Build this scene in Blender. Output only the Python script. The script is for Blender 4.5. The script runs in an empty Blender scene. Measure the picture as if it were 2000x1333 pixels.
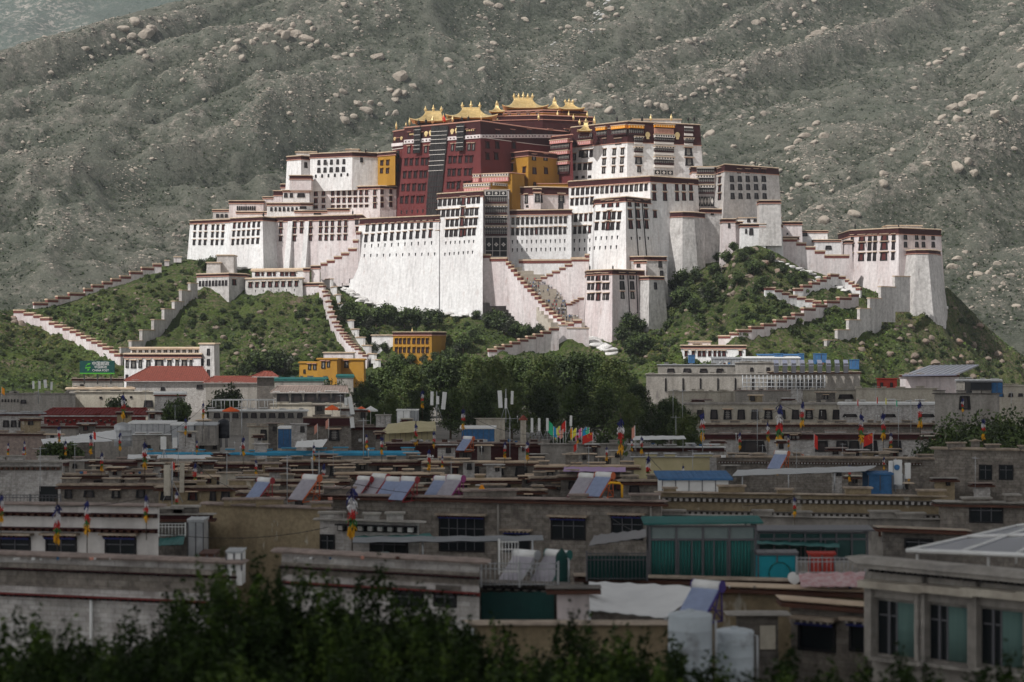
import bpy, math, random
import numpy as np
from mathutils import Vector, Matrix
S = bpy.context.scene
COL = S.collection
# ------------------------------------------------------------------ camera, sky, sun, exposure
F = 4000.0          # focal length in pixels of a 2000 px wide picture
ZC = 24.0           # camera height over the town's ground
cd = bpy.data.cameras.new('camera'); cam = bpy.data.objects.new('camera', cd); COL.objects.link(cam)
cd.sensor_width = 36.0; cd.lens = 36.0*F/2000.0
cd.clip_start = 0.5; cd.clip_end = 20000
cam.location = (0, 0, ZC); cam.rotation_euler = (math.radians(90), 0, 0)
cd.dof.use_dof = True; cd.dof.focus_distance = 900; cd.dof.aperture_fstop = 0.75
S.camera = cam
SUN_EL = math.radians(47)
SUN_AZ = (-0.78, -0.63)                       # plan direction towards the sun: behind and left of the camera
n_ = math.hypot(*SUN_AZ); SUN_AZ = (SUN_AZ[0]/n_, SUN_AZ[1]/n_)
TOSUN = Vector((SUN_AZ[0]*math.cos(SUN_EL), SUN_AZ[1]*math.cos(SUN_EL), math.sin(SUN_EL)))
w = bpy.data.worlds.new("World"); S.world = w; w.use_nodes = True
nt = w.node_tree; bg = nt.nodes['Background']
sky = nt.nodes.new('ShaderNodeTexSky'); sky.sky_type = 'NISHITA'; sky.sun_disc = False
sky.sun_elevation = SUN_EL; sky.sun_rotation = math.atan2(SUN_AZ[0], SUN_AZ[1])
sky.altitude = 3600; sky.dust_density = 1.5
hs_ = nt.nodes.new('ShaderNodeHueSaturation'); hs_.inputs['Saturation'].default_value = .06       # thin broken cloud whitens the sky
nt.links.new(sky.outputs[0], hs_.inputs['Color']); nt.links.new(hs_.outputs[0], bg.inputs[0]); bg.inputs[1].default_value = 0.125
sl = bpy.data.lights.new('sun', 'SUN'); sl.energy = 3.75; sl.angle = math.radians(0.5); sl.color = (1, .975, .94)
so = bpy.data.objects.new('sun', sl); COL.objects.link(so)
so.rotation_euler = (-TOSUN).to_track_quat('-Z', 'Y').to_euler(); so.location = (0, 0, 1500)
S.view_settings.view_transform = 'Standard'; S.view_settings.look = 'None'
S.view_settings.exposure = 0.14; S.view_settings.gamma = 1
S.cycles.max_bounces = 5; S.cycles.diffuse_bounces = 3; S.cycles.glossy_bounces = 2; S.cycles.volume_bounces = 0
S.cycles.transparent_max_bounces = 6
S.cycles.use_adaptive_sampling = True; S.cycles.adaptive_threshold = 0.02
S.cycles.use_denoising = True
R = random.Random(7)

# ------------------------------------------------------------------ pixel <-> place
def W(px, py, Y): return Vector(((px-1000)*Y/F, Y, ZC-(py-666.5)*Y/F))
def XY(px, Y): return ((px-1000)*Y/F, Y)
def ZZ(py, Y): return ZC-(py-666.5)*Y/F
def PX(n, Y): return n*Y/F                     # n picture pixels in metres at distance Y
def RAY(px, py): return Vector(((px-1000)/F, 1.0, -(py-666.5)/F))

# ------------------------------------------------------------------ materials
MATS = {}
def mat(name, c1, c2=None, scale=1.0, rough=.85, metal=0.0, stretch=(1, 1, 1), bump=0.0, bscale=None, lo=.35, hi=.65, c3=None, s3=4.0, lo3=.55, hi3=.7, spec=.3, detail=5, local=False, grain=0.0, gs=.9, brick=None, streak=0.0):
    m = bpy.data.materials.new(name); m.use_nodes = True; t = m.node_tree; b = t.nodes['Principled BSDF']
    b.inputs['Roughness'].default_value = rough; b.inputs['Metallic'].default_value = metal
    b.inputs['Specular IOR Level'].default_value = spec
    b.inputs['Base Color'].default_value = (*c1, 1)
    if c2 or bump:
        g = t.nodes.new('ShaderNodeTexCoord' if local else 'ShaderNodeNewGeometry'); mp = t.nodes.new('ShaderNodeMapping'); mp.inputs['Scale'].default_value = stretch
        t.links.new(g.outputs['Object' if local else 'Position'], mp.inputs[0])
        def noise(s, d=detail):
            n = t.nodes.new('ShaderNodeTexNoise'); n.inputs['Scale'].default_value = s; n.inputs['Detail'].default_value = d
            n.inputs['Roughness'].default_value = .62
            t.links.new(mp.outputs[0], n.inputs['Vector']); return n
        def ramp(src, a, z):
            r = t.nodes.new('ShaderNodeMapRange'); r.inputs[1].default_value = a; r.inputs[2].default_value = z
            t.links.new(src, r.inputs[0]); return r.outputs[0]
        def mix(fac, A, B):
            x = t.nodes.new('ShaderNodeMix'); x.data_type = 'RGBA'; t.links.new(fac, x.inputs[0])
            for i, q in ((6, A), (7, B)):
                if isinstance(q, tuple): x.inputs[i].default_value = (*q, 1)
                else: t.links.new(q, x.inputs[i])
            return x.outputs[2]
        out = None
        if c2: out = mix(ramp(noise(scale).outputs[0], lo, hi), c1, c2)
        if c3: out = mix(ramp(noise(s3).outputs[0], lo3, hi3), out, c3)
        if brick:                              # courses of stone or brick: (course height, length)
            sx = t.nodes.new('ShaderNodeSeparateXYZ'); t.links.new(g.outputs['Position'], sx.inputs[0]); ad = t.nodes.new('ShaderNodeMath'); t.links.new(sx.outputs[0], ad.inputs[0]); t.links.new(sx.outputs[1], ad.inputs[1])
            cx = t.nodes.new('ShaderNodeCombineXYZ'); t.links.new(ad.outputs[0], cx.inputs[0]); t.links.new(sx.outputs[2], cx.inputs[1])
            bt = t.nodes.new('ShaderNodeTexBrick'); bt.inputs['Scale'].default_value = 1; bt.inputs['Row Height'].default_value = brick[0]; bt.inputs['Brick Width'].default_value = brick[1]; bt.inputs['Mortar Size'].default_value = brick[0]*.07
            bt.inputs['Color1'].default_value = (1, 1, 1, 1); bt.inputs['Color2'].default_value = (.70, .68, .66, 1); bt.inputs['Mortar'].default_value = (.62, .60, .58, 1); t.links.new(cx.outputs[0], bt.inputs['Vector'])
            x = t.nodes.new('ShaderNodeMix'); x.data_type = 'RGBA'; x.blend_type = 'MULTIPLY'; x.inputs[0].default_value = .85; t.links.new(out, x.inputs[6]); t.links.new(bt.outputs[0], x.inputs[7]); out = x.outputs[2]
        if streak:                             # rain streaks running down
            sm_ = t.nodes.new('ShaderNodeMapping'); sm_.inputs['Scale'].default_value = (1, 1, .07); t.links.new(g.outputs['Position'], sm_.inputs[0]); n = t.nodes.new('ShaderNodeTexNoise'); n.inputs['Scale'].default_value = .9; n.inputs['Detail'].default_value = 4; t.links.new(sm_.outputs[0], n.inputs['Vector'])
            r = t.nodes.new('ShaderNodeMapRange'); r.inputs[1].default_value = .5; r.inputs[2].default_value = .72; r.inputs[3].default_value = 1; r.inputs[4].default_value = 1-streak; t.links.new(n.outputs[0], r.inputs[0])
            x = t.nodes.new('ShaderNodeMix'); x.data_type = 'RGBA'; x.blend_type = 'MULTIPLY'; x.inputs[0].default_value = 1; t.links.new(out, x.inputs[6]); t.links.new(r.outputs[0], x.inputs[7]); out = x.outputs[2]
        if grain:
            n = t.nodes.new('ShaderNodeTexNoise'); n.inputs['Scale'].default_value = gs; n.inputs['Detail'].default_value = 3; n.inputs['Roughness'].default_value = .7; t.links.new(g.outputs['Position'], n.inputs['Vector'])
            r = t.nodes.new('ShaderNodeMapRange'); r.inputs[1].default_value = .38; r.inputs[2].default_value = .62; r.inputs[3].default_value = 1-grain; r.inputs[4].default_value = 1; t.links.new(n.outputs[0], r.inputs[0])
            x = t.nodes.new('ShaderNodeMix'); x.data_type = 'RGBA'; x.blend_type = 'MULTIPLY'; x.inputs[0].default_value = 1; t.links.new(out, x.inputs[6]); t.links.new(r.outputs[0], x.inputs[7]); out = x.outputs[2]
        if out is not None: t.links.new(out, b.inputs['Base Color'])
        if bump:
            bn = t.nodes.new('ShaderNodeBump'); bn.inputs['Strength'].default_value = min(1, bump); bn.inputs['Distance'].default_value = bump
            t.links.new(noise(bscale or scale*3).outputs[0], bn.inputs['Height']); t.links.new(bn.outputs[0], b.inputs['Normal'])
    MATS[name] = m
    return m
def leafmat(name, c1, c2, scale, rough=.6):
    m = mat(name, c1, c2, scale, rough=rough, lo=.3, hi=.7, spec=.2, detail=2)
    return m
mat('white', (.83, .825, .82), (.67, .645, .64), .07, stretch=(1, 1, .3), bump=.5, bscale=.8, c3=(.54, .47, .45), s3=.55, lo3=.57, hi3=.80, grain=.16, gs=.75, streak=.20)
mat('pinkwhite', (.75, .695, .69), (.61, .525, .52), .12, stretch=(1, 1, .25), bump=.4, bscale=.8, c3=(.46, .34, .32), s3=.6, lo3=.57, hi3=.78, grain=.16, gs=.75, streak=.20)
mat('greywhite', (.62, .595, .575), (.48, .455, .44), .12, stretch=(1, 1, .3), bump=.5, bscale=.8, c3=(.33, .30, .285), s3=.55, lo3=.55, hi3=.76, grain=.26, gs=.7, streak=.2)
mat('limewash', (.76, .75, .73), (.60, .57, .55), .25, bump=.8, bscale=.6, grain=.3)
mat('red', (.135, .027, .027), (.10, .021, .022), .12, stretch=(1, 1, .4), bump=.3, bscale=.8, c3=(.19, .05, .045), s3=.3, lo3=.6, hi3=.8)
mat('maroon', (.050, .010, .011), (.034, .008, .009), .7, bump=.2, bscale=2)
mat('tan', (.56, .44, .32), (.44, .33, .235), .5, bump=.15, bscale=1.5)
mat('salmon', (.50, .28, .21), (.42, .20, .15), 1.2)
mat('ochre', (.38, .20, .026), (.29, .145, .018), .12, stretch=(1, 1, .4), bump=.2, bscale=.8, c3=(.31, .14, .012), s3=.4, lo3=.6, hi3=.8)
mat('roofdeck', (.36, .31, .26), (.25, .21, .175), .5, bump=.1)
mat('gold', (.86, .68, .36), (.70, .52, .24), .6, rough=.46, metal=.7, spec=.5)
mat('black', (.012, .011, .013), rough=.7)
mat('pane', (.030, .022, .022), rough=.35, spec=.4)
mat('redpane', (.085, .020, .018), rough=.6)
mat('lattice', (.38, .36, .33), rough=.7)
mat('cloth_black', (.016, .015, .016), (.030, .028, .028), .5, stretch=(1, 1, .2), bump=.3, bscale=1)
mat('cloth_white', (.62, .58, .54), rough=.9)
mat('cloth_red', (.55, .035, .025), rough=.9)
mat('cloth_orange', (.75, .28, .015), rough=.9)
mat('cloth_pink', (.50, .22, .20), rough=.9)
mat('rock_cap', (.40, .36, .31), (.30, .26, .22), .3)
mat('step', (.52, .47, .40), (.42, .37, .31), .8)

# ------------------------------------------------------------------ mesh builder
class MB:
    def __init__(s): s.v = []; s.f = []; s.m = []; s.sm = []
    def add(s, vs, fs, mi=0, smooth=False):
        o = len(s.v); s.v += [tuple(p) for p in vs]
        for f in fs: s.f.append(tuple(i+o for i in f)); s.m.append(mi); s.sm.append(smooth)
        return s
    def box(s, x0, y0, z0, x1, y1, z1, mi=0, M=None):
        vs = [Vector(p) for p in ((x0,y0,z0),(x1,y0,z0),(x1,y1,z0),(x0,y1,z0),(x0,y0,z1),(x1,y0,z1),(x1,y1,z1),(x0,y1,z1))]
        if M is not None: vs = [M @ p for p in vs]
        return s.add(vs, [(3,2,1,0),(4,5,6,7),(0,1,5,4),(1,2,6,5),(2,3,7,6),(3,0,4,7)], mi)
    def cbox(s, c, d, mi=0, M=None):
        return s.box(c[0]-d[0]/2, c[1]-d[1]/2, c[2]-d[2]/2, c[0]+d[0]/2, c[1]+d[1]/2, c[2]+d[2]/2, mi, M)
    def prism(s, bot, top, z0, z1, mi=0, capb=True):
        n = len(bot)
        zz0 = z0 if hasattr(z0, '__len__') else [z0]*n; zz1 = z1 if hasattr(z1, '__len__') else [z1]*n
        vs = [(p[0], p[1], z) for p, z in zip(bot, zz0)]+[(p[0], p[1], z) for p, z in zip(top, zz1)]
        fs = [(i, (i+1) % n, n+(i+1) % n, n+i) for i in range(n)]+[tuple(range(n, 2*n))]
        if capb: fs.append(tuple(reversed(range(n))))
        return s.add(vs, fs, mi)
    def tube(s, pts, rad, n=8, mi=0, cap=True, smooth=True):
        pts = [Vector(p) for p in pts]; rad = rad if hasattr(rad, '__len__') else [rad]*len(pts)
        vs = []; fs = []
        for i, p in enumerate(pts):
            d = (pts[min(i+1, len(pts)-1)]-pts[max(i-1, 0)]); d = d.normalized() if d.length > 1e-9 else Vector((0,0,1))
            a = d.orthogonal().normalized() if abs(d.z) < .99 else Vector((1,0,0)); a = (a-d*a.dot(d)).normalized(); b = d.cross(a)
            for k in range(n):
                t = 2*math.pi*k/n; vs.append(p+(a*math.cos(t)+b*math.sin(t))*rad[i])
        for i in range(len(pts)-1):
            for k in range(n): fs.append((i*n+k, i*n+(k+1) % n, (i+1)*n+(k+1) % n, (i+1)*n+k))
        s.add(vs, fs, mi, smooth)
        if cap:
            o = len(s.v)-len(vs)
            s.f += [tuple(o+k for k in reversed(range(n))), tuple(o+(len(pts)-1)*n+k for k in range(n))]; s.m += [mi, mi]; s.sm += [False, False]
        return s
    def lathe(s, c, prof, n=12, mi=0):           # prof: (radius, z)
        return s.tube([(c[0], c[1], c[2]+z) for r, z in prof], [max(r, .001) for r, z in prof], n, mi)
    def build(s, name, mats, parent=None, origin=None, smooth=None):
        me = bpy.data.meshes.new(name)
        o = Vector(origin) if origin is not None else (parent['_o'] if False else Vector((0,0,0)))
        vs = s.v
        if origin is not None: vs = [(p[0]-o.x, p[1]-o.y, p[2]-o.z) for p in s.v]
        me.from_pydata(vs, [], s.f)
        for k in (mats if isinstance(mats, (list, tuple)) else [mats]): me.materials.append(MATS[k])
        me.polygons.foreach_set('material_index', s.m)
        me.polygons.foreach_set('use_smooth', [bool(q) for q in s.sm] if smooth is None else [smooth]*len(s.f))
        me.update()
        ob = bpy.data.objects.new(name, me); COL.objects.link(ob)
        if parent is not None: ob.parent = parent
        elif origin is not None: ob.location = o
        return ob
def tag(o, label=None, cat=None, group=None, kind=None):
    if label: o['label'] = label
    if cat: o['category'] = cat
    if group: o['group'] = group
    if kind: o['kind'] = kind
    return o
def thing(name, label, cat, loc=(0, 0, 0), group=None, rz=0):
    o = bpy.data.objects.new(name, None); o.empty_display_size = .5; COL.objects.link(o); o.location = loc; o.rotation_euler = (0, 0, rz)
    return tag(o, label, cat, group)
def inst(name, me, M, parent=None):
    o = bpy.data.objects.new(name, me); COL.objects.link(o)
    if parent is not None:
        o.parent = parent; M = Matrix.Translation(-Vector(parent.location)) @ M
    o.matrix_basis = M
    return o
def dup(root, loc, rz=0, sc=None, label=None, group=None):
    r = root.copy(); COL.objects.link(r); r.location = loc; r.rotation_euler = (0, 0, rz)
    if sc: r.scale = sc if hasattr(sc, '__len__') else (sc, sc, sc)
    if label: r['label'] = label
    if group: r['group'] = group
    for ch in list(root.children):
        c = ch.copy(); COL.objects.link(c); c.parent = r
        for g in list(ch.children):
            d = g.copy(); COL.objects.link(d); d.parent = c
    return r
def mesh_of(mb, name, mats):
    o = mb.build(name, mats); me = o.data; bpy.data.objects.remove(o); return me
def offset(poly, ds):
    n = len(poly); out = []
    for i in range(n):
        p0, p1, p2 = Vector(poly[i-1]), Vector(poly[i]), Vector(poly[(i+1) % n])
        a = (p1-p0).normalized(); b = (p2-p1).normalized()
        na = Vector((a.y, -a.x)); nb = Vector((b.y, -b.x)); da = ds[i-1]; db = ds[i]
        det = na.x*nb.y-na.y*nb.x
        if abs(det) < .05: q = p1+(na*da+nb*db)*.5
        else:
            cA = na.dot(p1)+da; cB = nb.dot(p1)+db
            q = Vector(((cA*nb.y-cB*na.y)/det, (na.x*cB-nb.x*cA)/det))
        out.append((q.x, q.y))
    return out

# ------------------------------------------------------------------ noise on arrays
def vnoise(x, y, seed=0):
    xi = np.floor(x).astype(np.int64); yi = np.floor(y).astype(np.int64); xf = x-xi; yf = y-yi
    def h(a, b):
        n = (a*374761393+b*668265263+seed*1442695041) & 0x7fffffff
        n = ((n ^ (n >> 13))*1274126177) & 0x7fffffff
        return ((n ^ (n >> 16)) & 0xffff)/65535.0
    u = xf*xf*xf*(xf*(xf*6-15)+10); v = yf*yf*yf*(yf*(yf*6-15)+10)
    return (h(xi, yi)*(1-u)+h(xi+1, yi)*u)*(1-v)+(h(xi, yi+1)*(1-u)+h(xi+1, yi+1)*u)*v
def fbm(x, y, oct=5, seed=0, gain=.5):
    a = 1; s = 0; t = 0
    for k in range(oct):
        s = s+a*vnoise(x*2**k+17.3*k, y*2**k-9.1*k, seed+k); t += a; a *= gain
    return s/t
def ridged(x, y, oct=5, seed=0):
    a = 1; s = 0; t = 0
    for k in range(oct):
        s = s+a*(1-np.abs(2*vnoise(x*2**k+31.7*k, y*2**k+11.9*k, seed+k)-1)); t += a; a *= .5
    return s/t
# ------------------------------------------------------------------ ground
mat('ground', (.22, .20, .18), (.15, .14, .125), .15, bump=.1)
g = MB(); g.add([(-2600, -400, 0), (2600, -400, 0), (2600, 6000, 0), (-2600, 6000, 0)], [(0, 1, 2, 3)])
tag(g.build('ground', 'ground'), kind='structure')

# ------------------------------------------------------------------ the mountain behind
def landmat(name, grass, grass2, rock, rock2, bush, sc, rk=(.56, .66), bk=(.62, .70), bumpd=3.0, attr=False):
    m = bpy.data.materials.new(name); m.use_nodes = True; t = m.node_tree; b = t.nodes['Principled BSDF']
    b.inputs['Roughness'].default_value = .95; b.inputs['Specular IOR Level'].default_value = .1
    g = t.nodes.new('ShaderNodeNewGeometry')
    def noise(s, d=6, rough=.6, stretch=(1, 1, 1)):
        mp = t.nodes.new('ShaderNodeMapping'); mp.inputs['Scale'].default_value = stretch; t.links.new(g.outputs['Position'], mp.inputs[0])
        n = t.nodes.new('ShaderNodeTexNoise'); n.inputs['Scale'].default_value = s; n.inputs['Detail'].default_value = d; n.inputs['Roughness'].default_value = rough
        t.links.new(mp.outputs[0], n.inputs['Vector']); return n.outputs[0]
    def ramp(src, a, z):
        r = t.nodes.new('ShaderNodeMapRange'); r.inputs[1].default_value = a; r.inputs[2].default_value = z; t.links.new(src, r.inputs[0]); return r.outputs[0]
    def mix(f, A, B):
        x = t.nodes.new('ShaderNodeMix'); x.data_type = 'RGBA'; t.links.new(f, x.inputs[0])
        for i, q in ((6, A), (7, B)):
            if isinstance(q, tuple): x.inputs[i].default_value = (*q, 1)
            else: t.links.new(q, x.inputs[i])
        return x.outputs[2]
    def mul(a, c):
        k = t.nodes.new('ShaderNodeMath'); k.operation = 'MULTIPLY'; t.links.new(a, k.inputs[0])
        if isinstance(c, (int, float)): k.inputs[1].default_value = c
        else: t.links.new(c, k.inputs[1])
        return k.outputs[0]
    c = mix(ramp(noise(sc*.35), .35, .65), grass, grass2)
    big = ramp(noise(sc*.28, 5), .40, .60)
    rocks = mul(ramp(noise(sc*5.0, 4, .65), rk[0], rk[1]), big)
    c = mix(rocks, c, mix(ramp(noise(sc*2.2), .35, .65), rock, rock2))
    c = mix(mul(ramp(noise(sc*7, 3, .6), bk[0], bk[1]), .85), c, bush)
    c = mix(mul(ramp(noise(sc*17, 4, .72), .52, .64), .22), c, rock); c = mix(mul(ramp(noise(sc*14+.01, 4, .72), .50, .62), .40), c, bush)
    if attr:                                   # bare rock on the crests, thicket in the gullies (measured from the relief)
        at = t.nodes.new('ShaderNodeAttribute'); at.attribute_name = 'cover'; sp = t.nodes.new('ShaderNodeSeparateColor'); t.links.new(at.outputs['Color'], sp.inputs[0])
        c = mix(mul(ramp(noise(sc*11, 4, .75), .50, .62), sp.outputs[0]), c, mix(ramp(noise(sc*4), .35, .65), rock, rock2)); c = mix(mul(ramp(noise(sc*8+.02, 4, .7), .36, .60), sp.outputs[1]), c, bush)
    t.links.new(c, b.inputs['Base Color'])
    bn = t.nodes.new('ShaderNodeBump'); bn.inputs['Strength'].default_value = 1; bn.inputs['Distance'].default_value = bumpd
    t.links.new(noise(sc*3, 9, .74), bn.inputs['Height']); t.links.new(bn.outputs[0], b.inputs['Normal'])
    MATS[name] = m
landmat('mountain', (.098, .108, .083), (.136, .136, .109), (.34, .305, .26), (.25, .22, .19), (.036, .044, .028), .03, rk=(.53, .63), bumpd=4.0, attr=True)
landmat('far_mountain', (.075, .10, .085), (.10, .12, .10), (.36, .33, .29), (.24, .22, .2), (.03, .05, .035), .018, rk=(.5, .6))
def grid_mesh(name, X, Y, Z, m):
    ny, nx = Z.shape; v = np.stack([X, Y, Z], -1).reshape(-1, 3)
    me = bpy.data.meshes.new(name); i = np.arange((ny-1)*(nx-1)); r = i//(nx-1); c = i % (nx-1); a = r*nx+c
    q = np.stack([a, a+1, a+nx+1, a+nx], -1)
    me.vertices.add(len(v)); me.vertices.foreach_set('co', v.ravel()); me.loops.add(q.size); me.loops.foreach_set('vertex_index', q.ravel().astype(np.int32))
    me.polygons.add(len(q)); me.polygons.foreach_set('loop_start', np.arange(0, q.size, 4, dtype=np.int32)); me.polygons.foreach_set('use_smooth', np.ones(len(q), bool))
    me.update(calc_edges=True); me.materials.append(MATS[m])
    o = bpy.data.objects.new(name, me); COL.objects.link(o); return o
# long spurs that climb away to the right: (px, py) of points on each crest, its height and width in metres
def mountain_z(X, Y):
    u = (X*.66+Y*.75); v = (X*.75-Y*.66)
    wv = v+60*(fbm(u/420, v/420, 3, 5)-.5)*2
    base = np.maximum(Y-1250+70*(fbm(X/500, Y/500, 3, 9)-.5)*2, -60)*.47
    spur = 1-np.abs(2*vnoise(wv/210, u/1500, 3)-1)
    spur2 = 1-np.abs(2*vnoise(wv/80+40, u/520, 13)-1)
    rough = ridged(X/130, Y/130, 5, 21)
    steep = np.clip((Y-1250)/250, 0, 1)
    gul = 1-np.abs(2*vnoise(wv/46+9, u/300+3, 23)-1)
    crag = ridged(X/48+2, Y/48, 4, 35)
    z = base+steep*(72*(spur-.5)+30*(spur2-.5)-13*gul**2+24*(rough-.55)+11*(crag-.55)*(.35+spur)+9*(fbm(X/24, Y/24, 4, 31)-.5)+5.5*(ridged(X/10, Y/10, 3, 33)-.5))
    # crest: the mountain rounds off; lower on the left so that the far one shows
    px = 1000+X/Y*F
    crest = 296+np.clip((px+20)/330, -.3, 5)*62+18*(fbm(X/120, Y/120, 3, 41)-.5)
    k = 12.0
    return -k*np.log(np.exp(-np.clip(z, -100, 900)/k)+np.exp(-crest/k))
GS = 3.2
xs = np.arange(-780, 781, GS); ys = np.arange(1210, 2500, GS)
GX, GY = np.meshgrid(xs, ys); GZ = mountain_z(GX, GY)
mo = grid_mesh('mountain', GX, GY, GZ, 'mountain'); tag(mo, kind='structure')
def blur(Z, r):
    for ax in (0, 1):
        P = np.concatenate([np.repeat(np.take(Z, [0], ax), r, ax), Z, np.repeat(np.take(Z, [-1], ax), r+1, ax)], ax); C = np.cumsum(P, ax); n = Z.shape[ax]
        Z = (np.take(C, range(2*r+1, 2*r+1+n-0), ax)-np.take(C, range(0, n), ax))/(2*r+1) if False else (np.take(C, np.arange(n)+2*r, ax)-np.take(C, np.arange(n), ax))/(2*r)
    return Z
CV = (GZ-blur(GZ, 4))/2.2+(GZ-blur(GZ, 14))/9.0
ROCK = np.clip(CV*.7+(fbm(GX/60, GY/60, 4, 61)-.60)*4.5, 0, 1)*.8; THICK = np.clip(-CV*1.1+(fbm(GX/70, GY/70, 3, 62)-.55)*2, 0, 1)*.85
ca = mo.data.color_attributes.new('cover', 'FLOAT_COLOR', 'POINT'); ca.data.foreach_set('color', np.stack([ROCK, THICK, ROCK*0, ROCK*0+1], -1).ravel().astype(np.float32))
x2 = np.arange(-1500, 1501, 14.0); y2 = np.arange(2900, 4600, 14.0); QX, QY = np.meshgrid(x2, y2)
QZ = (QY-2800)*.55+120*(ridged(QX/420, QY/420, 5, 77)-.5)+40*(fbm(QX/90, QY/90, 4, 78)-.5)+60
QZ = np.minimum(QZ, 760+30*fbm(QX/200, QY/200, 3, 79))
tag(grid_mesh('far_mountain', QX, QY, QZ, 'far_mountain'), kind='structure')
def mz(x, y):
    fx = (x-xs[0])/GS; fy = (y-ys[0])/GS; i = np.clip(fx.astype(int), 0, len(xs)-2); j = np.clip(fy.astype(int), 0, len(ys)-2)
    a = fx-i; b = fy-j
    return (GZ[j, i]*(1-a)+GZ[j, i+1]*a)*(1-b)+(GZ[j+1, i]*(1-a)+GZ[j+1, i+1]*a)*b
YM = np.arange(1215, 2490, 3.0)
def mountain_hit(px, py):
    x = (px-1000)/F*YM; z = ZC-(py-666.5)/F*YM
    k = np.nonzero(mz(x, YM) > z)[0]
    if not len(k): return None
    Y = float(YM[k[0]]); return Vector(((px-1000)/F*Y, Y, float(mz(np.array([(px-1000)/F*Y]), np.array([Y]))[0])))

# ------------------------------------------------------------------ the palace hill
HB = [(-250,665,880),(-150,640,900),(0,607,930),(60,603,960),(150,582,985),(250,545,1005),(315,521,1015),(368,506,1020),(440,519,1008),(512,527,998),(560,527,1000),(620,527,1000),(668,560,980),
      (720,592,965),(800,605,955),(930,616,935),(960,614,938),(1010,628,935),(1080,643,925),(1140,658,912),(1195,664,900),(1230,650,905),(1300,618,925),(1320,565,940),(1345,517,955),(1410,512,960),
      (1440,488,934),(1480,480,934),(1520,496,936),(1560,522,940),(1600,535,944),(1655,550,950),(1750,585,950),(1800,592,950),(1850,562,985),(1880,590,1002),(1920,632,1020),(1960,668,1040),(2000,698,1058),(2100,752,1100),(2300,775,1150)]
hpx = np.array([h[0] for h in HB], float); hpy = np.array([h[1] for h in HB], float); hY = np.array([h[2] for h in HB], float)
FOOTY, FOOTP = 790.0, 783.0
def hill_pt(px, s):                            # s 0 foot .. 1 wall base .. 2 behind
    pw = np.interp(px, hpx, hpy); Yw = np.interp(px, hpx, hY)
    t = np.clip(s, 0, 1)
    Yf = FOOTY+np.clip((px-1640)/450, 0, 1.3)*170
    Y = Yf+(Yw-Yf)*t
    py = FOOTP+(pw-FOOTP)*t**1.05
    z = ZC-(py-666.5)*Y/F
    back = np.clip(s-1, 0, 1)
    Y = Y+back*130
    flank = np.clip((400-px)/60, 0, 1)+np.clip((px-1845)/25, 0, 1)
    z = z+back*(4*(1-flank)-75*flank)
    X = (px-1000)*Y/F
    nz = (fbm(X/22, Y/22, 4, 51)-.5)*10+(ridged(X/9, Y/9, 3, 52)-.5)*3.4
    nz = nz*(1+1.1*np.clip((px-1700)/150, 0, 1)*np.clip((1.0-s)*6, 0, 1))+(ridged(X/16+5, Y/16, 3, 58)-.55)*5*np.clip((1-s)*5, 0, 1)
    z = z+nz*np.clip(s*4, 0, 1)*np.clip((1-s)*5+.12, .12, 1)
    return X, Y, z
hp = np.arange(-250, 2301, 4.0); hs = np.concatenate([np.linspace(0, 1, 130), np.linspace(1.04, 2, 12)])
HPX, HS = np.meshgrid(hp, hs); HX, HY, HZ = hill_pt(HPX, HS)
landmat('hill', (.042, .072, .016), (.085, .112, .028), (.19, .145, .105), (.135, .105, .08), (.020, .032, .012), .11, rk=(.49, .58), bk=(.54, .62), bumpd=1.6, attr=True)
ho = grid_mesh('hill', HX, HY, HZ, 'hill'); tag(ho, kind='structure')
BARE = np.clip((HPX-1660)/160, 0, 1)*.75+np.exp(-((HPX-1490)/75)**2-((HS-.86)/.16)**2)*.8; COVER = np.clip((fbm(HX/12, HY/12, 4, 57)-.52)*4, 0, 1)*.8
ca = ho.data.color_attributes.new('cover', 'FLOAT_COLOR', 'POINT'); ca.data.foreach_set('color', np.stack([BARE, COVER, BARE*0, BARE*0+1], -1).ravel().astype(np.float32))
SS = np.linspace(0.01, 1, 240)
def hill_hit(px, py):
    X, Y, Z = hill_pt(np.full_like(SS, px), SS); q = 666.5-(Z-ZC)*F/Y
    k = np.nonzero(q <= py)[0]; k = k[0] if len(k) else len(SS)-1
    return Vector((float(X[k]), float(Y[k]), float(Z[k])))
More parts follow.
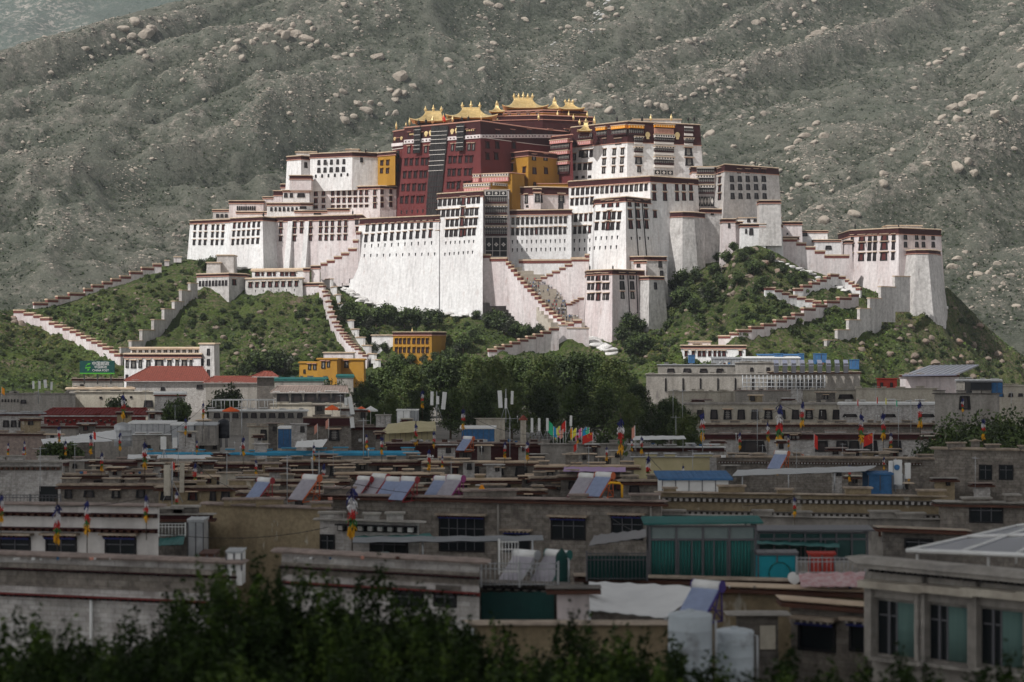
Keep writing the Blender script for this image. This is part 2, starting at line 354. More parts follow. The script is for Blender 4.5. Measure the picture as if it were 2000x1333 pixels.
# ------------------------------------------------------------------ palace building kit
def win_mesh(kind):
    b = MB()
    fr, pn = 0, 1                              # materials: frame, pane, visor, bars
    if kind == 'slot':
        b.add([(-.5,-.12,.5),(.5,-.12,.5),(.25,-.12,-.5),(-.25,-.12,-.5),(-.5,.1,.5),(.5,.1,.5),(.25,.1,-.5),(-.25,.1,-.5)], [(0,3,2,1),(0,1,5,4),(1,2,6,5),(2,3,7,6),(3,0,4,7)], 0)
        return mesh_of(b, 'vent_slot', ['black'])
    t, u = .40, .50                            # half widths at top and bottom: the Tibetan black surround flares
    ti, ui = .25, .30; zi, zb = .40, -.42
    d0 = -.30; d1 = -.05
    o = [(-t,d0,.5),(t,d0,.5),(u,d0,-.5),(-u,d0,-.5)]; i = [(-ti,d0,zi),(ti,d0,zi),(ui,d0,zb),(-ui,d0,zb)]; k = [(p[0], d1, p[2]) for p in i]; q = [(p[0], .2, p[2]) for p in o]
    b.add(o+i+k+q, [(0,4,5,1),(1,5,6,2),(2,6,7,3),(3,7,4,0),(4,8,9,5),(5,9,10,6),(6,10,11,7),(7,11,8,4),(0,1,13,12),(1,2,14,13),(2,3,15,14),(3,0,12,15)], 0)
    b.add(k, [(0,3,2,1)], 1)
    if kind in ('lat', 'ylat'):
        for x in (-.12, 0, .12): b.cbox((x, d1-.04, -.01), (.03, .06, .80), 3)
        for z in (-.2, .0, .2): b.cbox((0, d1-.03, z), (.52, .05, .025), 3)
    if kind != 'bare':
        # visor: a small tiled ledge on beam ends above the opening, with a cloth valance under it
        b.add([(-.64,.1,.64),(.64,.1,.64),(.64,-.85,.59),(-.64,-.85,.59),(-.64,.1,.565),(.64,.1,.565),(.64,-.85,.525),(-.64,-.85,.525)],
              [(0,3,2,1),(3,7,6,2),(0,4,7,3),(1,2,6,5),(4,5,6,7)], 2)
        b.box(-.5, -.5, .47, .5, .1, .524, 4)
    sets = {'win': ['black', 'pane', 'tan', 'lattice', 'salmon'], 'lat': ['black', 'pane', 'tan', 'lattice', 'salmon'], 'red': ['maroon', 'black', 'red', 'lattice', 'maroon'],
            'bare': ['black', 'pane', 'tan', 'lattice', 'salmon'], 'redp': ['black', 'redpane', 'tan', 'lattice', 'salmon'], 'och': ['maroon', 'pane', 'ochre', 'lattice', 'ochre'], 'ylat': ['black', 'pane', 'salmon', 'lattice', 'salmon']}
    return mesh_of(b, 'window', sets[kind])
WM = {k: win_mesh(k) for k in ('slot', 'win', 'lat', 'red', 'bare', 'redp', 'och', 'ylat')}
class Block:
    """battered Tibetan block: pts = front corners (px, Y) left to right, the depth runs straight back"""
    def __init__(s, name, label, pts, top, base, back=25, bat=.09, m='white', fr=9, frm='maroon', cop=2.2, copm='tan', ref=None, group='buildings of the hilltop palace', cat='building', over=.55, root=None, roof=True, endbat=(1, 1), band=None, parapet=0):
        s.n = len(pts); P = [XY(p[0], p[1]) for p in pts]
        if ref is None: ref = min(range(s.n), key=lambda i: pts[i][1])
        Yr = pts[ref][1]; z1 = ZZ(top, Yr); z0 = ZZ(base, Yr)-2.5; s.z1 = z1; s.z0 = z0
        ch = PX(cop, Yr); fh = PX(fr, Yr)
        bx = 0
        if parapet:                            # town houses stand askew to the view: their ends turn away from it
            e_ = P[0] if P[0][0]+P[-1][0] > 0 else P[-1]; bx = back*e_[0]/e_[1]*1.05
        top_poly = P+[(P[-1][0]+bx, P[-1][1]+back), (P[0][0]+bx, P[0][1]+back)]
        N = len(top_poly); bt = [bat*(z1-z0)]*N; bt[s.n-1] *= endbat[1]; bt[s.n] = 0; bt[s.n+1] *= endbat[0]
        bot_poly = offset(top_poly, bt)
        s.root = root or thing(name, label, cat, (P[ref][0], P[ref][1]+back/2, z0), group)
        o = s.root.location; s.Yr = Yr
        zc = z1-ch
        def lerp(z):
            t = (z-z0)/(z1-z0); return [(a[0]*(1-t)+b[0]*t, a[1]*(1-t)+b[1]*t) for a, b in zip(bot_poly, top_poly)]
        wb = MB()
        if parapet:                            # roof deck sunk behind a front parapet
            zd = zc-parapet; wb.prism(lerp(z0), lerp(zd), z0, zd, 0); q = lerp(zd); [(x.pop(-2)) for x in (wb.f, wb.m, wb.sm)]
            wb.add([(p[0], p[1], zd) for p in q], [tuple(range(N))], 1)
            fp = lerp(zc)[:s.n]; strip = fp+[(p[0], p[1]+.4) for p in reversed(fp)]; wb.prism(strip, strip, zd-.003, zc, 0)
            wb.build('wall', [m, 'roofdeck'], s.root, o)
        else: wb.prism(lerp(z0), lerp(zc), z0, zc, 0).build('wall', m, s.root, o)
        if fh > 0:
            def ring(z, d):                    # the band runs round the block, or along the front parapet only
                q = lerp(z)
                if parapet: q = q[:s.n]+[(p[0], p[1]+.4) for p in reversed(q[:s.n])]
                return offset(q, [d]*len(q))
            MB().prism(ring(zc-fh, .18), ring(zc, .18), zc-fh, zc-.003, 0).build('frieze', frm, s.root, o)
            zz = zc-fh
            MB().prism(ring(zz, .42), ring(zz, .42), zz-(.16 if parapet else .30), zz-.004).build('ledge', 'salmon' if band is None else band, s.root, o)
        c = MB(); q = strip if parapet else lerp(zc); N = len(q)
        c.prism(offset(q, [over]*N), offset(q, [over]*N), zc, zc+ch*.45); c.prism(offset(q, [over+.1]*N), offset(q, [over*.3]*N), zc+ch*.45+.003, zc+ch, 0)
        c.build('coping', copm, s.root, o)
        if parapet and abs(pts[-1][0]-pts[0][0]) > 60 and pts[0][1] > 125:      # raised piers break the long parapet line
            pr = random.Random(int(pts[0][0]*7+top)); n_ = int(abs(P[-1][0]-P[0][0])/5)+2; d_ = Vector((P[-1][0]-P[0][0], P[-1][1]-P[0][1])); 
            for k_ in range(n_):
                t_ = (k_+pr.uniform(.1, .9))/n_; cx_, cy_ = P[0][0]+d_.x*t_, P[0][1]+d_.y*t_; w2 = pr.uniform(.35, 1.1); h2 = pr.uniform(.14, .42)
                pm = MB(); pm.box(cx_-w2, cy_-.1, zc-.01, cx_+w2, cy_+.5, zc+ch+h2, 0); pm.box(cx_-w2-.12, cy_-.28, zc+ch+h2+.002, cx_+w2+.12, cy_+.6, zc+ch+h2+.12, 1)
                pm.build('parapet_pier', [m, copm], s.root, o)
        s.B = lerp(z0); s.T = lerp(z1); s.mi = 0
    def face(s, i):
        a = Vector((*s.T[i], s.z1)); b = Vector((*s.T[i+1], s.z1)); c = Vector((*s.B[i], s.z0))
        ex = (b-a).normalized(); ey = ex.cross((c-a)).normalized()
        if ey.y < 0 and abs(ey.y) > .01: ey = -ey
        ez = ex.cross(ey)
        if ez.z < 0: ez = -ez
        return a, ex, ey, ez
    def hit(s, i, px, py):
        a, ex, ey, ez = s.face(i); d = RAY(px, py); o = Vector((0, 0, ZC))
        t = (a-o).dot(ey)/d.dot(ey); return o+d*t
    def win(s, i, px, py, w, h, kind='win', out=0):
        a, ex, ey, ez = s.face(i); p = s.hit(i, px, py)-ey*out
        if kind != 'slot': w *= R.uniform(.92, 1.06); h *= R.uniform(.95, 1.04)
        if kind == 'win' and R.random() < .14: kind = R.choice(('lat', 'redp'))
        sc = PX(1, p.y)/max(abs(ex.x), .35); W_ = w*sc; H_ = h*PX(1, p.y)
        M = Matrix(((ex.x*W_, ey.x, ez.x*H_, p.x), (ex.y*W_, ey.y, ez.y*H_, p.y), (ex.z*W_, ey.z, ez.z*H_, p.z), (0, 0, 0, 1)))
        return inst('vent_slot' if kind == 'slot' else 'window', WM[kind], M, s.root)
    def row(s, i, x0, y0, x1, y1, n, w=6, h=12, kind='win', skip=()):
        for k in range(n):
            if k in skip: continue
            t = k/max(n-1, 1); s.win(i, x0+(x1-x0)*t, y0+(y1-y0)*t, w, h, kind)
    def cols(s, i, xs_, ys_, w=6, h=12, kind='win', slant=0):
        for y in ys_:
            for x in xs_: s.win(i, x+slant*(y-ys_[0]), y, w, h, kind)
    def panel(s, i, x0, y0, x1, y1):
        """frame of reference on a face: matrix (origin at the centre), width, height in metres"""
        a, ex, ey, ez = s.face(i); p0 = s.hit(i, x0, (y0+y1)/2); p1 = s.hit(i, x1, (y0+y1)/2); pt = s.hit(i, (x0+x1)/2, y0); pb = s.hit(i, (x0+x1)/2, y1)
        c = (p0+p1)/2
        M = Matrix(((ex.x, ey.x, ez.x, c.x), (ex.y, ey.y, ez.y, c.y), (ex.z, ey.z, ez.z, c.z), (0, 0, 0, 1)))
        return M, (p1-p0).length, (pt-pb).length
    def bay(s, i, x0, x1, layers, d=1.0):
        """a balcony stack: layers of (y0, y1, kind)"""
        for y0, y1, k in layers:
            M, w_, h_ = s.panel(i, x0, y0, x1, y1); b = MB(); x = w_/2; z = h_/2; name = 'balcony_window'
            if k in ('awn', 'ora', 'pink', 'wht'):                     # cloth valance hanging from a roof ledge
                name = 'valance'
                m = {'awn': ['cloth_white', 'black', 'tan'], 'ora': ['cloth_orange', 'gold', 'tan'], 'pink': ['cloth_pink', 'cloth_white', 'tan'], 'wht': ['cloth_white', 'cloth_white', 'tan']}[k]
                b.box(-x-.4, -d-1.0, z-.35, x+.4, .3, z, 2); b.box(-x-.15, -d-.8, -z, x+.15, -d-.65, z-.36, 0); b.box(-x-.15, -d-.8, -z, -x, .1, z-.36, 0); b.box(x, -d-.8, -z, x+.15, .1, z-.36, 0)
                n = max(3, int(w_/1.3))
                for q in range(n):
                    cx = -x+(q+.5)*w_/n
                    if k == 'awn': b.cbox((cx, -d-.815, -.15), (w_/n*.5, .03, h_*.48), 1)
                    else: b.cbox((cx, -d-.815, -.1), (w_/n*.16 if k == 'pink' else w_/n*.35, .03, h_*.5), 1)
            elif k == 'lat':                                           # glazed wooden balcony with pale glazing bars
                m = ['black', 'pane', 'lattice', 'maroon']
                b.box(-x, -d, -z, x, .2, z, 1); b.box(-x-.1, -d-.12, -z, x+.1, -d+.05, -z+h_*.24, 3); b.box(-x-.1, -d-.12, z-h_*.1, x+.1, -d+.05, z, 0)
                n = max(3, int(w_/1.0))
                for q in range(n+1): b.cbox((-x+q*w_/n, -d-.05, .05*h_), (.12, .08, h_*.62), 2)
                b.cbox((0, -d-.045, .1*h_), (w_, .07, .1), 2)
            elif k == 'cur':                                           # black yak-hair curtain with white border and emblems
                name = 'curtain'; m = ['cloth_black', 'cloth_white']
                b.box(-x, -d*.5, -z, x, .1, z, 0); n = max(3, round(w_/4.2)) if w_ > 6 else 3
                for q in range(n+1): b.cbox((-x+q*w_/n, -d*.5-.03, 0), (.22, .05, h_), 1)
                for zz in (-z+.12, z-.12) + ((-z+h_*.3,) if h_ > 7 else ()): b.cbox((0, -d*.5-.025, zz), (w_, .05, .22), 1)
                for q in range(n):
                    cx = -x+(q+.5)*w_/n; r = min(w_/n*.30, h_*.30); cz = h_*.12 if h_ > 7 else 0
                    for dx, dz in ((0, .55), (0, -.55), (.55, 0), (-.55, 0)):
                        e = r*.46; b.add([(cx+dx*r-e, -d*.5-.05, cz+dz*r), (cx+dx*r, -d*.5-.05, cz+dz*r-e), (cx+dx*r+e, -d*.5-.05, cz+dz*r), (cx+dx*r, -d*.5-.05, cz+dz*r+e)], [(0,1,2,3)], 1)
            elif k == 'dia':
                name = 'curtain'; m = ['cloth_black', 'cloth_white']
                b.box(-x, -d*.5, -z, x, .1, z, 0); n = 5
                for q in range(n):
                    cx = -x+(q+.5)*w_/n; a_ = w_/n*.36
                    b.add([(cx-a_, -d*.5-.05, 0), (cx, -d*.5-.05, -z*.8), (cx+a_, -d*.5-.05, 0), (cx, -d*.5-.05, z*.8)], [(0,1,2,3)], 1)
                    b.cbox((cx-w_/n/2, -d*.5-.03, 0), (.15, .05, h_), 1)
            elif k == 'whp':
                name = 'balcony_panel'; m = ['cloth_white', 'maroon']; b.box(-x, -d, -z, x, .2, z, 0); b.box(-x-.1, -d-.1, z-.2, x+.1, -d+.1, z+.1, 1)
            else:
                name = 'balcony_panel'; m = [k]; b.box(-x, -d, -z, x, .2, z, 0)
            o = b.build(name, m, s.root); o.matrix_basis = Matrix.Translation(-s.root.location) @ M
    def finial(s, px, Yd, py0, py1, wpx=3.0, m='cloth_black', name='victory_banner'):
        """roof ornament standing on the coping: a fringed cylinder on a spike"""
        c = W(px, py1, Yd); h = PX(py1-py0, Yd); r = PX(wpx, Yd)/2; b = MB(); o = s.root.location
        b.lathe((c.x, c.y, c.z-.4), [(r*.5, 0), (r*.6, .4), (r, .42), (r*1.05, h*.62), (r*.8, h*.66), (r*1.15, h*.7), (r*.35, h*.78), (r*.25, h*.9), (.02, h+.4)], 10)
        return b.build(name, m, s.root, o)
def gold_roof(name, label, px0, px1, pye, pr0, pr1, pyr, Y, depth, pyf, nf=3, plinth=None, yaw=0.0):
    """curved hip-and-gable gilded roof; eave span px0..px1 at pye, ridge pr0..pr1 at pyr, spires up to pyf"""
    c = W((px0+px1)/2, pye, Y); hw = PX(px1-px0, Y)/2; rw = PX(pr1-pr0, Y)/2; rx = PX((pr0+pr1-px0-px1)/2, Y); h = PX(pye-pyr, Y); hd = depth/2
    root = thing(name, label, 'golden roof', (c.x, c.y, c.z-1), 'golden roofs of the palace'); root.rotation_euler = (0, 0, yaw)
    b = MB(); nu, nv = 16, 7; rings = []
    pts = [(-1,-1),(1,-1),(1,1),(-1,1)]
    vs = []
    for j in range(nv+1):
        t = j/nv; k = t; z = h*(t**1.75); ax = hw+(rw-hw)*(1-(1-k)**1.35); ay = hd*(1-k)**1.15+.25
        ox = rx*t
        for e in range(4):
            (x0, y0), (x1, y1) = pts[e], pts[(e+1) % 4]
            for q in range(nu):
                f = q/nu; xx = x0+(x1-x0)*f; yy = y0+(y1-y0)*f
                cor = (abs(2*f-1))**4; lift = .12*hw*cor*(1-t)**3; fl = 1+.06*cor*(1-t)**2
                vs.append((ox+xx*ax*fl, yy*ay*fl, z+lift+1))
    n = 4*nu; fs = [(j*n+q, j*n+(q+1) % n, (j+1)*n+(q+1) % n, (j+1)*n+q) for j in range(nv) for q in range(n)]
    b.add(vs, fs, 0, True); b.add([(v[0], v[1], v[2]-.35) for v in vs[:n]], [tuple(reversed(range(n)))], 0)
    o = len(b.v)-n; b.add(vs[:n]+[(v[0], v[1], v[2]-.35) for v in vs[:n]], [(q, n+q, n+(q+1) % n, (q+1) % n) for q in range(n)], 0)
    # standing seams on the near and far slopes
    for sx in np.linspace(-.9, .9, 15):
        l = [(rx*t+sx*(hw+(rw-hw)*(1-(1-t)**1.35)), -(hd*(1-t)**1.15+.3), h*(t**1.75)+1.06) for t in np.linspace(0, .97, 6)]
        b.tube(l, .09, 4, cap=False)
    b.build('roof_surface', 'gold', root)
    r = MB(); r.box(rx-rw-.3, -.45, h+.9, rx+rw+.3, .45, h+1.5); r.build('ridge', 'gold', root)
    fh = PX(pyr-pyf, Y)
    for q in range(nf):
        x = rx+(0 if nf == 1 else -rw+2*rw*q/(nf-1)); k = fh*(1 if nf < 3 or q == nf//2 else .78); g = MB()
        g.lathe((x, 0, h+1.4), [(.5, 0), (.75, k*.08), (.35, k*.2), (.95, k*.3), (.8, k*.42), (.3, k*.5), (.55, k*.58), (.25, k*.68), (.3, k*.75), (.03, k)], 10)
        g.build('spire', 'gold', root)
    if plinth:
        p = MB(); p.box(-hw*.72, -hd*.7, 1-PX(plinth, Y), hw*.72, hd*.7, 1.3); p.build('plinth_wall', 'maroon', root)
        p = MB(); p.box(-hw*.82, -hd*.82, .2, hw*.82, hd*.82, .9)
        p.build('cornice', 'ochre', root)
    return root
BG = 'buildings of the hilltop palace'
# ---- west wing, from the left end
A = Block('palace_building', 'white end block with three rows of small windows at the far left of the palace', [(372,1030),(452,1016),(470,1022)], 427, 525, bat=.08, fr=5)
A.cols(0, (381,392,402.5,416,425.6,436), (444.6,459,474), 5.5, 10.5, slant=-.06)
A.finial(379, 1029, 424, 432)
B = Block('palace_building', 'white palace block with six columns of windows left of the grey buttresses', [(451,1012),(513,1000),(540,1010)], 422.5, 545, bat=.10, fr=6, m='white')
for k, (y0, y1) in enumerate(((441,438.5),(457,454.5),(473.5,471))): B.row(0, 458-k*1.5, y0, 505.5-k, y1, 6, 5.5, 11)
B.finial(514, 1000, 414, 423)
C = Block('palace_building', 'long palace wall with grey buttresses and three window rows, left of the great wall', [(513,1012),(706,990)], 418.5, 548, back=40, bat=.06, fr=8, m='pinkwhite')
cx = (533,549,576,589.5,607,626.5,638,649.5,663,675.5)
for k, y in enumerate((439,452,467)):
    for x in cx:
        if k == 2 and x == 589.5: continue
        C.win(0, x-k*.5, y-(x-533)*.022, 7, 11, 'redp')
C.win(0, 697, 434, 7, 10); C.win(0, 698, 449, 7, 11, 'redp')
for x0, x1 in ((527,536),(562,571),(595,603)):   # buttresses
    M_, w_, h_ = C.panel(0, x0, 433, x1, 545); b = MB()
    b.add([(-w_/2,0,h_/2),(w_/2,0,h_/2),(-w_/2,-.6,h_/2),(w_/2,-.6,h_/2),(-w_*.62,0,-h_/2),(w_*.62,0,-h_/2),(-w_*.62,-3.6,-h_/2),(w_*.62,-3.6,-h_/2)], [(0,2,3,1),(2,6,7,3),(0,4,6,2),(1,3,7,5)], 0)
    o = b.build('buttress', 'white', C.root); o.matrix_basis = Matrix.Translation(-C.root.location) @ M_
C.finial(515, 1012, 414, 421); C.finial(689, 990, 409, 418)
# ---- the great blank wall and the tall corner tower
D = Block('palace_building', 'great blank white palace wall with two long rows of windows under a frieze', [(704,975),(858,949)], 420, 618, back=45, bat=.125, fr=10, endbat=(1.3, 0))
D.row(0, 717.5, 446, 842.5, 438.5, 11, 6.5, 14); D.row(0, 715, 466, 840.5, 457, 11, 6.5, 15)
D.row(0, 713, 481, 843, 475, 11, 2.5, 7, 'slot'); D.row(0, 711.5, 500, 849, 496.5, 12, 2.5, 6, 'slot')
D2 = Block('palace_building', 'tall white palace tower with four tight window rows at the corner of the great wall', [(855,951.5),(943,933)], 372, 622, back=40, bat=.102, fr=9, endbat=(0, 0))
D2.row(0, 859.8, 396, 897, 393.5, 5, 7, 14); D2.row(0, 916, 392, 934.5, 390.5, 3, 7, 14)
D2.row(0, 857, 417.5, 931, 413.6, 9, 7, 14, skip=(5,)); D2.row(0, 856, 437.5, 929, 433, 9, 7, 14, skip=(1, 5)); D2.row(0, 855, 457.6, 926, 453, 9, 7, 14, skip=(1, 5))
for y in (393, 414, 434, 455): D2.win(0, 905.5-(y-393)*.07, y, 9, 17, 'redp')
D2.row(0, 871, 475, 925, 472, 7, 2.5, 6, 'slot'); D2.row(0, 869, 497, 923, 493, 7, 2.5, 6, 'slot')
D2.finial(893, 946, 361, 371); D2.finial(859, 951, 366, 376)
# balconies and great curtain in the notch beside the tower
E1 = Block('palace_building', 'narrow palace bay stacked with dark glazed balconies above a black curtain gate', [(946,962),(994,962)], 370, 625, back=25, bat=.02, fr=0, m='pinkwhite', cop=1.5)
E1.bay(0, 948, 990, [(373,383,'cur'),(384,398,'lat'),(401,405.5,'awn'),(406,419,'lat'),(421.5,426,'awn'),(426.5,439.5,'lat'),(442,446.5,'awn'),(447,461,'lat')], 1.0)
E1.bay(0, 948, 990.5, [(463.5,502,'cur')], 1.2)
# wall right of the curtain gate
Q = Block('palace_building', 'white palace wall with two rows of narrow windows right of the black curtain gate', [(988,966),(1116,960)], 408.5, 640, back=30, bat=.05, fr=7.5, endbat=(0, 0))
Q.row(0, 1002, 432.5, 1104, 429.5, 12, 6, 14); Q.row(0, 1001.5, 453, 1103, 450.5, 12, 6, 14)
Q.row(0, 1001, 473, 1103, 471, 12, 2.5, 7, 'slot'); Q.row(0, 1001, 489, 1103, 487, 12, 2.5, 7, 'slot')
Q.win(0, 1095.5, 402, 11, 17, 'bare')
# pale upper storey behind it
Rr = Block('palace_building', 'low pinkish palace storey with large lattice windows below the yellow building', [(988,978),(1048,972),(1114,978)], 364, 425, back=14, bat=.03, fr=13, m='pinkwhite')
for x, w_ in ((996,8),(1011,13),(1028,7),(1054,13),(1096,13)): Rr.win(0 if x < 1048 else 1, x, 389-(x > 1040)*1, w_, 18, 'lat')
Rr.row(0, 1000, 404, 1045, 403, 4, 5, 4, 'bare')
Rr2 = Block('palace_building', 'small projecting maroon-topped porch between pinkish palace rooms', [(1042,968),(1056,968)], 368, 410, back=8, bat=.0, fr=5, m='pinkwhite'); Rr2.win(0, 1049.5, 387, 10, 18, 'lat')
# ---- the red palace
Fr = Block('palace_building', 'great dark red palace with a maroon frieze and a white band, crowned by golden roofs', [(791,1010),(938,978),(1040,1012),(1150,1040)], 235, 432, back=70, bat=.085, fr=31, m='red', cop=2.5, copm='salmon', band='cloth_white', endbat=(1, 0))
for x0, x1 in ((792, 842), (876, 936)):          # white band with dark roundels under the frieze
    pass
bp = Fr
for k, y in enumerate((292, 316, 341, 366, 390)):
    sl = -3.0*k
    kind = 'lat' if k == 0 else 'red'
    xl = (799, 810, 832, 841) if k == 0 else (796.5, 806.5, 817.5, 828.5, 837)
    xr = (884, 893, 916.5, 925) if k == 0 else (881, 890, 900.5, 913, 922)
    for x in xl: Fr.win(0, x+sl*(1.0 if k else 0), y+1.2-(x-796)*.028, 6 if k == 0 else 7, 14, kind)
    if k < 4:
        for x in xr: Fr.win(0, x+sl*.55, y-3.3-(x-880)*.03, 6 if k == 0 else 7, 14, kind)
Fr.row(0, 784, 415, 826, 413, 5, 3, 7, 'slot')
for x in (800, 824): Fr.win(0, x, 264.5, 6, 11, 'ylat')
for x, y in ((912, 257), (926, 256)): Fr.win(0, x, y+2, 6, 11, 'ylat')
for x in (971, 1000.5): Fr.win(1, x, 260-(x-971)*.01, 8, 12, 'ylat')
for x in (1033, 1074, 1106, ): Fr.win(2 if x > 1040 else 1, x, 258.5, 8, 11, 'ylat')
for x in (952, 971, 1003): Fr.win(1, x, 284+(x-952)*.01, 8, 14, 'red')
for x in (952, 969): Fr.win(1, x, 306, 8, 14, 'red')
def medallion(bl, i, px, py, r, tail=True):
    M_, w_, h_ = bl.panel(i, px-r, py-r*1.25, px+r, py+r*1.25); b = MB()
    n = 20; b.tube([(0, -.42, 0), (0, .2, 0)], 1, n)
    b.v = [(v[0]*w_/2, v[1], v[2]*h_/2) for v in b.v]
    b.lathe((0, -.5, 0), [(w_*.1, -.1), (w_*.14, 0), (w_*.1, .1)], 8)
    if tail: b.box(-w_*.28, -.38, -h_*.72, w_*.28, .2, -h_*.45)
    o = b.build('gilded_emblem', 'gold', bl.root); o.matrix_basis = Matrix.Translation(-bl.root.location) @ M_
for x, y in ((833, 261), (842, 259.5), (884, 256.5), (893, 254.5)): medallion(Fr, 0, x, y, 3.4)
for k in range(4):
    medallion(Fr, 0, 802+k*3.6, 263-.3*k, 1.2, False); 
    medallion(Fr, 0, 913+k*4.2, 255.5-.3*k, 1.2, False)
def dots(bl, i, x0, y0, x1, y1, n):
    b = MB()
    for k in range(n):
        M_, w_, h_ = bl.panel(i, x0+(x1-x0)*k/(n-1)-.9, y0+(y1-y0)*k/(n-1)-1, x0+(x1-x0)*k/(n-1)+.9, y0+(y1-y0)*k/(n-1)+1)
        b.cbox((0, -.75, 0), (w_, .25, h_), 0, M_)
    b.v = [tuple(Vector(v)-bl.root.location) for v in b.v]
    b.build('roundels', 'maroon', bl.root)
def whiteband(bl, i, x0, y0, x1, y1, hpx):
    a0 = bl.hit(i, x0, y0); a1 = bl.hit(i, x1, y1); a, ex, ey, ez = bl.face(i); h = PX(hpx, a0.y); o = bl.root.location; b = MB()
    q = [p-ey*d for d in (.55, -.1) for p in (a0, a1)]
    b.add([v for p in q for v in (p-o, p-o+ez*h)], [(0,2,3,1),(1,3,7,5),(0,4,6,2),(0,1,5,4),(2,6,7,3)]); b.build('white_band', 'pinkwhite', bl.root)
whiteband(Fr, 0, 790, 281, 939, 270.5, 7); whiteband(Fr, 1, 938.6, 270.5, 1040, 270, 7); whiteband(Fr, 2, 1040, 270, 1150, 271, 7)
dots(Fr, 0, 794, 277.5, 936, 267.5, 22); dots(Fr, 1, 942, 267, 1038, 266.6, 16); dots(Fr, 2, 1043, 266.5, 1146, 267, 14)
# black yak-hair hangings down the middle of the red front
def hanging(bl, i, x0t, x1t, yt, x0b, x1b, yb, stripes, name='curtain', d=.9, m=('cloth_black', 'cloth_white', 'maroon')):
    a, ex, ey, ez = bl.face(i); o = bl.root.location; nx, nz = 26, 30; b = MB(); vs = []
    for j in range(nz+1):
        t = j/nz
        for q in range(nx+1):
            f = q/nx; p = bl.hit(i, (x0t+(x1t-x0t)*f)*(1-t)+(x0b+(x1b-x0b)*f)*t, yt+(yb-yt)*t-(f-.5)*(x1t-x0t)*.05)
            vs.append(p-ey*(d+.28*math.sin(f*math.pi*nx/2.2)+.15*math.sin(t*31)*math.cos(f*9))-o)
    b.add(vs, [((j+1)*(nx+1)+q, (j+1)*(nx+1)+q+1, j*(nx+1)+q+1, j*(nx+1)+q) for j in range(nz) for q in range(nx)], 0, True)
    for t, mi, hh in stripes:
        p0 = [bl.hit(i, (x0t+(x1t-x0t)*f)*(1-t)+(x0b+(x1b-x0b)*f)*t, yt+(yb-yt)*t-(f-.5)*(x1t-x0t)*.05)-ey*(d+.42)-o for f in np.linspace(0, 1, 9)]
        b.add([p for p in p0]+[p-ez*hh*.4 for p in p0], [(9+k, 9+k+1, k+1, k) for k in range(8)], mi)
    b.build(name, list(m), bl.root)
hanging(Fr, 0, 845, 878, 247, 834, 860, 421, [(.06,1,.45),(.105,1,.45),(.15,1,.5),(.195,1,.5),(.27,1,.5),(.32,1,.5),(.39,1,.5),(.44,1,.5),(.50,1,.45),(.56,2,.5),(.62,2,.5),(.68,2,.5),(.74,2,.6),(.80,2,.5),(.86,2,.6),(.92,2,.5)])
hanging(Fr, 0, 813, 826, 250, 812.5, 824.5, 300, [(.1,1,.4),(.3,1,.4),(.5,1,.4),(.7,1,.4),(.85,1,.4)], d=1.6)
hanging(Fr, 0, 896, 911, 243, 896, 909, 296, [(.1,1,.4),(.3,1,.4),(.5,1,.4),(.7,1,.4),(.85,1,.4)], d=1.6)
Fa = Block('palace_building', 'narrow dark red annex left of the great red palace wall, with two big windows', [(769,1026),(795,1016)], 252, 436, back=40, bat=.05, fr=34, m='red', copm='salmon', band='cloth_white', endbat=(1, 0))
Fa.win(0, 777, 302, 8, 15, 'bare'); Fa.win(0, 776, 328, 8, 16, 'bare'); Fa.win(0, 778, 276, 8, 11, 'ylat'); medallion(Fa, 0, 772, 271, 2.2); medallion(Fa, 0, 785, 270, 2.2)
whiteband(Fa, 0, 766, 287, 788, 285, 6)
Fa.finial(774, 1026, 237, 252, 3.5, 'gold', 'gilded_spire'); Fa.finial(793, 1012, 238, 246, 3, 'gold', 'gilded_spire')
for x, y0, y1 in ((818, 232, 243), (832, 230, 242), (902, 226, 236), (915, 225, 235)): Fr.finial(x, 1002, y0, y1, 4.6)
for x, y0, y1, w_ in ((800, 229, 244, 4), (845, 226, 240, 6), (884, 225, 237, 4), (940, 221, 234, 3), (1052, 221, 234, 4), (1120, 222, 234, 4)): Fr.finial(x, 1002, y0, y1, w_, 'gold', 'gilded_spire')
# upper tiers behind the red front
U1 = Block('palace_building', 'low stepped maroon tier under the largest golden roof', [(950,1052),(1060,1046),(1157,1056)], 224, 262, back=35, bat=0, fr=7, m='maroon', copm='salmon')
U2 = Block('palace_building', 'ochre and pink tier directly below the largest golden roof', [(984,1066),(1060,1060),(1146,1066)], 214.5, 235, back=25, bat=0, fr=3, m='ochre', copm='salmon')
U2.row(0, 995, 224, 1050, 222.5, 4, 7, 7, 'lat')
for x, y0, y1, w_ in ((1089, 215, 229, 4), (1111, 216, 230, 4), (1132, 232, 243, 5), (1147, 217, 229, 4), (1161, 226, 242, 5)): U1.finial(x, 1052, y0, y1, w_, 'gold', 'gilded_spire')
U3 = Block('palace_building', 'maroon annex between the red palace and the white east palace with pink valances', [(1079,1006),(1117,996)], 262, 350, back=28, bat=.03, fr=12, m='red', copm='salmon')
U3.bay(0, 1079, 1113, [(273,281,'pink'),(281.5,293,'lat'),(295,303,'pink'),(304,315,'lat'),(316,323,'pink'),(323.5,341,'lat')], 1.0)
gold_roof('golden_roof', 'golden curved roof behind the red flag, lower left of the palace crown', 805, 880, 239, 831, 862, 219, 1018, 16, 206, 3, 4)
gold_roof('golden_roof', 'long golden roof with three spires right of the red flag', 874, 970, 233, 903, 937, 212, 1018, 20, 198, 3, 5)
gold_roof('golden_roof', 'small peaked golden roof left of the largest one', 956, 985, 219, 968, 973, 206.5, 1052, 7, 198, 1, 6)
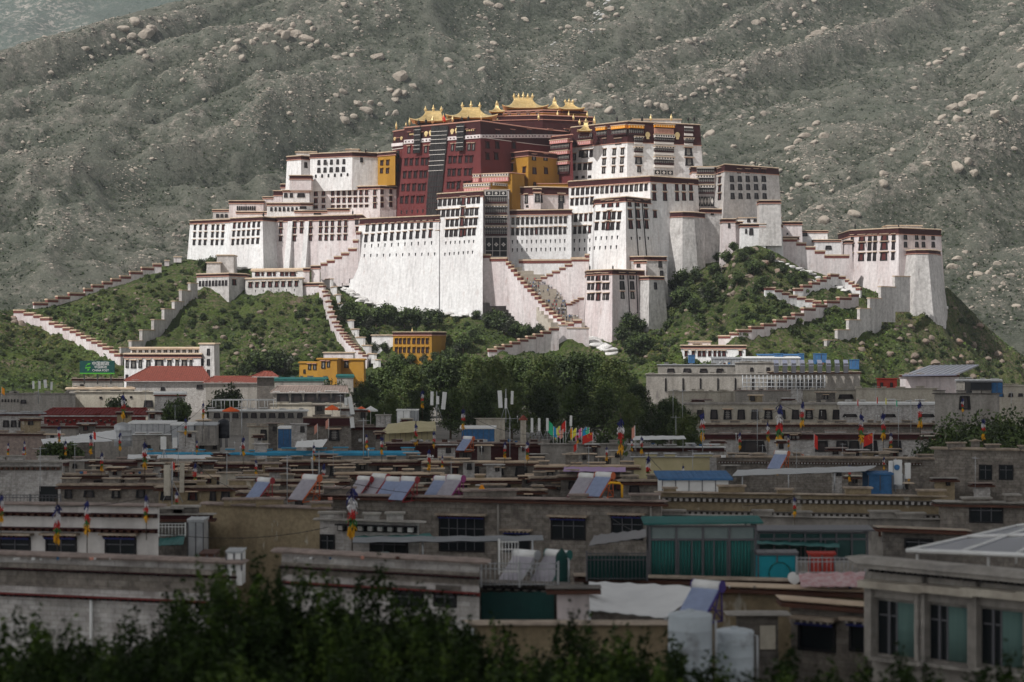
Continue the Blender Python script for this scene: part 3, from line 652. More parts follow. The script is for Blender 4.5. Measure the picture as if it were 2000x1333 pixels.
gold_roof('golden_roof', 'largest golden roof with five tall spires at the top of the palace', 983, 1068, 214.5, 1004, 1040, 193, 1078, 22, 181, 5, 6)
gold_roof('golden_roof', 'small peaked golden roof right of the largest one', 1066, 1098, 213, 1080, 1086, 199, 1078, 8, 191, 1, 8)
gold_roof('golden_roof', 'wide golden roof with upturned corners at the right end of the crown', 1092, 1140, 215, 1104, 1119, 202, 1062, 12, 194, 3, 6)
gold_roof('golden_roof', 'little golden roof on the corner of the white east palace', 1128, 1155, 256, 1141, 1148, 241, 992, 6, 233, 1, 10)
f = MB(); p = W(866, 240, 1008); f.tube([p, p+Vector((0, 0, PX(19, 985)))], .12, 6)
fl = thing('red_flag', 'small red flag on a pole among the golden roofs', 'flag', p); f.build('pole', 'gold', fl, p)
f = MB(); a = PX(1, 985); f.add([(0,0,17*a),(4*a,-.3,8*a),(5*a,.2,3*a),(2*a,0,2*a),(-2*a,.3,3*a),(-2.5*a,0,9*a)], [(0,5,4,3,2,1)]); f.build('cloth', 'cloth_red', fl)
# ---- yellow building and terraces
Ye = Block('palace_building', 'ochre yellow palace building with dark windows in front of the red palace', [(972,1004),(1032,986),(1090,1002)], 294, 400, back=25, bat=.05, fr=8, m='ochre', copm='salmon')
Ye.win(0, 999, 306, 9, 13, 'ylat'); Ye.win(0, 997.5, 327, 11, 15, 'ylat'); Ye.win(0, 972, 309, 6, 12, 'redp')
for x in (1042.5, 1065): Ye.win(1, x, 308, 8, 13, 'ylat'); Ye.win(1, x+1, 334, 8, 14, 'och')
Ye.win(0, 1024, 332, 6, 12, 'och'); Ye.win(1, 1044, 360, 6, 8, 'och')
Y1 = Block('palace_building', 'low ochre terrace with a black and white valance below the yellow building', [(925,978),(1000,970),(1024,978)], 337, 400, back=15, bat=.03, fr=0, m='ochre', copm='salmon', cop=1.5)
Y1.bay(0, 926, 994, [(339.5,345,'awn'),(346,356,'pink')], .5)
Y2 = Block('palace_building', 'lower ochre terrace with a long black and white valance above the balconies', [(908,972),(960,964),(1000,975)], 356, 400, back=12, bat=.02, fr=0, m='ochre', copm='salmon', cop=1.5)
Y2.bay(0, 909, 958, [(358.5,364.5,'awn'),(366,374,'pink')], .5); Y2.bay(1, 962, 995, [(358.5,364,'awn')], .4)
Y3 = Block('palace_building', 'low ochre parapet steps at the foot of the white east palace', [(1050,984),(1112,982)], 358, 400, back=8, bat=.0, fr=0, m='ochre', copm='salmon', cop=1.5)
# ---- the white east palace
G = Block('palace_building', 'tall white east palace with a maroon upper storey, orange awnings and gilded emblems', [(1116,1012),(1226,984),(1366,1000)], 236, 360, back=50, bat=.075, fr=40, m='white', cop=2.2, ref=1, endbat=(0, 1))
for x, ys_ in ((1181, (298, 316, 333)), (1200, (297, 315, 332)), (1216, (296, 313.5, 331))):
    for k, y in enumerate(ys_): G.win(0, x-k*.8, y, 6.5, 13, 'lat')
G.win(0, 1122, 307, 7, 14, 'lat'); G.win(0, 1143, 301, 13, 16, 'lat'); G.win(0, 1134, 301, 6, 14); G.win(0, 1155, 300, 6, 14)
for x in (1121, 1132.5, 1143.5, 1152.5): G.win(0, x, 327-(x-1121)*.05, 7, 14)
G.row(0, 1127, 347, 1152, 345.5, 3, 6, 5, 'bare')
G.bay(0, 1133, 1158, [(262,272,'lat'),(275,284,'pink')], 1.0)
G.bay(0, 1168, 1186, [(248.5,255.5,'ora'),(256,267,'lat')], .8); G.win(0, 1181.5, 277, 6, 12, 'lat'); G.win(0, 1192, 258, 6, 12, 'lat'); G.win(0, 1208, 277, 11, 12, 'lat')
G.bay(0, 1199, 1226, [(245.5,253,'ora'),(254,264.5,'lat')], 1.2)
G.bay(1, 1227, 1254, [(245,252,'ora'),(253.5,264,'lat')], 1.2)
G.bay(1, 1238, 1254, [(267,271,'awn'),(271.5,277,'lat'),(278,283,'whp'),(287.5,291,'awn'),(291.5,297.5,'lat'),(298,303,'whp')], .8)
G.win(1, 1247, 314, 15, 15, 'lat'); G.win(1, 1248, 331, 8, 12, 'lat')
G.bay(1, 1277, 1314, [(244,250.5,'ora'),(252,262,'salmon'),(263.5,270,'awn'),(271,276.5,'lat'),(277.5,282.5,'whp'),(286.5,291,'awn'),(291.5,297,'lat'),(298,303.5,'whp'),(307,313,'awn'),(314,321.5,'lat'),(322.5,328,'whp'),(332.5,343,'cur')], 1.1)
G.bay(1, 1336, 1352, [(247,251,'whp'),(253,259,'lat'),(260.5,266,'whp'),(270,274,'awn'),(274.5,279,'lat'),(280,285,'whp')], .8)
G.win(1, 1344.5, 297, 16, 16, 'lat'); G.win(1, 1346, 316.5, 16, 16, 'lat')
medallion(G, 1, 1264.5, 264, 4.6); medallion(G, 1, 1322.5, 264.5, 4.6)
for x, y0, y1, w_, m_ in ((1205, 225, 239, 4, 'cloth_black'), (1254, 225, 236, 4, 'cloth_black'), (1271, 223, 235, 4.5, 'gold'), (1311, 222, 235, 4.5, 'gold'), (1344, 227, 236, 3.5, 'cloth_black'), (1356, 226, 236, 4, 'cloth_black')):
    G.finial(x, 994, y0, y1, w_, m_, 'gilded_spire' if m_ == 'gold' else 'victory_banner')
U5 = Block('palace_building', 'flat stone roof hut on top of the white east palace', [(1236,1018),(1330,1018)], 232.5, 245, back=20, bat=0, fr=0, m='greywhite', cop=2)
# ---- big white block in front of the east palace
H = Block('palace_building', 'broad white palace block with a long top row of windows and a turned right side', [(1111,976),(1270,944),(1363,962)], 343, 660, back=35, bat=.065, fr=10, m='white', endbat=(0, .5))
H.row(0, 1119, 375, 1262, 366, 16, 6.2, 14)
H.row(0, 1117.5, 395, 1156, 392.5, 5, 6, 14); H.row(0, 1115, 427, 1154, 424.5, 5, 6, 15); H.row(0, 1113.5, 451, 1152, 448.5, 5, 6, 15)
H.row(0, 1112, 471, 1152, 470, 5, 2.5, 7, 'slot'); H.row(0, 1112, 488, 1152, 487, 5, 2.5, 7, 'slot')
for x in (1277, 1298, 1321.5, 1335, 1349): H.win(1, x, 366.5, 8, 13, 'redp'); H.win(1, x+.6, 384.5, 8, 17, 'redp')
H.win(1, 1279, 419, 8, 15, 'redp')
# ---- projecting tower
I = Block('palace_building', 'projecting white palace tower with a grey shaded right side and two drainpipes', [(1163,944),(1222,926),(1272,944)], 383, 660, back=25, bat=.085, fr=8, m='white', endbat=(.4, .6))
for y in (421, 441.5):
    for x in (1168, 1181.5, 1199, 1210): I.win(0, x-(y-421)*.12, y-(x-1168)*.02+1, 6.5, 15)
    I.win(0, 1190.5-(y-421)*.12, y, 8, 18, 'redp')
for x, w_ in ((1179, 6), (1192.5, 11), (1207, 6)): I.win(0, x, 398.5, w_, 13, 'redp')
I.row(0, 1164, 466, 1206, 464, 5, 2.6, 7, 'slot'); I.row(0, 1161, 485, 1204, 483, 5, 2.6, 7, 'slot')
for k, (y, h_) in enumerate(((398, 13), (418, 17), (439, 17))):
    for x in (1229, 1244.5, 1260): I.win(1, x+k*1.2, y, 8.5, h_, 'redp')
for x in (1232, 1248.5, 1265): I.win(1, x+1, 466, 3, 6, 'slot')
for x0, x1 in ((1239, 1246), (1253, 1262)):
    b = MB(); a_, ex, ey, ez = I.face(1); b.tube([I.hit(1, x0, 395)-ey*.3-I.root.location, I.hit(1, x1, 500)-ey*.3-I.root.location], .22, 6); b.build('drainpipe', 'black', I.root)
b_ = Block('palace_building', 'small tiled dormer roof above the projecting tower windows', [(1214,955),(1250,955)], 375, 395, back=6, bat=0, fr=3, m='pinkwhite', cop=2)
# ---- lower gate tower
J = Block('palace_building', 'lower white gate tower with a three storey balcony strip, at the foot of the stairs', [(1147,914),(1196,900),(1263,916)], 525.5, 690, back=24, bat=.085, fr=8, m='pinkwhite', endbat=(.6, .2))
for y in (541.5, 560, 580):
    for x in (1150.5, 1158, 1180, 1187): J.win(0, x, y-(x-1150)*.01, 5.5, 13)
    J.win(0, 1169, y, 9, 15, 'redp')
for x in (1214, 1233.5): J.win(1, x, 540, 10, 13, 'lat'); J.win(1, x+.7, 558, 10, 17, 'bare'); J.win(1, x+1.5, 577, 9, 14, 'lat')
for x0, x1 in ((1225, 1229), (1242, 1245)):
    b = MB(); a_, ex, ey, ez = J.face(1); b.tube([J.hit(1, x0, 532)-ey*.3-J.root.location, J.hit(1, x1, 612)-ey*.3-J.root.location], .2, 6); b.build('drainpipe', 'black', J.root)
K = Block('palace_building', 'grey tower block stepping up behind the lower gate tower, with one big window', [(1222,925),(1258,922),(1301,926)], 500, 660, back=18, bat=.05, fr=6, m='greywhite', endbat=(0, 1))
K.win(1, 1289, 516, 8, 14, 'bare'); K.win(1, 1292, 535, 7, 12, 'bare'); K.win(0, 1247, 513, 9, 9, 'bare'); 
K2 = Block('palace_building', 'battered grey turret in front of the stepped grey tower', [(1249,912),(1268,906),(1296,912)], 539, 660, back=12, bat=.09, fr=4, m='greywhite', endbat=(1, 1))
K2.win(1, 1280, 559, 6, 14, 'bare')
K3 = Block('palace_building', 'small pink hut with salmon ledges on the lower tower roof', [(1240,916),(1262,914)], 508, 540, back=6, bat=0, fr=3, m='pinkwhite'); K3.win(0, 1247, 519, 8, 8, 'bare')
for x in (1152, 1197): J.finial(x, 905, 516, 526, 3)
# ---- round bastion and east block
arc = [(1289, 968), (1297, 956), (1312, 949), (1333, 946), (1355, 948), (1376, 956)]
L = Block('palace_building', 'smooth round white bastion without windows under a maroon rim', arc, 413, 545, back=20, bat=.10, fr=8, m='greywhite', ref=3, endbat=(1, 0))
L2 = Block('palace_building', 'grey angular wall adjoining the round bastion on its right', [(1370,958),(1411,962)], 407, 545, back=20, bat=.06, fr=6, m='greywhite', endbat=(0, .5)); L2.win(0, 1391, 416, 6, 10, 'bare')
Mm = Block('palace_building', 'grey square east block of the palace with four rows of windows under a maroon frieze', [(1396,982),(1416,962),(1520,984)], 320, 505, back=40, bat=.07, fr=12, m='greywhite', ref=1, endbat=(.5, 1))
for k, y in enumerate((350, 366, 383.5)):
    for x in (1429, 1444.5, 1460, 1475.5, 1491.5): Mm.win(1, x+k*.8, y, 9, 12, 'bare')
for x in (1443, 1459.5, 1475.5, 1491): Mm.win(1, x, 335, 9, 9, 'redp')
for y in (335, 352, 368.5, 384.5): Mm.win(0, 1406, y, 8, 12, 'redp')
Mm.finial(1475, 975, 312, 321, 3); Mm.finial(1502, 980, 312, 321, 3)
N1 = Block('palace_building', 'recessed balcony bay with lattice storeys between the broad white block and the grey east block', [(1352,978),(1400,978)], 325, 440, back=12, bat=.02, fr=9, m='pinkwhite', endbat=(0, 0)); N1.win(0, 1352, 332, 8, 10, 'redp')
N1.bay(0, 1361, 1394, [(326,330,'wht'),(331,339.5,'lat'),(341.5,348,'awn'),(349,358.5,'lat'),(361,367.5,'awn'),(368.5,379,'lat'),(384.5,403,'dia')], 1.0)
# ---- the low houses stepping down to the right
def low(label, x0, x1, top, base, Y, fr=4, m='pinkwhite', wins=(), back=9, xm=None, dy=0):
    pts = [(x0, Y), (x1, Y)] if xm is None else [(x0, Y+8), (xm, Y), (x1, Y+8)]
    b = Block('palace_building', label, pts, top, base, back=back, bat=.03, fr=fr, m=m, cop=1.8, group=BG)
    for wx, wy, ww, wh in wins: b.win(0 if xm is None or wx < xm else 1, wx, wy, ww, wh, 'bare')
    return b
low('small grey room at the foot of the east block, with a round awning', 1484, 1524, 391, 470, 942, 4, 'greywhite')
low('pink hut with a maroon rim, leftmost of the row below the east block', 1411, 1436, 427, 520, 946, 5, wins=((1424, 441, 5, 9),))
low('short pinkish house right of the hut below the east block', 1434, 1450, 432, 520, 948, 4)
low('white upper room with a dark opening behind the low row', 1443, 1488, 424.5, 460, 955, 0, 'white', wins=((1462, 431, 7, 6), (1476, 431, 10, 5)))
low('white house with two windows in the middle of the low row', 1447, 1494, 437, 540, 942, 4, 'white', wins=((1457, 452, 4, 9), (1467, 453, 8, 13)))
low('white upper loggia with a lattice opening behind the low row', 1492, 1527, 425, 455, 955, 0, 'white', wins=((1511, 432, 15, 8),))
low('white house with one window under a salmon visor in the low row', 1499, 1528, 438, 545, 946, 4, 'white', wins=((1505, 450, 4, 11),))
low('pink house with a maroon rim standing behind the low row', 1528, 1566, 433, 520, 965, 4, wins=())
low('pink terrace house with a tan roof edge right of the low row', 1528, 1560, 462, 560, 954, 4, wins=((1538, 457, 4, 4),))
low('long white roof room with lattice windows above the descending wall', 1540, 1616, 450, 500, 975, 2, 'white', wins=((1571, 458, 14, 8),))
low('white low room beside a green bush above the descending wall', 1590, 1642, 468, 520, 970, 2, 'white', wins=((1618, 484, 14, 8),))
low('short maroon capped gate pier left of the east tower', 1653, 1664, 469, 540, 965, 4)
# ---- east tower
O = Block('palace_building', 'separate white tower at the right end of the palace with three rows of tall windows', [(1661,968),(1755,946),(1837,962)], 444, 625, back=35, bat=.075, fr=11, m='pinkwhite', ref=1, endbat=(.6, .8))
for k, y in enumerate((465, 481.5, 502)):
    for x, w_ in ((1665, 5.5), (1684, 11), (1699.5, 6), (1710, 6), (1728, 12), (1746, 6)): O.win(0, x-k*.8, y-(x-1665)*.03+1, w_, 16 if k else 12, 'redp' if w_ > 8 else 'win')
for x in (1768, 1790, 1803, 1822): O.win(1, x, 464, 8, 10, 'bare'); O.win(1, x+.3, 478.5, 8, 11, 'bare')
for x in (1670, 1755, 1826): O.finial(x, 955, 435, 446, 2.6)
arc = [(1764, 958), (1772, 946), (1790, 939), (1812, 939), (1828, 946), (1836, 957)]
O2 = Block('palace_building', 'round white bastion against the right side of the separate east tower', arc, 487, 645, back=12, bat=.12, fr=6, m='greywhite', ref=2, endbat=(.6, 1))
b_ = Block('palace_building', 'flat hut on the roof of the separate east tower', [(1732,965),(1800,965)], 440, 455, back=10, bat=0, fr=0, m='greywhite', cop=2)
# ---- west upper buildings
T = Block('palace_building', 'white west upper building with a maroon rim, directly left of the small ochre house', [(606,1030),(688,1020),(740,1026)], 296, 362, back=35, bat=.05, fr=7, m='white', endbat=(0, .3))
T.row(0, 623, 318, 672, 316, 5, 6, 10, 'bare'); T.row(0, 623, 333, 671, 331, 5, 7, 10, 'bare', ); T.row(0, 617, 344.5, 679, 341.5, 6, 3.5, 6, 'bare'); T.win(1, 706, 313, 6, 10, 'bare')
T1 = Block('palace_building', 'white far left wing of the west upper building with a grey inset wall', [(561,1042),(588,1036),(612,1042)], 303, 362, back=30, bat=.05, fr=6, m='white'); T1.win(1, 597, 323, 6, 11, 'bare')
T2 = Block('palace_building', 'small ochre house with four windows beside the red annex', [(738,1022),(772,1014)], 295, 352, back=30, bat=.03, fr=5, m='ochre', endbat=(0, 0))
for x in (746, 757.5): T2.win(0, x, 318.5-(x-746)*.05, 6, 10, 'och'); T2.win(0, x-.6, 334, 6, 10, 'och')
for x, y0, y1 in ((621, 290, 298), (714, 289, 297), (742, 290, 297)): T.finial(x, 1022, y0, y1, 3)
low('flat hut on the left end of the west upper roof', 578, 618, 296, 303.5, 1048, 0, 'greywhite'); low('flat hut on the right of the west upper roof', 676, 700, 291, 299, 1040, 0, 'greywhite')
T3 = low('maroon topped little porch at the foot of the far left wing', 566, 607, 342, 362, 1018, 6)
# ---- west middle terraces
V1 = Block('palace_building', 'pinkish west gallery with three rows of dark windows below the west upper building', [(606,1030),(742,1016),(774,1020)], 362, 425, back=25, bat=.02, fr=4, m='pinkwhite', endbat=(0, 0))
for k, y in enumerate((378, 392, 404)):
    V1.row(0, 617, y+.6, 632, y, 2, 8, 10 if k < 2 else 6, 'redp'); V1.row(0, 650, y-.3, 716, y-1.6, 7, 7, 10 if k < 2 else 5, 'redp'); V1.win(0, 732, y-2, 7, 11, 'redp'); V1.win(1, 746, y-3, 6, 10, 'redp'); V1.win(1, 763, y-4, 6, 10, 'redp')
low('long tan parapet terrace running above the pinkish west gallery', 572, 772, 354, 372, 1040, 2, 'pinkwhite', wins=((586, 362, 8, 8), (598, 362, 6, 8)), back=8)
low('small maroon cornered house stepping down at the left of the west gallery', 549, 570, 359, 385, 1048, 6)
low('white loggia with dark posts beside the west gallery', 553, 604, 371, 400, 1036, 2, 'white', wins=((558, 382, 7, 9), (569, 382, 7, 9), (588, 382, 16, 8)))
low('maroon block at the left of the white loggia', 535, 551, 372, 398, 1042, 8)
low('pinkish stepped rooms left of the maroon block', 514, 538, 384, 412, 1044, 2)
low('flat roofed hall with a row of white posts atop the west wing', 448, 514, 391.5, 420, 1040, 4, 'pinkwhite', wins=tuple((464+k*4.2, 407, 3, 8) for k in range(9)))
low('long low white gallery at the far left of the west wing', 416, 486, 409, 436, 1044, 2, 'greywhite', wins=tuple((425+k*8.5, 422, 6, 7) for k in range(7)))
low('pinkish house with eight small windows in the lower west terraces', 522, 610, 396, 425, 1026, 3, 'white', wins=tuple((530+k*8.2, 409, 5, 8) for k in range(7)) + ((592, 406, 14, 5),))
low('tan roofed lower terrace with windows below the west gallery', 576, 690, 411, 428, 1024, 2, 'pinkwhite', wins=((620, 417, 16, 5), (660, 417, 16, 5)))
low('tan parapet terrace with a maroon edge at the foot of the west gallery', 640, 772, 407, 428, 1022, 3, 'pinkwhite', wins=((750, 413, 6, 7),))
low('pale lower terrace roof at the left of the west terraces', 462, 580, 413, 430, 1032, 2, 'pinkwhite')
# ------------------------------------------------------------------ foliage kit
leafmat('leaf_dark', (.022, .036, .014), (.040, .055, .020), .35)
leafmat('leaf_mid', (.050, .080, .024), (.085, .115, .036), .35)
leafmat('leaf_light', (.080, .105, .030), (.11, .13, .045), .35)
leafmat('leaf_grey', (.075, .085, .060), (.11, .115, .085), .35)
leafmat('leaf_olive', (.085, .090, .022), (.12, .115, .03), .35)
mat('bark', (.09, .065, .045), (.06, .045, .03), 2, bump=.1)
def leaves(lobes, n, leaf, nm, seed, shell=.45, up=.25, lump=.9):
    """many small leaf faces spread through the lobes' volume; returns verts, faces, material indices"""
    g = np.random.default_rng(seed); vol = np.array([l[1][0]*l[1][1]*l[1][2] for l in lobes])**.75; vol = vol/vol.sum()
    li = g.choice(len(lobes), n, p=vol); C = np.array([l[0] for l in lobes])[li]; Rr_ = np.array([l[1] for l in lobes])[li]
    d = g.normal(size=(n, 3)); d /= np.linalg.norm(d, axis=1)[:, None]
    r = g.random(n)**shell; r *= 1+.22*np.sin(d[:, 0]*5+li)*np.cos(d[:, 1]*4+d[:, 2]*5+li*2)
    P = C+d*Rr_*r[:, None]
    nrm = g.normal(size=(n, 3))+d*.9+np.array([0, 0, up]); nrm /= np.linalg.norm(nrm, axis=1)[:, None]
    t = np.cross(nrm, g.normal(size=(n, 3))); t /= np.linalg.norm(t, axis=1)[:, None]; b = np.cross(nrm, t)
    s = leaf*(.6+.8*g.random(n))[:, None]
    V = np.stack([P-t*s, P-b*s*.55, P+t*s, P+b*s*.55], 1).reshape(-1, 3)
    mi = np.clip(np.floor(vnoise(P[:, 0]*lump/leaf*.12+seed, P[:, 1]*lump/leaf*.12+P[:, 2]*lump/leaf*.1, seed)*nm*.9999+g.normal(size=n)*.35), 0, nm-1).astype(np.int32)
    return V, mi
def leaf_mesh(name, lobes, n, leaf, mats, seed, **k):
    V, mi = leaves(lobes, n, leaf, len(mats), seed, **k); n = len(mi)
    me = bpy.data.meshes.new(name); me.vertices.add(4*n); me.vertices.foreach_set('co', V.ravel()); me.loops.add(4*n); me.loops.foreach_set('vertex_index', np.arange(4*n, dtype=np.int32))
    me.polygons.add(n); me.polygons.foreach_set('loop_start', np.arange(0, 4*n, 4, dtype=np.int32)); me.polygons.foreach_set('material_index', mi)
    me.update(calc_edges=True)
    for m in mats: me.materials.append(MATS[m])
    return me
def blob_lobes(r, h, k, seed, low=.25):
    q = random.Random(seed); L_ = []
    for i in range(k):
        a = q.random()*6.283; d = q.random()**.6*r*.62; z = h*(low+.55*q.random()*(1-.5*d/r)); s = r*(.32+.26*q.random())
        L_.append(((d*math.cos(a), d*math.sin(a), z), (s, s, s*.85)))
    L_.append(((0, 0, h*.55), (r*.5, r*.5, h*.42)))
    return L_
def tree_proto(name, label, cat, group, r, h, k, n, leaf, mats, seed, trunk=None, low=.3, lobes=None, limbs=4):
    root = thing(name, label, cat, (0, 0, -500), group)
    me = leaf_mesh('crown', lobes or blob_lobes(r, h, k, seed, low), n, leaf, mats, seed); c = bpy.data.objects.new('crown', me); COL.objects.link(c); c.parent = root
    b = MB(); tr = trunk or r*.06; q = random.Random(seed+5)
    b.tube([(0, 0, -1.5), (0, 0, 0), (r*.03, 0, h*.3), (-r*.02, r*.03, h*.62)], [tr*1.35, tr*1.1, tr*.8, tr*.3], 7)
    for i in range(limbs):
        a = i*6.283/limbs+q.random(); z = h*(.22+.2*q.random())
        b.tube([(0, 0, z), (r*.28*math.cos(a), r*.28*math.sin(a), z+h*.14), (r*.55*math.cos(a), r*.55*math.sin(a), z+h*.24)], [tr*.55, tr*.35, tr*.1], 5)
    b.build('trunk', 'bark', root)
    return root
PROTOS = []
def place(proto, p, s, label, group, rz=None):
    sc = s if hasattr(s, '__len__') else (s, s, s)
    return dup(proto, p, R.random()*6.28 if rz is None else rz, sc, label, group)
def dropproto(p):
    for c in list(p.children):
        bpy.data.objects.remove(c)
    bpy.data.objects.remove(p)
BUSH = [tree_proto('bush', 'x', 'bush', 'x', 3.0, 3.6, 7, 620, .42, m, 100+i, low=.15, limbs=3) for i, m in enumerate((['leaf_dark', 'leaf_mid'], ['leaf_dark', 'leaf_dark', 'leaf_mid'], ['leaf_mid', 'leaf_dark', 'leaf_light'], ['leaf_grey', 'leaf_mid'], ['leaf_mid', 'leaf_light']))]
TREE = [tree_proto('broadleaf_tree', 'x', 'tree', 'x', 4.2, 9.0, 11, 1800, .42, m, 140+i, low=.28) for i, m in enumerate((['leaf_dark', 'leaf_dark', 'leaf_mid'], ['leaf_dark', 'leaf_mid'], ['leaf_mid', 'leaf_dark', 'leaf_grey']))]
# ---- scrub on the palace hill: (label, count, px range, py range, size range in px of radius, kinds)
def scrub(label, group, n, boxx, boxy, rs, kinds, keep=None, seed=1, mass=None):
    q = random.Random(seed); k = 0; tries = 0; pts = []
    while k < n and tries < 4000:
        tries += 1
        x = q.uniform(*boxx); y = q.uniform(*boxy)
        if keep and not keep(x, y): continue
        top = np.interp(x, hpx, hpy)
        if y < top+2: continue
        if any((x-a)**2+((y-b)*1.4)**2 < (5.5*rs[0]/3)**2 for a, b in pts): continue
        pts.append((x, y)); p = hill_hit(x, y); r = PX(q.uniform(*rs), p.y); s = r/3.0
        kd = q.choice(kinds); loc = p-Vector((0, 0, .35*s)); sc = (s, s, s*q.uniform(.8, 1.15)); k += 1
        if mass is None: place(BUSH[kd], loc, sc, label, group)
        else: mass.append((kd, loc, sc, q.uniform(0, 6.28)))
lw = lambda x: np.interp(x, (27, 234), (606, 690))
scrub('dark scrub bush on the green slope left of the lowest stepped wall', 'bushes left of the lowest stepped wall', 36, (-60, 235), (612, 770), (4, 9), (0, 1, 1, 2), lambda x, y: y > lw(x)+30 or x < 20, 2)
scrub('scrub bush on the slope between the two stepped walls at the left', 'bushes between the two left stepped walls', 40, (90, 372), (520, 670), (3.5, 8), (0, 1, 2, 2, 4), lambda x, y: y < lw(x)-10 and y < np.interp(x, (237, 384), (690, 560)) and y > np.interp(x, (67, 315), (600, 528)), 3)
scrub('bush on the steep rocky slope below the low white west building', 'bushes below the low west building', 52, (372, 640), (594, 742), (5.5, 13), (0, 0, 1, 2, 4), lambda x, y: x < np.interp(y, (560, 700), (618, 690)), 4)
scrub('bush on the garden slope below the great blank white wall', 'bushes below the great wall', 18, (725, 960), (625, 700), (5, 10), (0, 1, 2, 3), None, 5)
scrub('bush on the green slope between the gate tower and the right hand walls', 'bushes on the green east slope', 62, (1225, 1580), (545, 715), (6.5, 16), (0, 0, 1, 1, 2, 3), lambda x, y: y > np.interp(x, (1225, 1305, 1330, 1560), (660, 612, 545, 555)) and y < np.interp(x, (1330, 1480, 1600), (720, 650, 600)), 6)
scrub('bush on the cliff under the low row of pink houses', 'bushes on the cliff under the pink houses', 16, (1400, 1580), (480, 560), (5, 11), (0, 1, 2), None, 7)
scrub('bush beside the white stepped wall that climbs to the east tower', 'bushes beside the white stepped wall', 24, (1480, 1740), (585, 715), (5, 12), (0, 0, 1, 2), lambda x, y: y > np.interp(x, (1480, 1680), (660, 585)) and y < np.interp(x, (1595, 1748), (700, 575)), 8)
scrub('low scrub on the dark slope under the separate east tower', 'scrub under the east tower', 42, (1640, 2020), (600, 760), (4.5, 11), (0, 1, 1, 2), lambda x, y: y > np.interp(x, (1640, 1748), (730, 620)), 9)
SHRUBS = []
for (n, bx, by, kinds, keep, sd) in (
  (60, (-60, 235), (612, 770), (2, 4), lambda x, y: y > lw(x)+30 or x < 20, 31),
  (90, (90, 378), (505, 670), (2, 4, 0), lambda x, y: y < lw(x)-10 and y < np.interp(x, (237, 384), (690, 560)) and y > np.interp(x, (67, 315), (600, 528)), 32),
  (130, (300, 690), (590, 745), (0, 1, 2, 4, 3), lambda x, y: x < np.interp(y, (560, 700), (618, 690)) and y > np.interp(x, (300, 385), (690, 590)), 33),
  (130, (1200, 1600), (540, 725), (0, 1, 2, 4, 3), lambda x, y: y > np.interp(x, (1225, 1305, 1330, 1560), (660, 612, 545, 555)) and y < np.interp(x, (1330, 1480, 1600), (735, 650, 600)), 34),
  (90, (1630, 2030), (590, 765), (0, 1, 2), lambda x, y: y > np.interp(x, (1640, 1748), (730, 620)), 35)):
    scrub('', '', n, bx, by, (3, 9.5), kinds, keep, sd, SHRUBS)
def undergrowth():
    g = np.random.default_rng(8); n = 60000; px_ = g.uniform(-80, 2060, n); s = g.random(n)**.8; X, Y, Z = hill_pt(px_, s*.995)
    m = fbm(X/14, Y/14, 4, 71); k = (m+.12*g.normal(size=n) > .50); X, Y, Z = X[k], Y[k], Z[k]; n = len(X)
    P = np.stack([X, Y, Z+.1], -1); nrm = g.normal(size=(n, 3))*.8+np.array([0, -.35, .7]); nrm /= np.linalg.norm(nrm, axis=1)[:, None]; t = np.cross(nrm, g.normal(size=(n, 3))); t /= np.linalg.norm(t, axis=1)[:, None]; b = np.cross(nrm, t); sz = (.35+.75*g.random(n)**2)[:, None]
    V = np.stack([P-t*sz, P-b*sz*.6, P+t*sz, P+b*sz*.6+np.array([0, 0, .2])], 1).reshape(-1, 3)
    mi = np.clip((fbm(X/30, Y/30, 3, 72)*6-1.2+g.normal(size=n)*.5).astype(int), 0, 3); VV = [V]; MI = [mi]; order = ['leaf_dark', 'leaf_mid', 'grass_light', 'leaf_olive', 'leaf_light', 'leaf_grey']
    for kd, loc, sc, a in SHRUBS:              # shrubs too many to count
        cm = [c for c in BUSH[kd].children if c.name.startswith('crown')][0].data; v = np.empty(len(cm.vertices)*3); cm.vertices.foreach_get('co', v); v = v.reshape(-1, 3)*np.array(sc); c_, s_ = math.cos(a), math.sin(a)
        VV.append(np.stack([v[:, 0]*c_-v[:, 1]*s_, v[:, 0]*s_+v[:, 1]*c_, v[:, 2]], -1)+np.array(loc)); w_ = np.empty(len(cm.polygons), np.int32); cm.polygons.foreach_get('material_index', w_); MI.append(np.array([order.index(m.name) for m in cm.materials])[w_])
    V = np.concatenate(VV); mi = np.concatenate(MI); n = len(mi); me = bpy.data.meshes.new('undergrowth'); me.vertices.add(4*n); me.vertices.foreach_set('co', V.ravel()); me.loops.add(4*n); me.loops.foreach_set('vertex_index', np.arange(4*n, dtype=np.int32)); me.polygons.add(n); me.polygons.foreach_set('loop_start', np.arange(0, 4*n, 4, dtype=np.int32))
    me.polygons.foreach_set('material_index', mi.astype(np.int32)); me.update(calc_edges=True)
    for q_ in order: me.materials.append(MATS[q_])
    o = bpy.data.objects.new('undergrowth', me); COL.objects.link(o); tag(o, kind='stuff')
leafmat('grass_light', (.075, .125, .022), (.10, .145, .03), .3); undergrowth()
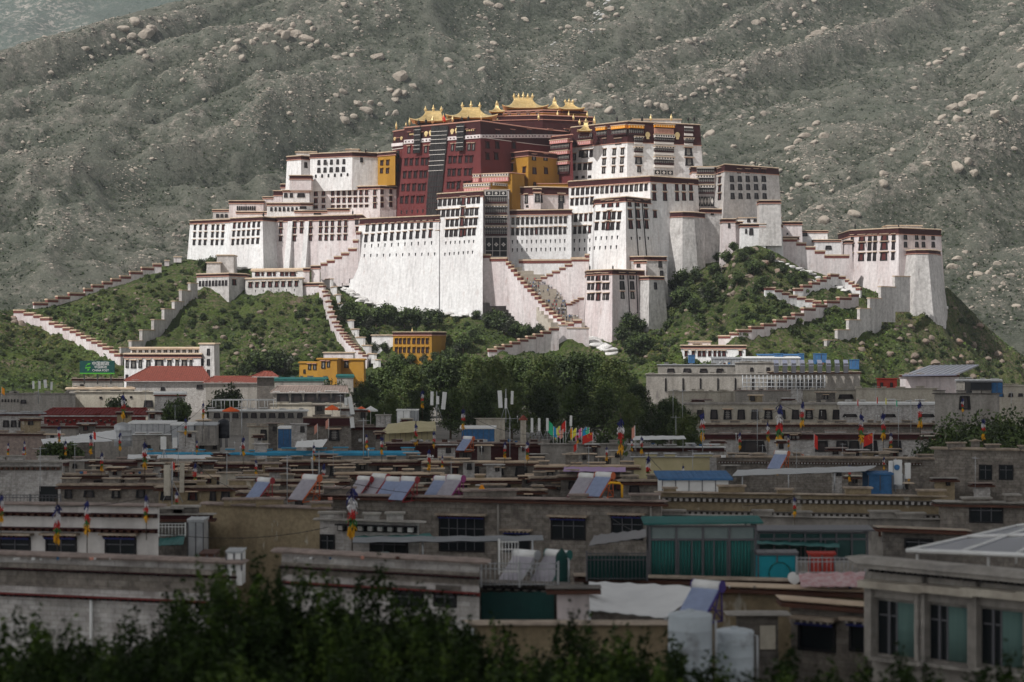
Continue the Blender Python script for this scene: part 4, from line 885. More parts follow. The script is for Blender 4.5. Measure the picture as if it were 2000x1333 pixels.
# ---- named trees close under the walls
def trees(label, group, lst, protos=TREE, hh=9.0):
    for i, (x, yb, hpx_) in enumerate(lst):
        p = hill_hit(x, yb); s = PX(hpx_, p.y)/(hh*1.02)
        place(protos[i % len(protos)], p-Vector((0, 0, .2)), (s*1.15, s*1.15, s), label, group)
trees('dark garden tree standing in the row below the great white wall', 'garden trees below the great white wall', [(680, 630, 48), (697, 640, 50), (712, 648, 42), (735, 640, 46), (752, 636, 50), (772, 640, 42), (790, 642, 46), (812, 640, 45), (835, 642, 42), (852, 640, 40), (705, 672, 38), (728, 668, 30), (780, 712, 24), (802, 714, 26), (828, 713, 24), (852, 712, 28), (874, 708, 34), (890, 700, 32), (733, 690, 26), (752, 692, 24)])
trees('leafy tree at the foot of the stair wall beside the great wall corner', 'trees at the foot of the stair wall', [(930, 625, 22), (965, 640, 42), (985, 655, 50), (1008, 664, 40), (1030, 662, 34), (1052, 660, 30), (925, 672, 34), (905, 690, 44), (955, 642, 36), (975, 646, 42), (995, 648, 30)])
trees('dark tree growing against the foot of the lower gate tower', 'trees against the gate tower', [(1225, 650, 50), (1240, 655, 48), (1215, 672, 40), (1255, 690, 44), (1232, 700, 46)])
trees('round dark tree on the slope right of the gate tower', 'trees right of the gate tower', [(1318, 540, 34), (1335, 560, 40), (1360, 552, 34), (1330, 600, 44), (1355, 620, 46), (1300, 520, 28), (1395, 540, 30), (1270, 505, 22)])
trees('big grey green tree at the foot of the slope left of the yellow house', 'grey trees at the foot of the west slope', [(505, 735, 56), (530, 738, 62), (552, 735, 55), (480, 742, 40)])
trees('small dark tree on the cliff edge below the pink houses', 'trees on the cliff edge', [(1432, 474, 24), (1400, 512, 22), (1505, 516, 26), (1548, 560, 28), (1420, 520, 34), (1450, 512, 26), (1472, 540, 36), (1440, 560, 34), (1530, 536, 24), (1490, 570, 34), (1410, 570, 36), (1380, 590, 38), (1570, 548, 22), (1465, 500, 20)])
trees('bush tree against the white base of the far west block', 'trees against the west block', [(395, 530, 26), (412, 528, 30), (425, 522, 24)])
# ------------------------------------------------------------------ stepped walls
mat('cap_red', (.19, .060, .048), (.13, .042, .036), .8)
def stepwall(label, segs, h, m='pinkwhite', cap='cap_red', Yt=None, th=1.3, caph=6.5, frac=.8, name='stepped_wall', group=None):
    xs_ = [(a+b)/2 for a, b, _ in segs]
    if Yt is None: Ym = [hill_hit(x, t+h*frac).y for x, (_, _, t) in zip(xs_, segs)]
    else: Ym = [float(np.interp(x, [q[0] for q in Yt], [q[1] for q in Yt])) for x in xs_]
    Ym = np.array(Ym); 
    if len(Ym) > 2: Ym[1:-1] = (Ym[:-2]+Ym[1:-1]*2+Ym[2:])/4
    o = W(xs_[len(xs_)//2], segs[len(xs_)//2][2]+h, Ym[len(xs_)//2]); root = thing(name, label, 'wall', o, group)
    wb, mb, cb = MB(), MB(), MB(); order = np.argsort(xs_)
    for i, (a, b_, t) in enumerate(segs):
        Y0 = np.interp(a, np.array(xs_)[order], Ym[order]); Y1 = np.interp(b_, np.array(xs_)[order], Ym[order])
        p0 = Vector((*XY(a, Y0), 0)); p1 = Vector((*XY(b_, Y1), 0)); d = (p1-p0); l = d.length; d.normalize(); n = Vector((d.y, -d.x, 0))
        zt = ZZ(t, Ym[i]); k = PX(1, Ym[i]); M = Matrix(((d.x, -n.x, 0, p0.x-o.x), (d.y, -n.y, 0, p0.y-o.y), (0, 0, 1, zt-o.z), (0, 0, 0, 1)))
        j = .003*(i % 3)
        wb.box(-.1, -j, -h*k, l+.1, th+j, -(caph if cap else 2)*k, 0, M)
        if cap: mb.box(-.2, -.15-j, -caph*k, l+.2, th+.15+j, -caph*.38*k, 0, M)
        cb.box(-.3, -.3-j, -(caph*.37 if cap else 2)*k, l+.35, th+.45+j, -k*.8, 0, M); cb.box(-.3, -.1-j, -k*.79, l+.3, th+.1+j, 0, 0, M)
    wb.build('wall', m, root)
    if cap: mb.build('frieze', cap, root)
    cb.build('coping', 'tan', root)
    return root
W1 = [(67,93,590),(93,113,584),(113,136,578),(136,166,571.5),(166,181,563),(181,202,555.5),(202,219,549.5),(219,236,543.5),(236,255,538),(255,278,529.5),(278,300,521.5),(300,315,514.5)]
stepwall('long stepped wall with maroon cap along the crest at the far left', W1, 26, 'pinkwhite', Yt=[(67,957),(150,982),(315,1008)], caph=7)
stepwall('short end of the crest wall above the green slope', [(322,330,508),(340,354,501)], 12, Yt=[(320,1012),(360,1016)], cap=None)
W2 = [(27,47,605),(47,66,610),(66,79,614.5),(79,96,619.5),(96,107,628),(107,123,633.5),(123,137,639),(137,149,644),(149,158,649.5),(158,169,655),(169,179,660),(179,191,665),(191,201,670.5),(201,214,676.5),(214,224,683),(224,235,690)]
stepwall('lower stepped wall with maroon caps running down to the billboard at the left', W2, 30, 'pinkwhite', caph=7)
stepwall('white stepped wall without maroon caps climbing from the white house to the west building', [(372,386,553),(355,374,567),(341,359,588),(321,342,603),(301,322,624),(278,302,644),(257,279,665),(237,261,678)], 40, 'greywhite', cap=None, frac=.75)
stepwall('stepped wall with maroon caps leaning on the left edge of the great blank wall', [(627,639,513),(639,653,507.5),(653,667,500),(667,681,493),(681,696,484.5),(690,699,468),(696,703,452)], 60, 'pinkwhite', Yt=[(627,978),(700,972)])
S1 = [(942.5,957,496.5),(957,989,503),(989,993.5,510.5),(993.5,998.5,517),(998.5,1004.5,523.5),(1004.5,1011,532),(1011,1017.5,539.5),(1017.5,1024,547.5),(1024,1031,555),(1031,1038,562.5),(1038,1045,570),(1045,1052,577.5),(1052,1059,585),(1059,1066,592),(1066,1073,599.5),(1073,1081,607),(1081,1089,614),(1089,1097,620),(1097,1105,627),(1105,1120,629.5),(1120,1135,624)]
stepwall('tall pinkish stair wall with maroon caps descending to the right from the black curtain gate', S1, 95, 'pinkwhite', Yt=[(942,934),(990,930),(1105,900),(1135,898)], caph=8)
S2 = [(1075,1091,639),(1060,1075.5,646),(1045.5,1060.5,651.5),(1031,1046,656),(1015.5,1031,661),(1000,1015.5,666.5),(985,1000,672),(970,985,676.5),(955,970,681)]
stepwall('lower ramp wall with maroon caps descending to the left below the great stairs', S2, 55, 'pinkwhite', Yt=[(955,866),(1091,888)], caph=7)
stepwall('pinkish foot wall closing the great stairs beside the gate tower', [(1091,1108,634),(1108,1150,640)], 60, 'pinkwhite', Yt=[(1090,890),(1150,892)], cap=None)
S3 = [(1014,1116,507),(1116,1143,502.5),(1143,1149,496)]
stepwall('long level maroon capped wall behind the top of the great stairs', S3, 60, 'white', Yt=[(1014,952),(1149,940)], caph=8)
S4 = [(1047,1057,545.5),(1057,1068,539.5),(1068,1079,534.5),(1079,1093,528.5),(1093,1104,522),(1104,1117,515.5),(1117,1150,505)]
stepwall('pinkish stepped wall rising to the right above the crowd on the stairs', S4, 100, 'pinkwhite', Yt=[(1047,938),(1150,932)], caph=6)
stepwall('short stepped wall beside the gate tower at the lower stairs', [(1108.5,1117.5,592),(1117.5,1123,588.5),(1123,1130,585),(1130,1140,581)], 50, 'pinkwhite', Yt=[(1108,914),(1140,916)], caph=5)
stepwall('white zigzag wall with maroon caps on the green east slope', [(1495,1514,560.5),(1514,1528,565),(1528,1541,570.5),(1541,1557,576),(1557,1573,579.5),(1573,1588,584),(1588,1603,587)], 26, 'white')
stepwall('arched stepped wall with maroon caps left of the separate east tower', [(1552.7,1568,562.5),(1568,1585.5,556),(1585.5,1601,550),(1601,1614,544.5),(1614,1622,539.5),(1622,1638,535),(1638,1651,539),(1651,1658,545),(1658,1665,549.5),(1665,1672,555),(1672,1680,561)], 28, 'white')
stepwall('long ramp wall with maroon caps climbing right across the green east slope', [(1403.5,1425.5,655),(1425.5,1442,649),(1442,1467.5,643),(1467.5,1491.5,637),(1491.5,1515.5,631.5),(1515.5,1536,624),(1536,1552,618),(1552,1570,611),(1570,1592.5,601),(1592.5,1615,594.5),(1615,1639.5,586.5),(1639.5,1662.5,580),(1662.5,1677,574)], 27, 'pinkwhite')
stepwall('big white stepped wall with thin tan caps descending left below the separate east tower', [(1748,1777,539.5),(1721,1748.5,559.5),(1699.5,1722,582),(1679.5,1701,602),(1658,1680.5,624),(1636,1659.5,643.5),(1615,1637.5,663.5),(1595,1616,690.5)], 70, 'greywhite', cap=None, Yt=[(1595,855),(1680,890),(1777,930)])
stepwall('descending wall with maroon caps between the pink houses and the separate east tower', [(1527,1556,465.5),(1556,1574,473.5),(1574,1592,481),(1592,1611,489),(1611,1658,497.5)], 60, 'pinkwhite', Yt=[(1527,952),(1658,954)], caph=7)
# ---- west stair
wl = [(627,557),(631,567),(634.7,575.5),(637,587),(639.5,597.5),(643,607),(647,616.5),(652,627),(656.5,635),(661,642),(667,648.5),(671,654),(675,659),(679.5,665),(684.5,670),(690,674.5),(696.5,679),(704,687),(712,692)]
stepwall('narrow wall with small maroon caps following the west stairs downhill', [(x-3.2, x+4.2, y) for x, y in wl], 30, 'pinkwhite', caph=5, frac=.95)
wr = [(640,545),(650,560),(657,575),(664,592),(672,608),(680,625),(690,642),(700,658),(712,674),(724,690),(734,702)]
stepwall('thin rough white wall on the right side of the west stairs', [(wr[i][0]-5, (wr[i+1][0] if i+1 < len(wr) else wr[i][0]+8)-3, wr[i][1]) for i in range(len(wr))], 20, 'white', cap=None, frac=.9, th=1.0)
def flight(label, p0, p1, width, n, m='step', name='stairway'):
    d = Vector((p1.x-p0.x, p1.y-p0.y, 0)); L_ = d.length; d.normalize(); s = Vector((-d.y, d.x, 0)); o = p1; root = thing(name, label, 'stairs', o); b = MB()
    for i in range(n):
        a = p0+d*L_*(i/n); z = p0.z+(p1.z-p0.z)*(i+.5)/n
        M = Matrix(((d.x, s.x, 0, a.x-o.x), (d.y, s.y, 0, a.y-o.y), (0, 0, 1, z-o.z), (0, 0, 0, 1)))
        b.box(0, -width/2-.003*(i % 2), -6, L_/n+.02, width/2+.003*(i % 2), 0, 0, M)
    b.build('treads', m, root); return root
flight('broad stone stairway crowded with tiny visitors below the curtain gate', W(1014, 519, 950), W(1109, 634, 906), 17, 16)
mat('grass_step', (.17, .17, .11), (.30, .275, .22), .9, rough=.95)
flight('overgrown stone stairs running down the slope left of the great wall', hill_hit(640, 556)+Vector((0, 0, .5)), hill_hit(716, 700)+Vector((0, 0, .5)), 7, 70, 'grass_step')
# ---- visitors on the stairs
CL = [((.10, .11, .14), 'coat_dark'), ((.55, .55, .56), 'coat_pale'), ((.40, .05, .05), 'coat_red'), ((.08, .16, .35), 'coat_blue'), ((.35, .30, .22), 'coat_tan')]
for c, n in CL: mat(n, c)
mat('skin', (.42, .26, .18)); mat('hair', (.02, .017, .015)); mat('trouser', (.04, .042, .055))
def person_proto(coat, seed):
    q = random.Random(seed); r = thing('person', 'x', 'person', (0, 0, -500), 'x'); b = MB()
    st = .16+.12*q.random(); sw = .2*q.random()
    def ring(z, rx, ry, n=10): return [(rx*math.cos(2*math.pi*k/n), ry*math.sin(2*math.pi*k/n), z) for k in range(n)]
    # one continuous body: torso, neck and head as one loft, legs and arms tapering out of it
    prof = [(.80, .17, .12), (.95, .19, .13), (1.15, .19, .13), (1.35, .22, .13), (1.44, .17, .10), (1.49, .06, .06), (1.54, .065, .065), (1.60, .085, .10), (1.67, .085, .105), (1.74, .05, .06)]
    v = []; 
    for z, rx, ry in prof: v += ring(z, rx, ry)
    f = [(j*10+k, j*10+(k+1) % 10, (j+1)*10+(k+1) % 10, (j+1)*10+k) for j in range(len(prof)-1) for k in range(10)]
    b.add(v, f, 0, True); nb = len(b.f)
    for i in range(nb): b.m[i] = 2 if i >= 50 else 0
    for sgn in (-1, 1):
        b.tube([(sgn*.09, 0, .90), (sgn*.10, sgn*st, .48), (sgn*.10, sgn*st*1.2-.05, .05)], [.10, .075, .05], 7, 1)
        b.tube([(sgn*.10, sgn*st*1.2-.16, .03), (sgn*.10, sgn*st*1.2+.06, .04)], [.045, .05], 6, 1)
        b.tube([(sgn*.21, 0, 1.38), (sgn*.26, sgn*sw, 1.10), (sgn*.24, sgn*sw-.12, .86)], [.06, .05, .035], 6, 0)
        b.tube([(sgn*.24, sgn*sw-.12, .87), (sgn*.235, sgn*sw-.15, .78)], [.035, .02], 6, 2)
    o = b.build('body', [coat, 'trouser', 'skin'], r)
    h = MB(); h.lathe((0, .015, 1.60), [(.09, 0), (.105, .06), (.095, .12), (.05, .165)], 9); h.build('hair', 'hair', r)
    return r
PER = [person_proto(n, 7+i) for i, (c, n) in enumerate(CL)]
q = random.Random(11); pa = W(1014, 519, 950); pb = W(1109, 634, 906); dd = Vector((pb.x-pa.x, pb.y-pa.y, 0)); LL = dd.length; dd.normalize(); ss = Vector((-dd.y, dd.x, 0))
for k in range(150):
    t = q.choice((q.uniform(.30, .50), q.uniform(.66, .97), q.uniform(.66, .97), q.uniform(.5, .66) if q.random() < .5 else .8)); i = int(t*16); 
    w_ = q.uniform(-4.5, 8)
    p = pa+dd*LL*((i+q.uniform(.1, .9))/16)+ss*w_; p.z = pa.z+(pb.z-pa.z)*(i+.5)/16
    ci = q.choice((0, 0, 0, 0, 0, 1, 1, 1, 1, 2, 3, 4, 4)); nm = CL[ci][1]; lab = {'coat_dark': 'visitor in a dark coat', 'coat_pale': 'visitor in a pale jacket', 'coat_red': 'visitor in a red jacket', 'coat_blue': 'visitor in a blue jacket', 'coat_tan': 'visitor in a tan jacket'}[nm]
    dup(PER[ci], p, q.uniform(0, 6.28), 1.12, lab+' among the crowd on the great stairway', lab.replace('visitor', 'visitors')+' on the great stairway')
for p in PER: dropproto(p)
# ---- lower buildings on the hill
Xa = Block('white_building', 'low white building with nine narrow windows on the west slope, left half of a pair', [(385,975),(447,962),(480,972)], 533, 606, back=14, bat=.06, fr=4, m='greywhite', cop=2.2, group='low white buildings on the west slope', ref=1)
Xa.row(0, 391, 554.5, 442, 553, 9, 5, 11, 'bare'); Xa.win(1, 457, 552, 7, 12, 'redp')
Xb = Block('white_building', 'low white building with eight dark windows and a glazed upper room on the west slope', [(480,968),(590,956)], 541.5, 606, back=8, bat=.05, fr=0, m='greywhite', cop=3, group='low white buildings on the west slope')
Xb.row(0, 489, 557, 579, 554.5, 8, 8, 11, 'redp'); Xb.row(0, 499, 569, 575, 567, 6, 1.5, 5, 'slot')
Xc = Block('white_building', 'narrow glazed upper room with a broad tan roof edge on the west slope', [(492,978),(594,968)], 523.5, 556, back=8, bat=0, fr=0, m='white', cop=5.5, group='low white buildings on the west slope')
for x, w_ in ((503, 10), (513, 5), (526, 10), (536, 6), (551, 8), (560, 7), (572, 13)): Xc.win(0, x, 535.5, w_, 8, 'redp')
Xd = Block('white_building', 'maroon capped wall room at the right end of the low west building', [(590,958),(628,954)], 551.5, 600, back=8, bat=.02, fr=4, m='pinkwhite', group='low white buildings on the west slope')
Xe = Block('white_building', 'small maroon capped pink turret beside the west stairs top', [(593,966),(604,966)], 523, 556, back=5, bat=0, fr=4, m='pinkwhite', group='low white buildings on the west slope')
Xe2 = Block('white_building', 'short pink stub wall with maroon top next to the west stairs', [(608,968),(624,966)], 518, 556, back=5, bat=0, fr=4, m='pinkwhite', group='low white buildings on the west slope')
for x0, x1, t, Yd in ((424, 456, 497.5, 985), (404, 430, 512, 982)):
    Block('white_building', 'plain white windowless block, %s, under the far west wall' % ('taller of two' if x0 == 424 else 'lower of two'), [(x0,Yd),(x1,Yd)], t, 548, back=12, bat=.04, fr=0, m='greywhite', cop=2, group='low white buildings on the west slope')
GR = Block('yellow_building', 'ochre building with a maroon roof band and two rows of windows among the garden trees', [(768,872),(843,862),(869,874)], 648, 705, back=14, bat=.02, fr=5, m='ochre', ref=1, group='ochre buildings below the palace', copm='tan', cop=1.5)
for y in (666.5, 684):
    for x in (774, 782, 790, 798.5, 808.5, 817.5, 826, 834.5): GR.win(0, x, y, 5.5, 11, 'och')
GR.finial(805, 872, 640, 650, 2.5, 'gold', 'gilded_spire')
Block('white_building', 'small plain white hut left of the ochre garden building', [(726,876),(768,874)], 654, 680, back=10, bat=.0, fr=0, m='white', cop=2, group='low white buildings on the west slope')
GG = 'ochre buildings below the palace'
Z1 = Block('yellow_building', 'ochre house with dark windows at the foot of the west stairs, taller middle of three', [(620,800),(658,794),(664,800)], 700, 745, back=10, bat=.02, fr=0, m='ochre', cop=3, copm='ochre', group=GG, ref=1)
Z1.win(0, 632, 713, 9, 14, 'ylat'); Z1.win(0, 642, 712, 6, 12, 'ylat')
Z2 = Block('yellow_building', 'low ochre house with small windows, leftmost of three at the foot of the stairs', [(585,806),(622,802)], 707, 745, back=10, bat=.02, fr=0, m='ochre', cop=3, copm='ochre', group=GG)
for x, w_ in ((605, 7), (615, 8)): Z2.win(0, x, 717, w_, 11, 'ylat')
Z2.win(0, 595, 726, 5, 8, 'bare')
Z3 = Block('yellow_building', 'plain ochre house with one big window, rightmost of three at the foot of the stairs', [(658,806),(710,802)], 701, 745, back=10, bat=.02, fr=0, m='ochre', cop=3, copm='ochre', group=GG)
Z3.win(0, 677, 712, 9, 14, 'ylat'); Z3.win(0, 664, 710, 4, 10, 'ylat')
Block('white_building', 'weathered pale hut behind the ochre houses at the stairs foot', [(632,825),(690,822)], 688, 715, back=8, bat=0, fr=0, m='pinkwhite', cop=2, group='low white buildings on the west slope')
E2 = Block('white_building', 'small white house with dark windows at the right foot of the hill', [(1335,838),(1456,832)], 674, 715, back=12, bat=.01, fr=4, m='white', group='small white houses at the right foot of the hill')
for x, w_ in ((1340, 6), (1354, 7), (1366, 7), (1375, 7), (1386, 6), (1396, 6), (1405, 6), (1414, 8), (1446, 7)): E2.win(0, x, 691, w_, 11, 'redp')
Block('white_building', 'pale roof room on the small white house at the right hill foot', [(1347,848),(1388,846)], 666, 690, back=8, bat=0, fr=0, m='pinkwhite', cop=2, group='small white houses at the right foot of the hill').win(0, 1361, 674, 16, 5, 'redp')
WH = Block('white_building', 'white three storey house with black framed windows below the white stepped wall at the left', [(243,792),(392,784)], 690, 775, back=16, bat=.01, fr=5, m='white', cop=3, group='white house at the left foot of the hill')
for x, w_, y in ((248.5, 6, 711), (261, 12, 712), (274, 7, 711), (290, 9, 711), (311, 20, 711), (331, 9, 711), (346, 7, 711), (360, 12, 711), (373, 6, 711)): WH.win(0, x, y, w_, 16, 'lat')
for x in (248, 262): WH.win(0, x, 738, 6, 12, 'bare')
WH2 = Block('white_building', 'set back glazed attic of the white three storey house', [(255,800),(390,796)], 678, 705, back=8, bat=0, fr=0, m='white', cop=4, group='white house at the left foot of the hill')
WH2.row(0, 262, 688, 384, 687, 11, 8, 8, 'lat')
WH3 = Block('white_building', 'plain grey stair tower at the right end of the white three storey house', [(390,786),(418,782)], 670, 775, back=14, bat=.02, fr=0, m='greywhite', cop=3, group='white house at the left foot of the hill')
for x in (407.5,):
    for y in (688, 708, 729): WH3.win(0, x, y, 7, 13, 'bare')
WH3.win(0, 395, 708, 7, 13, 'bare')
# ---- whitewashed rocks at the foot of the walls
def rockmesh(name, seed, m, n=3, sm=True, flat=.75):
    import bmesh
    bm = bmesh.new(); bmesh.ops.create_icosphere(bm, subdivisions=n, radius=1); q = np.random.default_rng(seed)
    P = np.array([v.co[:] for v in bm.verts]); A = q.normal(size=(12, 3)); A /= np.linalg.norm(A, axis=1)[:, None]; c = .56+.30*q.random(12)
    for a, k in zip(A, c):                       # planar facets, rounded
        d = P @ a; P = P-np.outer(np.maximum(d-k, 0)*.93, a)
    P = P*(1+.10*(fbm(P[:, 0]*1.7+seed, P[:, 1]*1.7+P[:, 2]*1.3, 3, seed)-.5)[:, None]*2); P[:, 2] *= flat
    for v, p in zip(bm.verts, P): v.co = p
    me = bpy.data.meshes.new(name); bm.to_mesh(me); bm.free(); me.polygons.foreach_set('use_smooth', np.full(len(me.polygons), sm)); me.materials.append(MATS[m]); return me
LR = [rockmesh('limewashed_rock', 300+i, 'limewash') for i in range(3)]
q = random.Random(5)
for (x0, x1, y0, y1, n, rr) in ((672, 690, 545, 560, 4, 7), (676, 716, 560, 582, 7, 8), (700, 760, 585, 604, 8, 9), (760, 935, 606, 619, 14, 8), (1140, 1195, 655, 690, 10, 12), (440, 500, 520, 528, 5, 6), (1580, 1660, 548, 570, 9, 7), (1790, 1850, 590, 606, 10, 8), (1500, 1600, 505, 545, 10, 7)):
    for k in range(n):
        t = (k+.5)/n; x = x0+(x1-x0)*t; y = y0+(y1-y0)*t+q.uniform(-3, 3); p = hill_hit(x, y)
        if x1 <= 935: p.y -= 3
        r = PX(rr*q.uniform(.7, 1.3), p.y)
        o = inst('limewashed_rock', LR[k % 3], Matrix.Translation(p) @ Matrix.Rotation(q.uniform(0, 6.28), 4, 'Z') @ Matrix.Diagonal((r*1.9, r, r*.7, 1)))
        tag(o, 'whitewashed rock lump %s' % ('at the foot of the great blank wall' if x1 <= 935 and x0 > 600 else 'below the gate tower by the great stairs' if 1100 < x0 < 1200 else 'below the far west blocks' if x0 < 600 else 'on the slope near the separate east tower'), 'rock',
            'whitewashed rocks %s' % ('under the great wall' if x1 <= 935 and x0 > 600 else 'under the gate tower' if 1100 < x0 < 1200 else 'under the west blocks' if x0 < 600 else 'near the east tower'))
# ---- brown crags on the hill
mat('crag', (.25, .20, .155), (.17, .135, .11), .5, bump=.6, bscale=1.2, c3=(.33, .20, .15), s3=.2)
CR = [rockmesh('crag', 330+i, 'crag', 2, False) for i in range(5)]
for (x0, x1, y0, y1, n, rr, lab, grp) in ((375, 620, 610, 720, 34, 7, 'brown crag among the bushes below the low west building', 'crags on the west slope'), (1405, 1590, 484, 580, 26, 9, 'brown crag in the cliff below the pink houses', 'crags below the pink houses'), (1250, 1420, 600, 710, 16, 6, 'brown crag among the bushes right of the gate tower', 'crags right of the gate tower'),
        (1680, 2010, 600, 745, 46, 9, 'dark crag on the slope under the separate east tower', 'crags under the east tower'), (0, 60, 590, 640, 8, 8, 'grey crag at the far left end of the hill', 'crags at the far left'), (120, 370, 540, 660, 20, 5, 'brown crag between the two left stepped walls', 'crags between the left walls')):
    k = 0; tr = 0
    while k < n and tr < 999:
        tr += 1; x = q.uniform(x0, x1); y = q.uniform(y0, y1)
        if y < np.interp(x, hpx, hpy)+4: continue
        p = hill_hit(x, y); r = PX(rr*q.uniform(.5, 1.2), p.y)
        o = inst('crag', CR[k % 5], Matrix.Translation(p) @ Matrix.Rotation(q.uniform(0, 6.28), 4, 'Z') @ Matrix.Diagonal((r*1.2, r, r*1.0, 1))); tag(o, lab, 'rock', grp); k += 1
# ------------------------------------------------------------------ boulders on the mountain
mat('boulder', (.42, .365, .30), (.31, .265, .22), .10, bump=1.0, bscale=.35, c3=(.20, .165, .135), s3=.13, lo3=.55, hi3=.72)
mat('boulder_white', (.58, .57, .55), (.46, .45, .43), .2, bump=.5, bscale=.6)
BR = [rockmesh('boulder', 400+i, 'boulder', 2 if i % 3 else 3, i % 3 == 0, .8) for i in range(8)]
BW = [rockmesh('boulder', 450+i, 'boulder_white', 2, False, .6) for i in range(3)]
q = random.Random(21)
SPEC = []
def boulder(x, y, r, label, group, meshes=BR, tilt=0):
    p = mountain_hit(x, y)
    if p is None: return
    s = PX(r, p.y)*.9; sx = s*q.uniform(.9, 1.55)
    M = Matrix.Translation(p+Vector((0, s*.2, s*.1))) @ Matrix.Rotation(tilt+q.uniform(-.7, .4), 4, 'Y') @ Matrix.Rotation(q.uniform(-.6, .6), 4, 'Z') @ Matrix.Diagonal((sx, s, s*q.uniform(.85, 1.3), 1))
    SPEC.append((r+(100 if r >= 3 and meshes is BW else 0), q.choice(meshes), M, label, group))
def cluster(pts, label, group, **k):
    for x, y, r in pts: boulder(x, y, r, label, group, **k)
def spray(cx, cy, sx, sy, n, r0, r1, ang=0, big=2.2):
    out = []; c, s_ = math.cos(ang), math.sin(ang)
    for _ in range(n):
        a, b = q.gauss(0, sx), q.gauss(0, sy); out.append((cx+a*c-b*s_, cy+a*s_+b*c, r0+(r1-r0)*q.random()**big))
    return out
cluster([(262,50,15),(240,62,12),(284,72,17),(238,86,9),(257,82,12),(222,76,8),(212,92,6),(275,108,11),(252,100,7),(228,105,5),(200,98,5),(312,44,6),(322,38,5),(165,101,10),(178,116,6),(216,112,5),(284,117,8),(295,60,14)], 'large pale boulder in the cluster at the upper left of the mountain', 'upper left boulder cluster')
cluster([(520,60,13),(508,62,8),(555,80,14),(577,72,16),(597,78,13),(572,52,10),(549,68,8),(585,40,7),(602,48,8),(548,42,8),(619,84,9),(606,92,8),(590,88,8),(560,98,10),(540,76,7),(530,64,7),(500,78,7),(493,86,9),(457,98,10),(463,88,8),(435,96,8),(518,90,6),(639,98,6),(566,62,9),(610,65,8),(534,84,6),(655,114,8)], 'rounded boulder in the big outcrop high above the west wing', 'big rounded outcrop above the west wing')
cluster([(394,121,8),(410,134,6),(356,159,7),(378,128,5),(472,120,9),(440,112,6),(420,100,6),(405,108,5),(365,140,5)]+spray(410,118,36,9,22,2,5,-.5), 'small boulder on the pale spur between the two upper left outcrops', 'boulders on the pale spur')
cluster([(98,148,8),(90,130,4),(112,112,3),(60,182,4),(68,178,3),(44,284,7),(56,287,5),(50,298,5),(80,280,5),(94,270,4),(150,187,4),(164,190,3.5),(46,220,4),(54,225,4),(94,165,4),(178,138,4),(186,130,4)]+spray(90,140,40,12,14,1.5,3,-.5)+spray(190,150,60,14,22,1.5,3.5,-.6), 'small boulder scattered on the left slope of the mountain', 'boulders scattered on the left slope')
cluster([(568,185,6),(562,213,5),(566,232,7),(575,240,5),(548,215,4),(464,247,8),(455,240,4),(525,264,4),(296,316,5),(258,340,6),(264,330,4),(320,206,5),(290,200,5),(397,202,5)]+spray(560,170,40,20,16,1.5,3)+spray(500,260,60,30,16,1.5,3)+spray(270,345,14,18,10,2,4), 'small boulder on the slope above the west wing', 'boulders above the west wing')
cluster([(672,15,7),(665,25,6),(694,35,6),(695,48,8),(682,46,6),(695,58,7),(757,34,7),(706,63,5),(705,16,5),(733,8,6),(746,3,5),(776,34,5),(698,97,5)]+spray(700,40,40,22,14,2,4), 'boulder in the loose group high above the west palace roofs', 'loose group above the palace roofs')
cluster([(735,118,16),(780,154,17),(775,192,14),(788,190,12),(762,180,8),(806,172,11),(672,240,14),(668,228,6),(670,188,8),(656,192,7),(700,205,8),(722,207,10),(696,206,7),(715,220,13),(690,230,9),(742,213,7),(772,225,8),(690,112,8),(698,104,6),(660,120,9),(672,110,6),(770,200,9),(860,166,7),(757,228,6),(640,205,6)]+spray(720,165,60,35,24,2,5), 'weathered boulder on the slope just left of the golden roofs', 'boulders left of the golden roofs')
cluster([(955,14,10),(973,18,13),(936,36,7),(948,38,6),(934,56,5),(965,60,6),(1026,45,9),(936,95,6),(963,88,8),(952,103,7),(960,105,6),(934,118,6),(962,118,5),(876,122,8),(880,132,6),(940,140,7),(1000,8,6),(1013,0,5),(1060,8,6)]+spray(950,70,24,50,18,1.8,4), 'pale boulder in the gully straight above the golden roofs', 'boulders in the gully above the golden roofs')
cluster([(1130,42,11),(1152,14,9),(1110,58,7),(1095,60,7),(1190,22,10),(1204,36,8),(1183,36,8),(1104,65,5),(1216,18,6)]+spray(1160,45,40,14,20,2,5,-.6), 'brown boulder along the pale rock slide above the palace', 'boulders along the rock slide')
cluster(spray(1185,16,16,8,18,2.5,6,-.7)+spray(1140,60,24,10,24,2,5,-.7)+spray(1062,135,24,8,18,2,4.5,-.7)+spray(1095,85,22,8,14,2,4,-.7), 'bright white rock in the slide above the palace', 'white rocks of the slide', meshes=BW)
cluster([(1285,82,7),(1300,97,6),(1345,85,10),(1318,106,4),(1230,135,7),(1250,138,7),(1265,140,7),(1240,140,5),(1078,190,8),(1090,184,6),(1132,184,7),(1163,184,6),(1193,173,7),(1265,208,11),(1282,207,9),(1296,215,15),(1306,189,8),(1330,190,6),(1152,212,13),(1170,212,9),(1190,222,11),(1122,200,7),(1380,268,9),(1385,265,7),(1338,200,6),(1200,195,7)]+spray(1240,180,60,35,26,2,5), 'rounded boulder on the slope above the white east palace', 'boulders above the white east palace')
